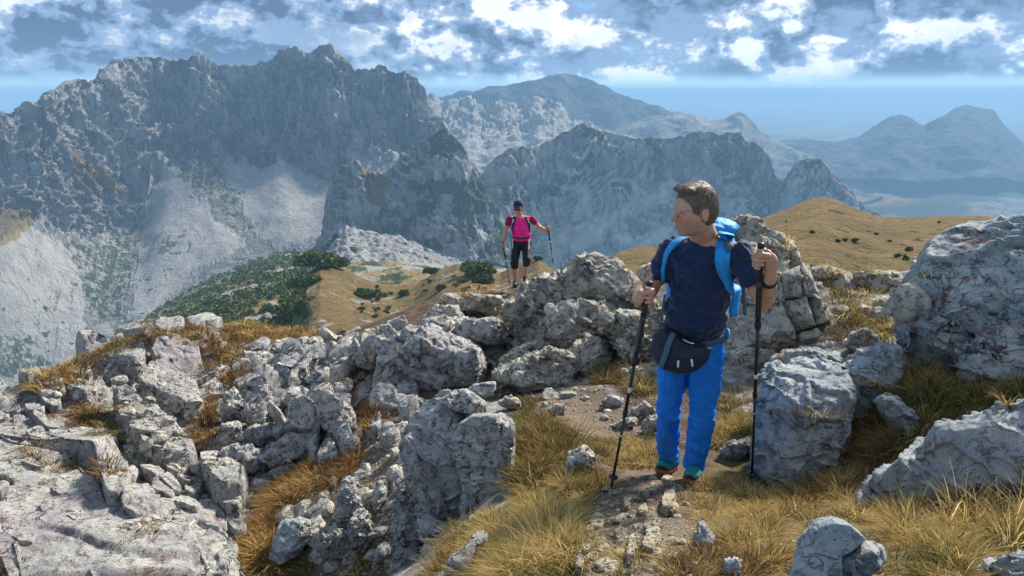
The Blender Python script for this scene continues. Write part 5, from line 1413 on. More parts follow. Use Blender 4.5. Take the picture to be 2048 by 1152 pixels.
_big = [((637, 536), 0.30, 'dark dwarf pine thicket capping the golden knoll'), ((668, 534), 0.20, 'spreading dwarf pine beside the knoll cap'), ((612, 575), 0.22, 'dwarf pine on the shaded flank of the golden knoll'), ((600, 625), 0.28, 'dwarf pine low on the shaded flank above the rusty crest'),
        ((735, 597), 0.20, 'round dwarf pine alone on the smooth golden slope'), ((868, 548), 0.13, 'dwarf pine beside a pale rock on the second golden knoll'), ((952, 552), 0.26, 'wide dwarf pine thicket behind the walking person'), ((970, 566), 0.15, 'dwarf pine at the foot of the wide thicket'), ((880, 580), 0.10, 'small dwarf pine in the golden hollow'), ((812, 590), 0.09, 'small dwarf pine amid scattered stones on the golden hill'), ((1075, 520), 0.06, 'tiny dwarf pine on the golden point behind the outcrop')]
for k, ((px, py), wr, lab) in enumerate(_big):
    h = hit(px, py, 900.0)
    if h:
        dist = (Vector(h[0]) - Vector((0, 0, CAMZ))).length
        wd = wr * dist * 0.20
        pine_shrub(np.array(h[0]), wd, wd * 0.34, 60 + k, lab, n=1500)
_rp = random.Random(77)
for k, (px, py) in enumerate(sample_poly([(700, 570), (830, 575), (900, 545), (1000, 555), (960, 600), (850, 620), (720, 640)], 46, _rp)):
    h = hit(px, py, 900.0)
    if h and h[2].name.startswith('grassy_hill'):
        wd = _rp.uniform(0.8, 2.6); pine_shrub(np.array(h[0]), wd, wd * 0.45, 200 + k, 'small dwarf pine dotted over the golden hill slope', 'dwarf pines on the golden hill', n=120)
for k, (px, py) in enumerate(sample_poly([(1540, 440), (1640, 410), (1980, 445), (1960, 520), (1640, 520)], 16, _rp)):
    h = hit(px, py, 900.0)
    if h and h[2].name.startswith('grassy_hill'):
        wd = _rp.uniform(0.3, 1.0) ** 1.3 * 1.2; pine_shrub(np.array(h[0]), wd, wd * 0.4, 300 + k, 'tiny dark bush dotted over the brown saddle', 'bushes on the saddle', n=80)
def scrub():
    rs = np.random.RandomState(12); rng = random.Random(12); P = []
    for px, py in sample_poly([(60, 790), (200, 690), (360, 590), (520, 510), (640, 500), (640, 560), (600, 650), (560, 670), (300, 680)], 2400, rng):
        h = hit(px, py, 2000.0)
        if h and h[2].name.startswith('slope'):
            p = np.array(h[0])
            if fbm(p[None] / 38.0 + 2, 4)[0] + 0.14 > 0.0: P.append(p)
    P = np.array(P); k = 9
    Q = np.repeat(P, k, 0); sc = np.clip(Q[:, 1] / 420.0, 0.6, 2.2)
    d = rs.normal(size=Q.shape); d /= np.linalg.norm(d, axis=1)[:, None]; d[:, 2] = np.abs(d[:, 2])
    Q = Q + d * np.array([1.7, 1.7, 1.0]) * sc[:, None]
    V, Fq, C = sprays(Q, d, 1.5 * np.tile(sc, 1), rs)
    o = mesh_obj('scrub', V, Fq, NEEDLE, smooth_shade=False, attr={'tint': C}); tag(o, 'green dwarf pine scrub covering the slope below the crest', 'scrub', kind='stuff')
scrub()
HAZE.hide_viewport = False
# ------------------------------------------------------------------ people: smooth solids meshed by surface nets
from mathutils.bvhtree import BVHTree
class Solid:
    def __init__(s, lo, hi, h):
        s.o = np.array(lo, np.float32); s.h = h
        s.n = np.ceil((np.array(hi) - np.array(lo)) / h).astype(int) + 1
        s.D = np.full(tuple(s.n), 0.5, np.float32)
    def _box(s, lo, hi):
        a = np.clip(np.floor((np.array(lo) - s.o) / s.h).astype(int), 0, s.n - 1)
        b = np.clip(np.ceil((np.array(hi) - s.o) / s.h).astype(int) + 1, 1, s.n)
        if (b <= a).any(): return None, None
        g = np.meshgrid(*[s.o[k] + s.h * np.arange(a[k], b[k], dtype=np.float32) for k in range(3)], indexing='ij')
        return tuple(slice(a[k], b[k]) for k in range(3)), np.stack(g, -1)
    def _put(s, sl, d, k, sub=False):
        cur = s.D[sl]
        if sub:
            d = -d
            t = np.clip(0.5 - 0.5 * (d - cur) / max(k, 1e-5), 0, 1) if k > 0 else None
            if k > 0:
                hh = np.clip(0.5 + 0.5 * (d - cur) / k, 0, 1)
                s.D[sl] = cur * (1 - hh) + d * hh + k * hh * (1 - hh)
            else: s.D[sl] = np.maximum(cur, d)
        elif k > 0:
            hh = np.clip(0.5 + 0.5 * (d - cur) / k, 0, 1)
            s.D[sl] = d * (1 - hh) + cur * hh - k * hh * (1 - hh)
            s.D[sl] = np.where(cur > 0.45, d, s.D[sl])
        else:
            s.D[sl] = np.minimum(cur, d)
    def cone(s, a, b, ra, rb, k=0.01, sub=False):
        a = np.array(a, np.float32); b = np.array(b, np.float32); m = max(ra, rb) + k + 4 * s.h + 0.02
        sl, P = s._box(np.minimum(a, b) - m, np.maximum(a, b) + m)
        if sl is None: return
        ab = b - a; L2 = float(ab @ ab) + 1e-12
        t = np.clip(((P - a) @ ab) / L2, 0, 1)
        d = np.linalg.norm(P - a - t[..., None] * ab, axis=-1) - (ra + (rb - ra) * t)
        s._put(sl, d, k, sub)
    def chain(s, pts, rs, k=0.01):
        for i in range(len(pts) - 1): s.cone(pts[i], pts[i + 1], rs[i], rs[i + 1], k)
    def ell(s, c, r, M=None, k=0.01, sub=False):
        c = np.array(c, np.float32); r = np.array(r, np.float32); m = r.max() + k + 4 * s.h + 0.02
        sl, P = s._box(c - m, c + m)
        if sl is None: return
        q = P - c
        if M is not None: q = q @ np.array(M, np.float32).T
        l = np.linalg.norm(q / r, axis=-1); l2 = np.linalg.norm(q / (r * r), axis=-1) + 1e-6
        d = l * (l - 1) / l2
        s._put(sl, d, k, sub)
    def econe(s, a, b, ra, rb, xd, k=0.02):
        """cone with elliptic section: ra = (half width along xd, half depth)"""
        a = np.array(a, np.float32); b = np.array(b, np.float32); m = max(*ra, *rb) + k + 4 * s.h + 0.02
        sl, P = s._box(np.minimum(a, b) - m, np.maximum(a, b) + m)
        ax = b - a; L = np.linalg.norm(ax); ax = ax / L
        xd = np.array(xd, np.float32); xd = xd - ax * (xd @ ax); xd /= np.linalg.norm(xd); yd = np.cross(ax, xd)
        q = P - a; tz = q @ ax; t = np.clip(tz / L, 0, 1); ov = tz - t * L
        rx = ra[0] + (rb[0] - ra[0]) * t; ry = ra[1] + (rb[1] - ra[1]) * t; mn = np.minimum(rx, ry)
        l = np.sqrt(((q @ xd) / rx) ** 2 + ((q @ yd) / ry) ** 2 + (ov / (0.55 * mn)) ** 2)
        s._put(sl, (l - 1) * mn, k)
    def cut(s, p, n, lo, hi):
        """remove everything on the side of the plane that n points to, within a box"""
        sl, P = s._box(lo, hi)
        d = (P - np.array(p, np.float32)) @ np.array(n, np.float32)
        s.D[sl] = np.maximum(s.D[sl], d)
    def wrinkle(s, f):
        band = np.abs(s.D) < 0.03
        i = np.nonzero(band)
        P = np.stack(i, -1) * s.h + s.o
        s.D[band] += f(P).astype(np.float32)
    def mesh(s):
        D = s.D; I = D < 0
        c = np.zeros(tuple(s.n - 1), np.int8)
        for dx in (0, 1):
            for dy in (0, 1):
                for dz in (0, 1):
                    c += I[dx:dx + s.n[0] - 1, dy:dy + s.n[1] - 1, dz:dz + s.n[2] - 1]
        act = (c > 0) & (c < 8)
        ci = np.stack(np.nonzero(act), -1)
        vid = np.full(act.shape, -1, np.int32); vid[act] = np.arange(len(ci))
        cor = [(0, 0, 0), (1, 0, 0), (0, 1, 0), (1, 1, 0), (0, 0, 1), (1, 0, 1), (0, 1, 1), (1, 1, 1)]
        val = [D[ci[:, 0] + a, ci[:, 1] + b, ci[:, 2] + e] for a, b, e in cor]
        acc = np.zeros((len(ci), 3)); cnt = np.zeros(len(ci))
        for a in range(8):
            for b in range(a + 1, 8):
                if sum(abs(x - y) for x, y in zip(cor[a], cor[b])) != 1: continue
                m = (val[a] < 0) != (val[b] < 0)
                t = np.where(m, val[a] / (val[a] - val[b] + 1e-20), 0)
                p = np.array(cor[a]) + t[:, None] * (np.array(cor[b]) - np.array(cor[a]))
                acc += np.where(m[:, None], p, 0); cnt += m
        V = s.o + s.h * (ci + acc / cnt[:, None])
        Fs = []
        for ax in range(3):
            sl0 = [slice(None)] * 3; sl1 = [slice(None)] * 3
            sl0[ax] = slice(0, -1); sl1[ax] = slice(1, None)
            e = np.stack(np.nonzero(I[tuple(sl0)] != I[tuple(sl1)]), -1)
            u, v = (ax + 1) % 3, (ax + 2) % 3
            ok = (e[:, u] > 0) & (e[:, v] > 0) & (e[:, u] < s.n[u] - 1) & (e[:, v] < s.n[v] - 1)
            e = e[ok]
            def cell(du, dv):
                q = e.copy(); q[:, u] -= du; q[:, v] -= dv
                return vid[q[:, 0], q[:, 1], q[:, 2]]
            quad = np.stack([cell(1, 1), cell(0, 1), cell(0, 0), cell(1, 0)], -1)
            flip = ~I[tuple(e.T)]
            quad[flip] = quad[flip][:, ::-1]
            Fs.append(quad)
        return V, np.concatenate(Fs)

def nrm(v):
    v = np.array(v, float); return v / np.linalg.norm(v)
def W(px, py, Y): return pix(px, py, Y)

def skin_mat():
    m, t = new_mat('skin')
    tcn = t.n('ShaderNodeTexCoord'); at = t.n('ShaderNodeVertexColor', None, layer_name='face'); sp = t.n('ShaderNodeSeparateColor', {0: (at, 0)})
    n1 = t.noise((tcn, 3), 28.0, 4.0, 0.6); n2 = t.noise((tcn, 3), 160.0, 3.0, 0.6)
    c = t.mix(t.ramp((n1, 0), 0.3, 0.7), (0.44, 0.225, 0.15), (0.54, 0.30, 0.21))
    c = t.mix(t.math('MULTIPLY', t.ramp((n2, 0), 0.5, 0.7), 0.35), mo(c), (0.36, 0.16, 0.10))
    c = t.mix(t.math('MULTIPLY', (sp, 1), 0.55), mo(c), (0.48, 0.15, 0.10))
    c = t.mix(t.math('MULTIPLY', (sp, 0), t.ramp((n2, 0), 0.30, 0.62)), mo(c), (0.20, 0.13, 0.105))
    b = t.n('ShaderNodeBump', {'Height': (n2, 0), 'Strength': 0.25, 'Distance': 0.003})
    p = t.n('ShaderNodeBsdfPrincipled', {'Base Color': mo(c), 'Roughness': 0.5, 'Specular IOR Level': 0.4, 'Normal': b, 'Subsurface Weight': 0.12, 'Subsurface Radius': (0.012, 0.005, 0.003)})
    t.n('ShaderNodeOutputMaterial', {0: p})
    return m
SKIN = skin_mat()
def face_attr(V, c, M, sc, beard):
    q = (V - c) @ M.T / sc; near = np.linalg.norm(q, axis=1) < 0.2
    st = smooth(-q[:, 2], 0.035, 0.06) * (1 - smooth(-q[:, 2], 0.11, 0.13)) * smooth(q[:, 0], -0.02, 0.02) * near * beard
    fl = (np.exp(-((q[:, 0] - 0.075) ** 2 + (np.abs(q[:, 1]) - 0.04) ** 2 + (q[:, 2] + 0.025) ** 2) / 0.0009) + np.exp(-((q[:, 0] - 0.115) ** 2 + q[:, 1] ** 2 + (q[:, 2] + 0.03) ** 2) / 0.0004)) * near
    return {'face': np.stack([st, np.clip(fl, 0, 1), 0 * st, 0 * st + 1], -1)}
HAIR = plain_mat('brown_hair', (0.11, 0.072, 0.052), 0.55, 0.4, 0.55, 90.0, 0.6, 250.0)
NAVY = plain_mat('navy_cotton', (0.010, 0.024, 0.075), 0.85, 0.2, 0.25, 30.0, 0.25, 500.0, sheen=0.2)
BLUE = plain_mat('blue_softshell', (0.006, 0.17, 0.66), 0.7, 0.25, 0.15, 14.0, 0.2, 300.0)
TEAL = plain_mat('teal_mesh', (0.015, 0.24, 0.22), 0.75, 0.25, 0.25, 80.0, 0.4, 400.0)
DARKN = plain_mat('dark_nylon', (0.008, 0.016, 0.035), 0.6, 0.35, 0.3, 50.0, 0.3, 400.0)
SOLE = plain_mat('brick_rubber', (0.26, 0.10, 0.055), 0.8, 0.2, 0.3, 60.0, 0.3, 200.0)
AZURE = plain_mat('azure_ripstop', (0.012, 0.27, 0.68), 0.6, 0.3, 0.15, 30.0, 0.3, 300.0)
WEB = plain_mat('grey_webbing', (0.06, 0.13, 0.17), 0.75, 0.25, 0.2, 120.0, 0.3, 600.0)
BLACKP = plain_mat('black_plastic', (0.010, 0.010, 0.012), 0.45, 0.4, 0.2, 80.0)
CARBON = plain_mat('black_lacquered_tube', (0.008, 0.009, 0.014), 0.3, 0.5, 0.2, 40.0)
STEEL = plain_mat('bright_metal', (0.55, 0.55, 0.56), 0.35, 0.5, 0.1, 50.0, metal=0.9)
WHITEP = plain_mat('white_print', (0.62, 0.63, 0.64), 0.6, 0.3, 0.05)
EYEW = plain_mat('eye_white', (0.30, 0.22, 0.18), 0.3, 0.5, 0.05)
LIP = plain_mat('lips', (0.40, 0.15, 0.12), 0.5, 0.4, 0.1)
PINK = plain_mat('hot_pink_knit', (0.80, 0.03, 0.26), 0.8, 0.2, 0.12, 30.0)
CRIM = plain_mat('crimson_knit', (0.28, 0.008, 0.05), 0.8, 0.2, 0.15, 30.0)
INK = plain_mat('black_lycra', (0.007, 0.008, 0.015), 0.6, 0.3, 0.2, 30.0)

def head(S, c, f, u, sc, eyes=True):
    """skull, face and ears; f = facing direction, u = up"""
    f = nrm(f); u = nrm(np.array(u) - f * np.dot(u, f)); l = np.cross(u, f)
    M = np.stack([f, l, u]); p = lambda a, b, d: np.array(c) + sc * (a * f + b * l + d * u)
    E = lambda a, b, d, r, k=0.012, sub=False: S.ell(p(a, b, d), np.array(r) * sc, M, k * sc, sub)
    E(-0.012, 0, 0.035, (0.098, 0.077, 0.098), 0.0)
    E(0.022, 0, -0.040, (0.070, 0.061, 0.078), 0.02)
    E(0.030, 0, -0.085, (0.052, 0.046, 0.034), 0.02)
    E(0.064, 0, -0.099, (0.024, 0.026, 0.020), 0.016)
    S.cone(p(0.080, -0.034, 0.020), p(0.080, 0.034, 0.020), 0.013 * sc, 0.013 * sc, 0.014 * sc)
    for sg in (-1, 1):
        E(0.092, sg * 0.031, 0.001, (0.009, 0.014, 0.007), 0.010, True)
        E(0.066, sg * 0.041, -0.022, (0.018, 0.016, 0.017), 0.020)
        E(0.100, sg * 0.011, -0.031, (0.010, 0.008, 0.008), 0.008)
        E(-0.010, sg * 0.078, -0.006, (0.021, 0.008, 0.030), 0.004)
        E(-0.006, sg * 0.088, -0.002, (0.012, 0.006, 0.017), 0.003, True)
        E(-0.012, sg * 0.076, -0.034, (0.010, 0.008, 0.010), 0.005)
    S.cone(p(0.088, 0, 0.014), p(0.116, 0, -0.026), 0.008 * sc, 0.013 * sc, 0.010 * sc)
    S.cone(p(0.086, -0.016, -0.060), p(0.086, 0.016, -0.060), 0.008 * sc, 0.008 * sc, 0.006 * sc)
    S.cone(p(0.084, -0.014, -0.073), p(0.084, 0.014, -0.073), 0.009 * sc, 0.009 * sc, 0.006 * sc)
    return p, M

def grip_hand(S, c, A, e1, r, sgn, sc=1.0, wrist=None):
    """a fist closed round a pole through c along A (up); e1 points from the pole to the palm; sgn = which way the fingers go"""
    A = nrm(A); e1 = nrm(np.array(e1) - A * np.dot(e1, A)); e2 = np.cross(A, e1) * sgn
    at = lambda ang, rr, z: np.array(c) + rr * (math.cos(ang) * e1 + math.sin(ang) * e2) + A * z
    M = np.stack([e1, e2, A])
    S.ell(np.array(c) + e1 * (r + 0.016 * sc) - e2 * 0.012 * sc, np.array([0.019, 0.034, 0.045]) * sc, M, 0.012)
    if wrist is not None:
        S.cone(np.array(c) + e1 * (r + 0.018 * sc) - e2 * 0.030 * sc, wrist, 0.026 * sc, 0.027 * sc, 0.015)
    for i, (z, ln, fr) in enumerate([(0.031, 1.0, 0.0098), (0.0105, 1.06, 0.0098), (-0.010, 1.0, 0.0094), (-0.029, 0.82, 0.0084)]):
        z *= sc; fr *= sc
        an = [math.radians(x) for x in (20, 85 * ln, 150 * ln, 215 * ln, 255 * ln)]
        rr = [r + 0.022 * sc, r + 0.017 * sc, r + 0.012 * sc, r + 0.009 * sc, r + 0.008 * sc]
        S.chain([at(a_, r_, z) for a_, r_ in zip(an, rr)], [fr * 1.12, fr * 1.06, fr, fr * 0.95, fr * 0.82], 0.0035)
    an = [math.radians(x) for x in (-30, -80, -130, -175)]
    zz = [0.012, 0.034, 0.046, 0.050]
    S.chain([at(a_, r + q * sc, z * sc) for a_, q, z in zip(an, (0.024, 0.019, 0.012, 0.009), zz)], [0.0135 * sc, 0.012 * sc, 0.0105 * sc, 0.009 * sc], 0.006)

def child(name, SV, mat, parent, label=None):
    V, Fc = SV.mesh() if isinstance(SV, Solid) else SV
    o = mesh_obj(name, V, Fc, mat, parent=parent, origin=np.array(parent.matrix_local.translation) if False else None)
    if label: o['label'] = label
    return o

def sub(o, V, Fc, mat, name, parent_loc):
    """grandchild: world coordinates under a child whose origin is the world origin"""
    q = mesh_obj(name, V, Fc, mat); q.parent = o
    return q

def tube(pts, rs, n=10, caps=True):
    pts = np.array(pts, float); rs = np.broadcast_to(np.array(rs, float), (len(pts),))
    T = np.gradient(pts, axis=0); T /= np.linalg.norm(T, axis=1)[:, None] + 1e-12
    ref = np.array([0.3, 0.5, 0.8]); V = []
    for p_, t_, r_ in zip(pts, T, rs):
        a = nrm(np.cross(t_, ref)); b = np.cross(t_, a)
        an = np.linspace(0, 2 * math.pi, n, endpoint=False)
        V.append(p_ + r_ * (np.cos(an)[:, None] * a + np.sin(an)[:, None] * b))
    V = np.concatenate(V); m = len(pts); i = np.arange(m * n).reshape(m, n)
    Fq = np.stack([i[:-1], np.roll(i, -1, 1)[:-1], np.roll(i, -1, 1)[1:], i[1:]], -1).reshape(-1, 4)
    if caps:
        V = np.concatenate([V, [pts[0], pts[-1]]]); k = m * n
        h = np.arange(0, n, 2)
        c0 = np.stack([np.full(len(h), k), i[0][(h + 2) % n], i[0][(h + 1) % n], i[0][h]], -1)
        c1 = np.stack([np.full(len(h), k + 1), i[-1][h], i[-1][(h + 1) % n], i[-1][(h + 2) % n]], -1)
        Fq = np.concatenate([Fq, c0, c1])
    return V, Fq

def ribbon(pts, nrms, w, th):
    """flat strap along pts, lying on a surface with normals nrms"""
    pts = np.array(pts, float); N = np.array(nrms, float); N /= np.linalg.norm(N, axis=1)[:, None]
    w = np.broadcast_to(np.array(w, float), (len(pts),))
    T = np.gradient(pts, axis=0); S_ = np.cross(N, T); S_ /= np.linalg.norm(S_, axis=1)[:, None] + 1e-9
    off = [(-0.5, 0), (-0.46, 1), (0, 1.25), (0.46, 1), (0.5, 0), (0, -0.2)]
    V = np.stack([pts + S_ * (w * a)[:, None] + N * th * b for a, b in off], 1)
    m, n = V.shape[:2]; i = np.arange(m * n).reshape(m, n)
    Fq = np.stack([i[:-1], np.roll(i, -1, 1)[:-1], np.roll(i, -1, 1)[1:], i[1:]], -1).reshape(-1, 4)[:, ::-1]
    caps = np.array([[0, 1, 2, 3], [0, 3, 4, 5], [(m - 1) * n + 3, (m - 1) * n + 2, (m - 1) * n + 1, (m - 1) * n], [(m - 1) * n + 5, (m - 1) * n + 4, (m - 1) * n + 3, (m - 1) * n]])
    return V.reshape(-1, 3), np.concatenate([Fq, caps])

def spline(P, n):
    P = np.array(P, float); t = np.linspace(0, len(P) - 1, n); out = []
    for q in t:
        i = min(int(q), len(P) - 2); f = q - i
        p0, p1, p2, p3 = P[max(i - 1, 0)], P[i], P[i + 1], P[min(i + 2, len(P) - 1)]
        out.append(0.5 * ((2 * p1) + (-p0 + p2) * f + (2 * p0 - 5 * p1 + 4 * p2 - p3) * f * f + (-p0 + 3 * p1 - 3 * p2 + p3) * f ** 3))
    return np.array(out)

def pole(name_label, top, tip, grip_len, sc=1.0, strap=True, foam_len=0.2, bend=None):
    """trekking pole: knob, grip, tube sections, locks, basket, tip"""
    top = np.array(top, float); tip = np.array(tip, float); d = nrm(tip - top); L = np.linalg.norm(tip - top)
    e = empty('trekking_pole', tip); tag(e, name_label, 'pole')
    at = lambda s_: top + d * s_
    def part(nm, ss, rr, mat, n=12):
        V, Fq = tube([at(q) for q in ss], rr, n); return mesh_obj(nm, V, Fq, mat, parent=e)
    part('knob', [-0.012, -0.008, 0.0, 0.012, 0.02], [0.006, 0.014, 0.018, 0.017, 0.013], BLACKP)
    part('knob_ring', [0.016, 0.020, 0.028, 0.03], [0.0165, 0.0175, 0.0175, 0.0165], STEEL)
    g = np.linspace(0.03, grip_len, 12)
    part('grip', g, 0.0155 + 0.0018 * np.sin(np.arange(12) * 1.9), BLACKP)
    part('foam_sleeve', np.linspace(grip_len, grip_len + foam_len, 6), [0.0145, 0.0148, 0.0148, 0.0146, 0.0145, 0.012], CARBON)
    m1 = grip_len + foam_len + (L - grip_len - foam_len) * 0.42
    part('upper_tube', [grip_len + foam_len, m1], [0.0095, 0.0095], CARBON)
    part('clamp', [grip_len + foam_len - 0.01, grip_len + foam_len, grip_len + foam_len + 0.03, grip_len + foam_len + 0.045], [0.012, 0.017, 0.017, 0.011], BLACKP)
    part('clamp', [m1 - 0.03, m1 - 0.025, m1, m1 + 0.01], [0.0105, 0.014, 0.014, 0.010], BLACKP)
    part('lower_tube', [m1, L - 0.06], [0.0078, 0.0072], CARBON)
    part('print_band', [m1 - 0.16, m1 - 0.13], [0.0099, 0.0099], WHITEP)
    part('print_band', [m1 + 0.12, m1 + 0.135], [0.0082, 0.0082], STEEL)
    part('basket', [L - 0.085, L - 0.080, L - 0.072, L - 0.068], [0.010, 0.026, 0.026, 0.010], BLACKP, 14)
    part('tip_cone', [L - 0.068, L - 0.03, L], [0.0075, 0.006, 0.003], BLACKP)
    return e

# ================================================================== the man
gY = lambda px, py: ground_Y(px, py)
mF = nrm((-0.34, -0.94, 0)); mX = nrm((0.94, -0.34, 0)); UP = np.array([0, 0, 1.0])
footR_heel = W(1346, 940, gY(1346, 940)); footR_toe = W(1284, 960, gY(1284, 960))
footL_heel = W(1392, 950, gY(1392, 950)); footL_toe = W(1362, 990, gY(1362, 990))
neck = W(1412, 470, 3.88); chest = W(1404, 535, 3.90); belly = W(1391, 620, 3.98); waist = W(1387, 664, 4.06)
shR = W(1346, 503, 3.95); shL = W(1478, 508, 3.76)
elR = W(1299, 580, 4.03); wrR = W(1280, 574, 3.78); haR = W(1291, 594, 3.70)
elL = W(1527, 600, 3.70); wrL = W(1540, 556, 3.53); haL = W(1526, 522, 3.47)
hipR = W(1350, 712, 4.12); hipL = W(1414, 712, 4.04)
knR = W(1336, 825, 4.10); knL = W(1404, 838, 4.02)
anR = W(1336, 924, gY(1336, 948) + 0.02); anL = W(1388, 932, gY(1388, 955) + 0.0)
hc = W(1389, 420, 3.74)
poleR_top = W(1299, 566, 3.68); poleR_tip = W(1222, 978, gY(1222, 980))
poleL_top = W(1522, 490, 3.46); poleL_tip = W(1503, 966, gY(1503, 966))
_pts = np.array([hc, elR, wrR, haR, elL, wrL, haL, anR, anL, footR_toe, footL_toe, shR, shL])
lo, hi = _pts.min(0) - 0.17, _pts.max(0) + 0.20
B = Solid(lo, hi, 0.0046)
HS = 1.05
hf = nrm((-0.93, -0.33, -0.10)); hu = nrm((-0.10, -0.12, 1.0))
hp, hM = head(B, hc, hf, hu, HS)
B.cone(hp(-0.025, 0, -0.05), neck + np.array([0, 0.02, -0.02]), 0.060, 0.070, 0.02)
B.econe(neck - UP * 0.06, waist, (0.12, 0.09), (0.13, 0.10), mX, 0.03)
B.chain([neck - UP * 0.05, shR], [0.06, 0.05], 0.02); B.chain([neck - UP * 0.05, shL], [0.06, 0.05], 0.02)
mR = elR * 0.45 + wrR * 0.55; mL = elL * 0.45 + wrL * 0.55
B.chain([shR, elR, mR, wrR], [0.055, 0.043, 0.041, 0.030], 0.02); B.chain([shL, elL, mL, wrL], [0.055, 0.045, 0.042, 0.030], 0.02)
dR = nrm(poleR_top - poleR_tip); dL = nrm(poleL_top - poleL_tip)
cR = poleR_top - dR * 0.085; cL = poleL_top - dL * 0.085
grip_hand(B, cR, dR, (-0.85, 0.45, 0), 0.0155, -1, 1.12, wrist=wrR)
grip_hand(B, cL, dL, (0.80, 0.50, 0), 0.0155, 1, 1.12, wrist=wrL)
for hp_, kn_, an_ in ((hipR, knR, anR), (hipL, knL, anL)):
    B.chain([waist - UP * 0.03, hp_, kn_, an_], [0.08, 0.07, 0.05, 0.038], 0.03)
V, Fc = B.mesh()
base = (footR_heel + footL_heel) / 2
MAN = mesh_obj('person', V, Fc, SKIN, origin=base, attr=face_attr(V, hc, hM, HS, 0.75))
tag(MAN, 'man in navy tee and bright blue trousers looking over his shoulder, holding two poles', 'person')
# hair
H = Solid(hc - 0.19, hc + 0.19, 0.004)
H.ell(hp(-0.014, 0, 0.037), np.array([0.101, 0.081, 0.101]) * HS, hM, 0.0)
H.ell(hp(-0.048, 0, -0.015), np.array([0.066, 0.074, 0.080]) * HS, hM, 0.03)
H.ell(hp(0.045, 0.0, 0.112), np.array([0.054, 0.058, 0.020]) * HS, hM, 0.02)
H.ell(hp(0.128, 0, 0.012), np.array([0.085, 0.14, 0.074]) * HS, hM, 0.006, True)
H.ell(hp(0.080, 0, -0.075), np.array([0.100, 0.14, 0.085]) * HS, hM, 0.006, True)
for sg in (-1, 1):
    H.ell(hp(-0.004, sg * 0.09, -0.012), np.array([0.028, 0.034, 0.036]) * HS, hM, 0.004, True)
H.cut(hp(0, 0, -0.070), -hM[2], hc - 0.19, hc + 0.19)
_rot = np.stack([hM[0], hM[1], hM[2]])
H.wrinkle(lambda P: (ridged(((P - hc) @ _rot.T) / np.array([0.085, 0.011, 0.07]) + fbm(P / 0.07, 2)[:, None] * 0.7, 2) - 0.55) * 0.004 + fbm(P / 0.06, 2) * 0.003)
HV, HF = H.mesh()
hair = child('hair', (HV, HF), HAIR, MAN)
rs_ = np.random.RandomState(4); HN = vnormals(HV, HF)
top_ = ((HV - hc) @ hM[2]) > -0.06 * HS
ix = rs_.choice(np.nonzero(top_)[0], 2600)
P0 = HV[ix]; N0 = HN[ix]; lc = (P0 - hc) @ hM.T
flow = np.stack([np.where(lc[:, 2] > 0.06, 0.7, -0.25) + rs_.normal(0, 0.25, len(ix)), np.sign(lc[:, 1]) * 0.35 + rs_.normal(0, 0.3, len(ix)), -0.55 + rs_.normal(0, 0.2, len(ix))], -1) @ hM
flow = flow - N0 * (flow * N0).sum(1)[:, None]; flow /= np.linalg.norm(flow, axis=1)[:, None] + 1e-9
ln_ = rs_.uniform(0.012, 0.026, len(ix))[:, None]; lift_ = rs_.uniform(0.03, 0.16, len(ix))[:, None]; sd_ = np.cross(N0, flow) * 0.0011
lv_ = []
for t_, w_ in ((0, 1.0), (0.5, 0.9), (1.0, 0.3)):
    C_ = P0 + flow * ln_ * t_ + N0 * (ln_ * lift_ * t_ * (1.15 - t_) + 0.0005); lv_ += [C_ - sd_ * w_, C_ + sd_ * w_]
SV_ = np.stack(lv_, 1).reshape(-1, 3); i_ = np.arange(len(ix))[:, None] * 6
SF_ = np.concatenate([np.concatenate([i_, i_ + 1, i_ + 3, i_ + 2], 1), np.concatenate([i_ + 2, i_ + 3, i_ + 5, i_ + 4], 1)])
k_ = mesh_obj('strands', SV_, SF_, plain_mat('hair_strands', (0.15, 0.10, 0.07), 0.5, 0.4, 0.5, 40.0)); k_.parent = hair; k_['kind'] = 'stuff'
for sg in (-1, 1):
    Ey = Solid(hp(0.082, sg * 0.031, 0.001) - 0.02, hp(0.082, sg * 0.031, 0.001) + 0.02, 0.0022)
    Ey.ell(hp(0.0785, sg * 0.031, 0.001), np.array([0.0085, 0.0115, 0.0055]) * HS, hM, 0)
    ey = child('eye', Ey, EYEW, MAN)
    Ir = Solid(hp(0.091, sg * 0.031, 0.001) - 0.012, hp(0.091, sg * 0.031, 0.001) + 0.012, 0.0018)
    Ir.ell(hp(0.0865, sg * 0.031, 0.001), np.array([0.0015, 0.0042, 0.0040]) * HS, hM, 0)
    child('iris', Ir, HAIR, MAN)
    Vb, Fb = tube([hp(0.0885, sg * 0.014, 0.024), hp(0.0875, sg * 0.029, 0.029), hp(0.074, sg * 0.046, 0.025)], [0.0026, 0.0032, 0.002], 8)
    child('eyebrow', (Vb, Fb), HAIR, MAN)
Vb, Fb = tube([hp(0.086, -0.020, -0.066), hp(0.0965, 0, -0.0655), hp(0.086, 0.020, -0.066)], [0.003, 0.0042, 0.003], 8)
child('lips', (Vb, Fb), LIP, MAN)
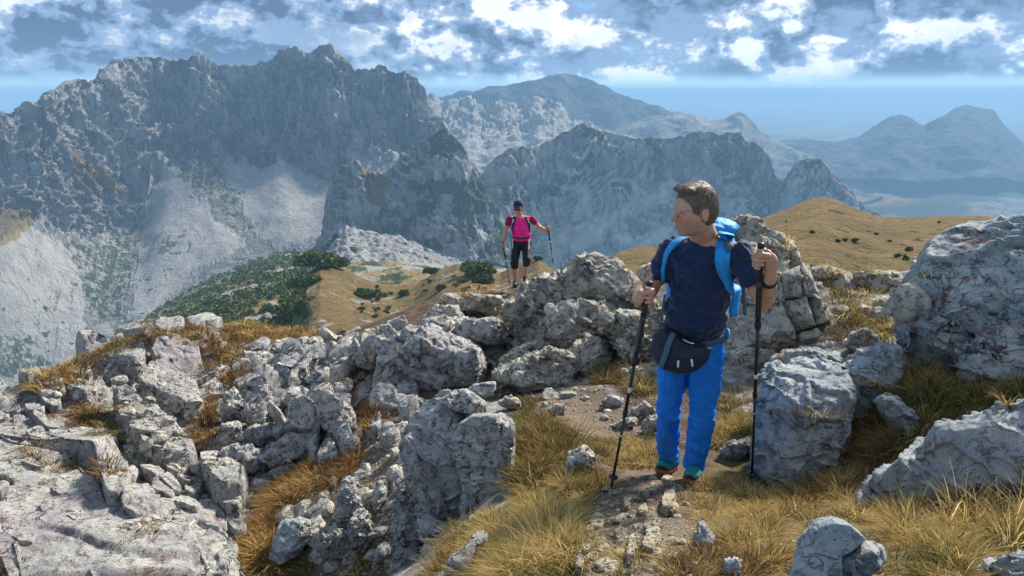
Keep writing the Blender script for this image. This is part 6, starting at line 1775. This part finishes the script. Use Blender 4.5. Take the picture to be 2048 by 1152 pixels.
# t-shirt
T = Solid(np.minimum(np.minimum(shR, shL), waist) - 0.26, np.maximum(np.maximum(shR, shL), neck) + np.array([0.24, 0.24, 0.12]), 0.0055)
T.econe(W(1408, 505, 3.90), chest, (0.165, 0.100), (0.172, 0.125), mX, 0.0)
T.econe(chest, belly, (0.170, 0.125), (0.166, 0.150), mX, 0.04)
T.econe(belly, waist - UP * 0.01, (0.166, 0.150), (0.168, 0.138), mX, 0.04)
T.cone(shR, shL, 0.068, 0.070, 0.05)
T.cone(neck - UP * 0.035, neck - UP * 0.06, 0.078, 0.10, 0.04)
slR = shR + (elR - shR) * 0.62; slL = shL + (elL - shL) * 0.60
T.chain([shR, slR], [0.070, 0.066], 0.03); T.chain([shL, slL], [0.072, 0.068], 0.03)
for a_, b_ in ((slR, elR), (slL, elL)):
    dd = nrm(b_ - a_); T.cut(a_ + dd * 0.005, dd, a_ + dd * 0.045 - 0.095, a_ + dd * 0.045 + 0.095)
nk = nrm(mF * 0.35 + UP); T.cut(neck + nk * 0.0 - UP * 0.012, nk, neck - 0.14, neck + 0.14)
T.cut(waist - UP * 0.045 + mF * 0.0, nrm(-UP + mF * 0.10), waist - np.array([0.3, 0.3, 0.2]), waist + np.array([0.3, 0.3, 0.1]))
T.wrinkle(lambda P: -(ridged(P / np.array([0.16, 0.16, 0.10]) + fbm(P / 0.2, 2)[:, None] * 0.8, 2) - 0.6) * 0.020 - (ridged(P @ np.array([[0.7, 0, 0.7], [0, 1, 0], [-0.7, 0, 0.7]]) / np.array([0.30, 0.3, 0.05]), 2) - 0.6) * 0.008 + fbm(P / 0.05, 2) * 0.003)
TEE_VF = T.mesh(); tee = child('t_shirt', TEE_VF, NAVY, MAN)
# trousers
R = Solid(np.minimum(anR, anL) - np.array([0.28, 0.3, 0.1]), np.maximum(waist, hipL) + np.array([0.28, 0.25, 0.08]), 0.0055)
pel = (hipR + hipL) / 2
R.econe(waist - UP * 0.02, pel, (0.168, 0.132), (0.174, 0.130), mX, 0.0)
R.chain([hipR, hipR * 0.5 + knR * 0.5, knR, knR * 0.5 + anR * 0.5, anR], [0.096, 0.083, 0.069, 0.068, 0.066], 0.016)
R.chain([hipL, hipL * 0.5 + knL * 0.5, knL, knL * 0.5 + anL * 0.5, anL], [0.098, 0.086, 0.073, 0.070, 0.067], 0.016)
for a_ in (anR, anL):
    R.cut(a_ - UP * 0.005, nrm(-UP + np.array([0, 0.15, 0])), a_ - np.array([0.13, 0.13, 0.16]), a_ + np.array([0.13, 0.13, 0.02]))
def pants_fold(P):
    t = fbm(P / 0.25, 2)
    near_knee = np.exp(-(np.minimum(np.abs(P[:, 2] - knR[2]), np.abs(P[:, 2] - knL[2])) / 0.10) ** 2) + np.exp(-(np.minimum(np.abs(P[:, 2] - anR[2]), np.abs(P[:, 2] - anL[2])) / 0.10) ** 2)
    return -(ridged(np.stack([P[:, 0] / 0.20, P[:, 1] / 0.20, P[:, 2] / 0.055 + P[:, 0] * 3 + t], -1), 2) - 0.6) * (0.002 + 0.011 * near_knee) - (ridged(P / np.array([0.07, 0.07, 0.35]), 2) - 0.6) * 0.010 - (ridged(P @ np.array([[0.7, 0, 0.7], [0, 1, 0], [-0.7, 0, 0.7]]) / np.array([0.25, 0.25, 0.06]), 2) - 0.6) * 0.007 + fbm(P / 0.03, 2) * 0.002
R.wrinkle(pants_fold)
PANTS_VF = R.mesh(); pants = child('trousers', PANTS_VF, BLUE, MAN)
# shoes
def shoe(heel, toe, ank, parent, up_mat, sole_mat, sc=1.0, h=0.004, lace=True):
    d = nrm(toe - heel); L = 0.285 * sc; heel = np.array(heel, float)
    d[2] = np.clip(d[2], -0.4, 0.45); d = nrm(d); s_ = nrm(np.cross(UP, d)); u_ = np.cross(d, s_); M = np.stack([d, s_, u_])
    q = lambda a, b, c_: heel + (d * a + s_ * b + u_ * c_) * sc
    U = Solid(q(0.13, 0, 0.05) - 0.21 * sc, q(0.13, 0, 0.05) + 0.21 * sc, h)
    U.ell(q(0.045, 0, 0.055), np.array([0.052, 0.040, 0.045]) * sc, M, 0)
    U.ell(q(0.13, 0.004, 0.052), np.array([0.085, 0.044, 0.036]) * sc, M, 0.03)
    U.ell(q(0.215, 0.004, 0.045), np.array([0.060, 0.047, 0.030]) * sc, M, 0.03)
    U.cone(q(0.055, 0, 0.07), q(0.048, 0, 0.115), 0.044 * sc, 0.042 * sc, 0.03)
    U.cut(q(0, 0, 0.022), -u_, q(0.13, 0, 0.0) - 0.2 * sc, q(0.13, 0, 0.0) + 0.2 * sc)
    so = child('shoe', U, up_mat, parent)
    K = Solid(q(0.13, 0, 0.02) - 0.20 * sc, q(0.13, 0, 0.02) + 0.20 * sc, h)
    K.ell(q(0.05, 0, 0.02), np.array([0.060, 0.043, 0.05]) * sc, M, 0)
    K.ell(q(0.14, 0.003, 0.02), np.array([0.10, 0.043, 0.05]) * sc, M, 0.02)
    K.ell(q(0.215, 0.004, 0.022), np.array([0.068, 0.051, 0.05]) * sc, M, 0.02)
    K.cut(q(0, 0, 0.026), u_, q(0.13, 0, 0.02) - 0.2 * sc, q(0.13, 0, 0.02) + 0.2 * sc)
    K.cut(q(0, 0, -0.004), -u_, q(0.13, 0, 0.02) - 0.2 * sc, q(0.13, 0, 0.02) + 0.2 * sc)
    V_, F_ = K.mesh(); sk = mesh_obj('sole', V_, F_, sole_mat); sk.parent = so
    if lace:
        Z = Solid(q(0.27, 0, 0.03) - 0.07, q(0.27, 0, 0.03) + 0.07, h)
        Z.ell(q(0.262, 0.004, 0.036), np.array([0.022, 0.036, 0.020]) * sc, M, 0)
        V_, F_ = Z.mesh(); k_ = mesh_obj('toe_cap', V_, F_, DARKN); k_.parent = so
        for i in range(4):
            x_ = 0.095 + 0.024 * i; z_ = 0.104 - 0.0075 * i
            V_, F_ = tube([q(x_, -0.026, z_ - 0.012), q(x_ + 0.008, 0.004, z_ - 0.003), q(x_, 0.034, z_ - 0.014)], 0.0035, 6)
            k_ = mesh_obj('lace', V_, F_, DARKN); k_.parent = so
    return so
shoe(footR_heel + np.array([0, 0, 0.008]), footR_toe, anR, MAN, TEAL, SOLE)
shoe(footL_heel + np.array([0, 0, 0.008]), footL_toe, anL, MAN, TEAL, SOLE)
# wrist things
def bangle(a, b, t, r, w_, mat, nm, parent):
    d = nrm(b - a); c_ = a + (b - a) * t
    V_, F_ = tube([c_ - d * w_ * 0.5, c_ - d * w_ * 0.45, c_ + d * w_ * 0.45, c_ + d * w_ * 0.5], [r * 0.8, r, r, r * 0.8], 18)
    return child(nm, (V_, F_), mat, parent)
bangle(elR, wrR, 0.90, 0.037, 0.016, BLACKP, 'wristband', MAN)
bangle(elL, wrL, 0.88, 0.039, 0.030, BLACKP, 'watch_strap', MAN)
# surface helper for straps
def surf(VFs):
    Vs, Fs, b_ = [], [], 0
    for V_, F_ in VFs:
        Vs.append(V_); Fs.append(F_ + b_); b_ += len(V_)
    Vs = np.concatenate(Vs); Fs = np.concatenate(Fs)
    return BVHTree.FromPolygons([tuple(v) for v in Vs.tolist()], [tuple(f) for f in Fs.tolist()])
def drape(bvh, pts, n, fallbackY, lift=0.004):
    P, N, miss = [], [], []
    for q in spline(pts, n):
        o_ = Vector((0, 0, CAMZ)); t_ = pix(q[0], q[1], fallbackY); d_ = Vector(t_ - np.array([0, 0, CAMZ])).normalized()
        loc, nr, ix, ds = bvh.ray_cast(o_, d_, 30.0)
        if loc is None:
            miss.append((Vector(t_), -d_)); continue
        nr = Vector(nr)
        if nr.dot(d_) > 0: nr = -nr
        P.append(np.array(loc) + np.array(nr) * lift); N.append(np.array(nr))
    if len(P) < 2:
        P = [np.array(a) for a, b in miss]; N = [np.array(b) for a, b in miss]
    P = np.array(P); N = np.array(N)
    for _ in range(4):
        N[1:-1] = (N[:-2] + N[1:-1] + N[2:]) / 3; P[1:-1] = (P[:-2] + 2 * P[1:-1] + P[2:]) / 4
    P = P + N / np.linalg.norm(N, axis=1)[:, None] * 0.003
    return P, N
MB_ = surf([TEE_VF, PANTS_VF])
# faint printed contour lines on the shirt
for yy, ph in ((533, 0.0), (548, 1.1), (560, 2.3)):
    xs = np.linspace(1345, 1448, 14)
    P_, N_ = drape(MB_, [(x, yy + 7 * math.sin(x / 11.0 + ph) + 4 * math.sin(x / 5.3 + ph)) for x in xs], 50, 3.8, 0.0005)
    V_, F_ = ribbon(P_, N_, 0.003, 0.0006)
    o = child('shirt_print', (V_, F_), plain_mat('faded_print', (0.035, 0.07, 0.15), 0.85, 0.1), MAN)
# backpack
spine = (chest + belly) / 2
pk = spine - mF * 0.265 + UP * 0.03
PK = empty('backpack', pk - UP * 0.32); tag(PK, 'azure blue hiking backpack worn by the man', 'backpack')
K = Solid(pk - 0.45, pk + 0.45, 0.007)
K.econe(pk - UP * 0.22, pk + UP * 0.10, (0.165, 0.115), (0.175, 0.125), mX, 0.0)
K.econe(pk + UP * 0.10, pk + UP * 0.20, (0.175, 0.125), (0.160, 0.11), mX, 0.03)
K.wrinkle(lambda P: -(ridged(P / np.array([0.12, 0.12, 0.07]), 2) - 0.6) * 0.012)
child('pack_body', K, AZURE, PK)
K = Solid(pk + UP * 0.26 - 0.26, pk + UP * 0.26 + 0.26, 0.006)
K.ell(pk + UP * 0.27, (0.175, 0.130, 0.055), np.stack([mX, mF, UP]), 0)
K.wrinkle(lambda P: -(ridged(P / 0.06, 2) - 0.6) * 0.010)
child('lid', K, AZURE, PK)
for sd in (-1, 1):
    K = Solid(pk + mX * sd * 0.17 - UP * 0.14 - 0.15, pk + mX * sd * 0.17 - UP * 0.14 + 0.15, 0.006)
    K.econe(pk + mX * sd * 0.165 - UP * 0.22, pk + mX * sd * 0.165 - UP * 0.08, (0.04, 0.075), (0.045, 0.08), mX, 0)
    child('side_pocket', K, AZURE, PK)
def strap(pts, n, Y, w_, th, mat, nm, parent, pre=None, post=None, lift=0.005):
    P_, N_ = drape(MB_, pts, n, Y, lift)
    if pre is not None: P_ = np.concatenate([pre, P_]); N_ = np.concatenate([np.tile(N_[:1], (len(pre), 1)) + UP * 0.4, N_])
    if post is not None: P_ = np.concatenate([P_, post]); N_ = np.concatenate([N_, np.tile(N_[-1:], (len(post), 1))])
    V_, F_ = ribbon(P_, N_, np.interp(np.linspace(0, 1, len(P_)), np.linspace(0, 1, len(w_)), w_), th)
    return child(nm, (V_, F_), mat, parent)
strap([(1452, 478), (1448, 500), (1446, 525), (1450, 550), (1458, 575), (1468, 592)], 30, 3.8, [0.085, 0.085, 0.08, 0.07, 0.05, 0.03], 0.012, AZURE, 'shoulder_strap', PK, pre=[shL - mX * 0.075 - mF * 0.06 + UP * 0.085, shL - mX * 0.07 + mF * 0.01 + UP * 0.088])
strap([(1346, 492), (1336, 505), (1329, 525), (1326, 550), (1328, 580), (1332, 600)], 26, 3.9, [0.045, 0.035, 0.028, 0.022, 0.02, 0.02], 0.008, AZURE, 'shoulder_strap', PK, pre=[shR + mX * 0.07 - mF * 0.07 + UP * 0.08, shR + mX * 0.055 + mF * 0.01 + UP * 0.085])
strap([(1452, 470 + 14), (1460, 492), (1466, 500)], 8, 3.8, [0.045, 0.045], 0.016, WEB, 'strap_adjuster', PK, lift=0.010)
strap([(1322, 648), (1335, 664), (1360, 680), (1388, 687), (1420, 684), (1448, 672), (1462, 655)], 40, 4.0, [0.05, 0.04, 0.032, 0.028, 0.034, 0.045, 0.055], 0.006, WEB, 'hip_belt', PK)
strap([(1448, 668), (1458, 655), (1464, 640)], 12, 4.0, [0.06, 0.07, 0.06], 0.014, AZURE, 'hip_wing', PK, lift=0.008)
strap([(1372, 684), (1386, 688), (1400, 688)], 8, 4.0, [0.036, 0.04, 0.036], 0.014, BLACKP, 'buckle', PK, lift=0.008)
V_, F_ = tube(spline([W(1330, 590, 3.90), W(1322, 640, 3.92), W(1314, 690, 3.95)], 12), 0.007, 8); child('loose_webbing', (V_, F_), WEB, PK)
V_, F_ = tube(spline([W(1487, 570, 3.95), W(1489, 600, 3.95), W(1490, 630, 3.95)], 8), 0.010, 8); child('loose_webbing', (V_, F_), WEB, PK)
# waist bag
def outline_solid(poly, Y, T_, p=3.0, n=34, yaw=0.0):
    V_, F_, C_ = rock_geo(poly, Y, T=T_, seed=3, amp=0.0, crack=0.0, p=p, cuts=0, res=1.0) if False else (None, None, None)
    poly = np.array(poly, float); c_px = poly.mean(0); C_ = pix(c_px[0], c_px[1], Y)
    fw = nrm(C_ - np.array([0, 0, CAMZ])); rt = nrm(np.cross(fw, UP)); up_ = np.cross(rt, fw); ds = np.linalg.norm(C_ - np.array([0, 0, CAMZ]))
    Pw = pix(poly[:, 0], poly[:, 1], np.full(len(poly), Y)) - np.array([0, 0, CAMZ]); Pw = Pw * (ds / (Pw @ fw))[:, None]
    P2 = np.stack([Pw @ rt, Pw @ up_], -1)
    D, F_ = cube_sphere(n); th = np.linspace(-math.pi, math.pi, 361); Rt = poly_radius(P2, np.zeros(2), th)
    for _ in range(3): Rt = (np.roll(Rt, 2) + Rt + np.roll(Rt, -2)) / 3
    Rr = np.interp(np.arctan2(D[:, 1], D[:, 0]), th, Rt); s_ = np.hypot(D[:, 0], D[:, 1])
    k = 1 / ((s_ / Rr) ** p + (np.abs(D[:, 2]) / T_) ** p) ** (1 / p); L_ = D * k[:, None]
    L_[:, 2] += yaw * L_[:, 0]
    return C_ + L_[:, :1] * rt + L_[:, 1:2] * up_ + L_[:, 2:] * fw, F_
BAGV = outline_solid([(1301, 694), (1306, 668), (1322, 655), (1342, 660), (1368, 680), (1398, 690), (1424, 694), (1420, 712), (1408, 730), (1385, 744), (1355, 748), (1325, 738), (1306, 720)], 3.86, 0.075, 2.8, yaw=-0.30)
BG = empty('waist_bag', pix(1360, 745, 3.9)); tag(BG, 'dark navy waist bag slung in front of the blue trousers', 'bag')
Vv = BAGV[0] + vnormals(*BAGV) * (fbm(BAGV[0] / 0.06, 2) * 0.006)[:, None]
child('bag_body', (Vv, BAGV[1]), DARKN, BG)
MB_ = surf([(Vv, BAGV[1])])
strap([(1347, 668), (1338, 690), (1330, 715), (1324, 732)], 16, 3.8, [0.03, 0.034, 0.034, 0.03], 0.004, WEB, 'compression_strap', BG)
strap([(1345, 712), (1370, 722), (1400, 716)], 14, 3.8, [0.008, 0.008], 0.004, BLACKP, 'zipper', BG)
strap([(1358, 720), (1357, 733)], 6, 3.8, [0.012, 0.010], 0.005, WHITEP, 'zip_pull', BG)
strap([(1384, 718), (1385, 731)], 6, 3.8, [0.012, 0.010], 0.005, WHITEP, 'zip_pull', BG)
strap([(1364, 681), (1378, 688), (1388, 690)], 8, 3.8, [0.012, 0.014], 0.005, STEEL, 'ladder_lock', BG)
# his poles
pole('black trekking pole in his lowered hand, planted by the rock knob', poleR_top, poleR_tip, 0.17, foam_len=0.24)
pole('black trekking pole in his raised hand, planted beside the upright boulder', poleL_top, poleL_tip, 0.20, foam_len=0.26)

# ================================================================== the woman
wy = gY(1034, 571) or 13.4
WY = wy
wF = nrm((-0.15, -1, 0)); wX = nrm((1, -0.15, 0))
q = lambda x, y, dy=0.0: W(x, y, WY + dy)
wn = q(1039, 432); wch = q(1041, 447); wbe = q(1043, 468, 0.02); wwa = q(1043, 479, 0.04)
wsR = q(1020, 438); wsL = q(1064, 438); weR = q(1010, 462, -0.02); wwR = q(1006, 482, -0.14); weL = q(1079, 455, -0.02); wwL = q(1093, 463, -0.16)
whR = q(1034, 488, 0.02); whL = q(1052, 488, 0.02); wkR = q(1029, 527, -0.06); wkL = q(1054, 520, -0.24); waR = q(1031, 562, 0.02); waL = q(1050, 553, 0.05)
whc = q(1037, 416, -0.04)
wpR_top = q(1005, 485, -0.20); wpR_tip = W(1020, 570, gY(1020, 571) or WY)
wpL_top = q(1095, 449, -0.22); wpL_tip = q(1107, 530, -0.25); 
_pts = np.array([whc, weR, wwR, weL, wwL, waR, waL, wpR_top, wpL_top]); lo, hi = _pts.min(0) - 0.24, _pts.max(0) + 0.22
S2 = Solid(lo, hi, 0.0075)
wf = nrm((-0.25, -0.95, -0.18)); wp_, wM = head(S2, whc, wf, (0, -0.15, 1), 1.05)
S2.cone(wp_(-0.02, 0, -0.05), wn - UP * 0.03, 0.052, 0.058, 0.02)
S2.econe(wn - UP * 0.06, wwa, (0.11, 0.08), (0.12, 0.09), wX, 0.03)
for s_, e_, w_ in ((wsR, weR, wwR), (wsL, weL, wwL)):
    S2.chain([wn - UP * 0.04, s_, e_, e_ * 0.5 + w_ * 0.5, w_], [0.05, 0.048, 0.040, 0.038, 0.028], 0.02)
for h_, k_, a_ in ((whR, wkR, waR), (whL, wkL, waL)):
    S2.chain([wwa, h_, k_, k_ * 0.6 + a_ * 0.4, a_], [0.08, 0.075, 0.052, 0.052, 0.036], 0.03)
d1_ = nrm(wpR_top - wpR_tip); d2_ = nrm(wpL_top - wpL_tip)
grip_hand(S2, wpR_top - d1_ * 0.07, d1_, (-0.5, 0.7, 0.2), 0.014, -1, 1.0, wrist=wwR)
grip_hand(S2, wpL_top - d2_ * 0.08, d2_, (-0.6, 0.6, 0.2), 0.014, -1, 1.0, wrist=wwL)
V, Fc = S2.mesh()
WOM = mesh_obj('person', V, Fc, SKIN, origin=(waR + waL) / 2, attr=face_attr(V, whc, wM, 1.05, 0.0))
tag(WOM, 'person in pink top, black capris and navy headband walking up with two poles', 'person')
C = Solid(whc - 0.2, whc + 0.22, 0.006)
C.ell(wp_(-0.014, 0, 0.062), np.array([0.110, 0.090, 0.085]) * 1.05, wM, 0)
C.cut(wp_(0, 0, 0.035), -wM[2], whc - 0.2, whc + 0.22)
C.ell(wp_(0.085, 0, 0.050), np.array([0.055, 0.070, 0.016]) * 1.05, wM, 0.012)
child('cap', C, NAVY, WOM)
C = Solid(whc - 0.2, whc + 0.2, 0.006)
C.ell(wp_(-0.030, 0, 0.015), np.array([0.094, 0.088, 0.10]) * 1.05, wM, 0)
C.ell(wp_(0.10, 0, -0.03), np.array([0.115, 0.14, 0.15]) * 1.05, wM, 0.004, True)
C.cut(wp_(0, 0, -0.085), -wM[2], whc - 0.2, whc + 0.2)
child('hair', C, HAIR, WOM)
G = Solid(whc - 0.16, whc + 0.16, 0.005)
for sg in (-1, 1): G.ell(wp_(0.098, sg * 0.032, 0.004), np.array([0.010, 0.030, 0.019]) * 1.05, wM, 0.004)
G.cone(wp_(0.103, -0.02, 0.008), wp_(0.103, 0.02, 0.008), 0.006, 0.006, 0)
for sg in (-1, 1): G.cone(wp_(0.09, sg * 0.055, 0.008), wp_(0.0, sg * 0.084, 0.008), 0.005, 0.005, 0)
child('sunglasses', G, BLACKP, WOM)
T = Solid(np.minimum(wsR, wwa) - 0.25, np.maximum(wsL, wn) + 0.25, 0.007)
T.econe(wn - UP * 0.10, wch - UP * 0.06, (0.150, 0.09), (0.165, 0.125), wX, 0)
T.econe(wch - UP * 0.06, wbe, (0.165, 0.130), (0.160, 0.12), wX, 0.04)
T.econe(wbe, wwa - UP * 0.02, (0.160, 0.12), (0.172, 0.125), wX, 0.03)
for sg in (-1, 1): T.ell(wch - UP * 0.10 + wF * 0.07 + wX * sg * 0.075, (0.075, 0.075, 0.08), None, 0.03)
T.cone(wn - UP * 0.03, wn - UP * 0.08, 0.068, 0.10, 0.04)
T.chain([wsR - UP * 0.01, wn - UP * 0.035, wsL - UP * 0.01], [0.054, 0.066, 0.054], 0.03)
nk = nrm(wF * 0.45 + UP); T.cut(wn - UP * 0.0, nk, wn - 0.16, wn + 0.16)
T.cut(wwa - UP * 0.03, -UP, wwa - np.array([0.3, 0.3, 0.15]), wwa + np.array([0.3, 0.3, 0.03]))
T.wrinkle(lambda P: -(ridged(P / np.array([0.12, 0.12, 0.07]), 2) - 0.6) * 0.012)
WT = T.mesh(); child('top', WT, PINK, WOM)
for s_, e_ in ((wsR, weR), (wsL, weL)):
    T = Solid(np.minimum(s_, e_) - 0.16, np.maximum(s_, e_) + 0.16, 0.007)
    m_ = s_ + (e_ - s_) * 0.55
    T.chain([s_ + (wn - s_) * 0.45 - UP * 0.05, s_ - UP * 0.01, m_], [0.052, 0.058, 0.052], 0.03)
    dd = nrm(m_ - s_); T.cut(m_, dd, m_ + dd * 0.05 - 0.09, m_ + dd * 0.05 + 0.09)
    child('sleeve', T, CRIM, WOM)
T = Solid(np.minimum(wkR, wkL) - 0.3, np.maximum(whL, wwa) + 0.25, 0.007)
T.econe(wwa - UP * 0.02, (whR + whL) / 2, (0.165, 0.12), (0.175, 0.13), wX, 0)
hemR = wkR * 0.75 + waR * 0.25; hemL = wkL * 0.75 + waL * 0.25
T.chain([whR, wkR, hemR], [0.098, 0.070, 0.066], 0.03); T.chain([whL, wkL, hemL], [0.098, 0.070, 0.066], 0.03)
for a_, b_ in ((hemR, waR), (hemL, waL)):
    dd = nrm(b_ - a_); T.cut(a_, dd, a_ + dd * 0.05 - 0.09, a_ + dd * 0.05 + 0.09)
T.wrinkle(lambda P: fbm(P / 0.06, 2) * 0.004)
WP = T.mesh(); child('capris', WP, INK, WOM)
for a_, tx in ((waR, (-0.1, -1, 0)), (waL, (0.1, -1, -0.2))):
    shoe(a_ - UP * 0.085 - nrm(tx) * 0.05, a_ - UP * 0.085 + nrm(tx) * 0.2, a_, WOM, DARKN, BLACKP, 0.9, 0.007, lace=False)
MB_ = surf([WT, WP])
WB = empty('backpack', wch - wF * 0.2 - UP * 0.4); tag(WB, 'black backpack with white piping worn by the person in pink', 'backpack')
pk = wch - wF * 0.22 - UP * 0.10
K = Solid(pk - 0.4, pk + 0.4, 0.01)
K.econe(pk - UP * 0.2, pk + UP * 0.17, (0.15, 0.10), (0.155, 0.10), wX, 0)
child('pack_body', K, DARKN, WB)
strap([(1029, 435), (1028, 442), (1027, 452), (1027, 466)], 14, WY, [0.055, 0.05, 0.045, 0.03], 0.012, DARKN, 'shoulder_strap', WB)
strap([(1053, 435), (1055, 442), (1057, 452), (1058, 466)], 14, WY, [0.055, 0.05, 0.045, 0.03], 0.012, DARKN, 'shoulder_strap', WB)
strap([(1028, 438), (1027, 447)], 6, WY, [0.02, 0.02], 0.02, WHITEP, 'piping', WB, lift=0.015)
strap([(1055, 437), (1057, 448)], 8, WY, [0.018, 0.018], 0.02, WHITEP, 'piping', WB, lift=0.015)
strap([(1025, 474), (1034, 476), (1043, 477), (1052, 476), (1061, 473)], 16, WY, [0.03, 0.025, 0.025, 0.03], 0.010, DARKN, 'hip_belt', WB)
strap([(1027, 478), (1026, 488), (1026, 497)], 10, WY, [0.018, 0.014], 0.008, WHITEP, 'loose_webbing', WB)
strap([(1057, 478), (1057, 490), (1057, 500)], 10, WY, [0.018, 0.014], 0.008, WHITEP, 'loose_webbing', WB)
pole('black trekking pole in the lowered hand of the person in pink', wpR_top, wpR_tip, 0.15, foam_len=0.1)
pole('black trekking pole held out sideways by the person in pink', wpL_top, wpL_tip, 0.15, foam_len=0.1)
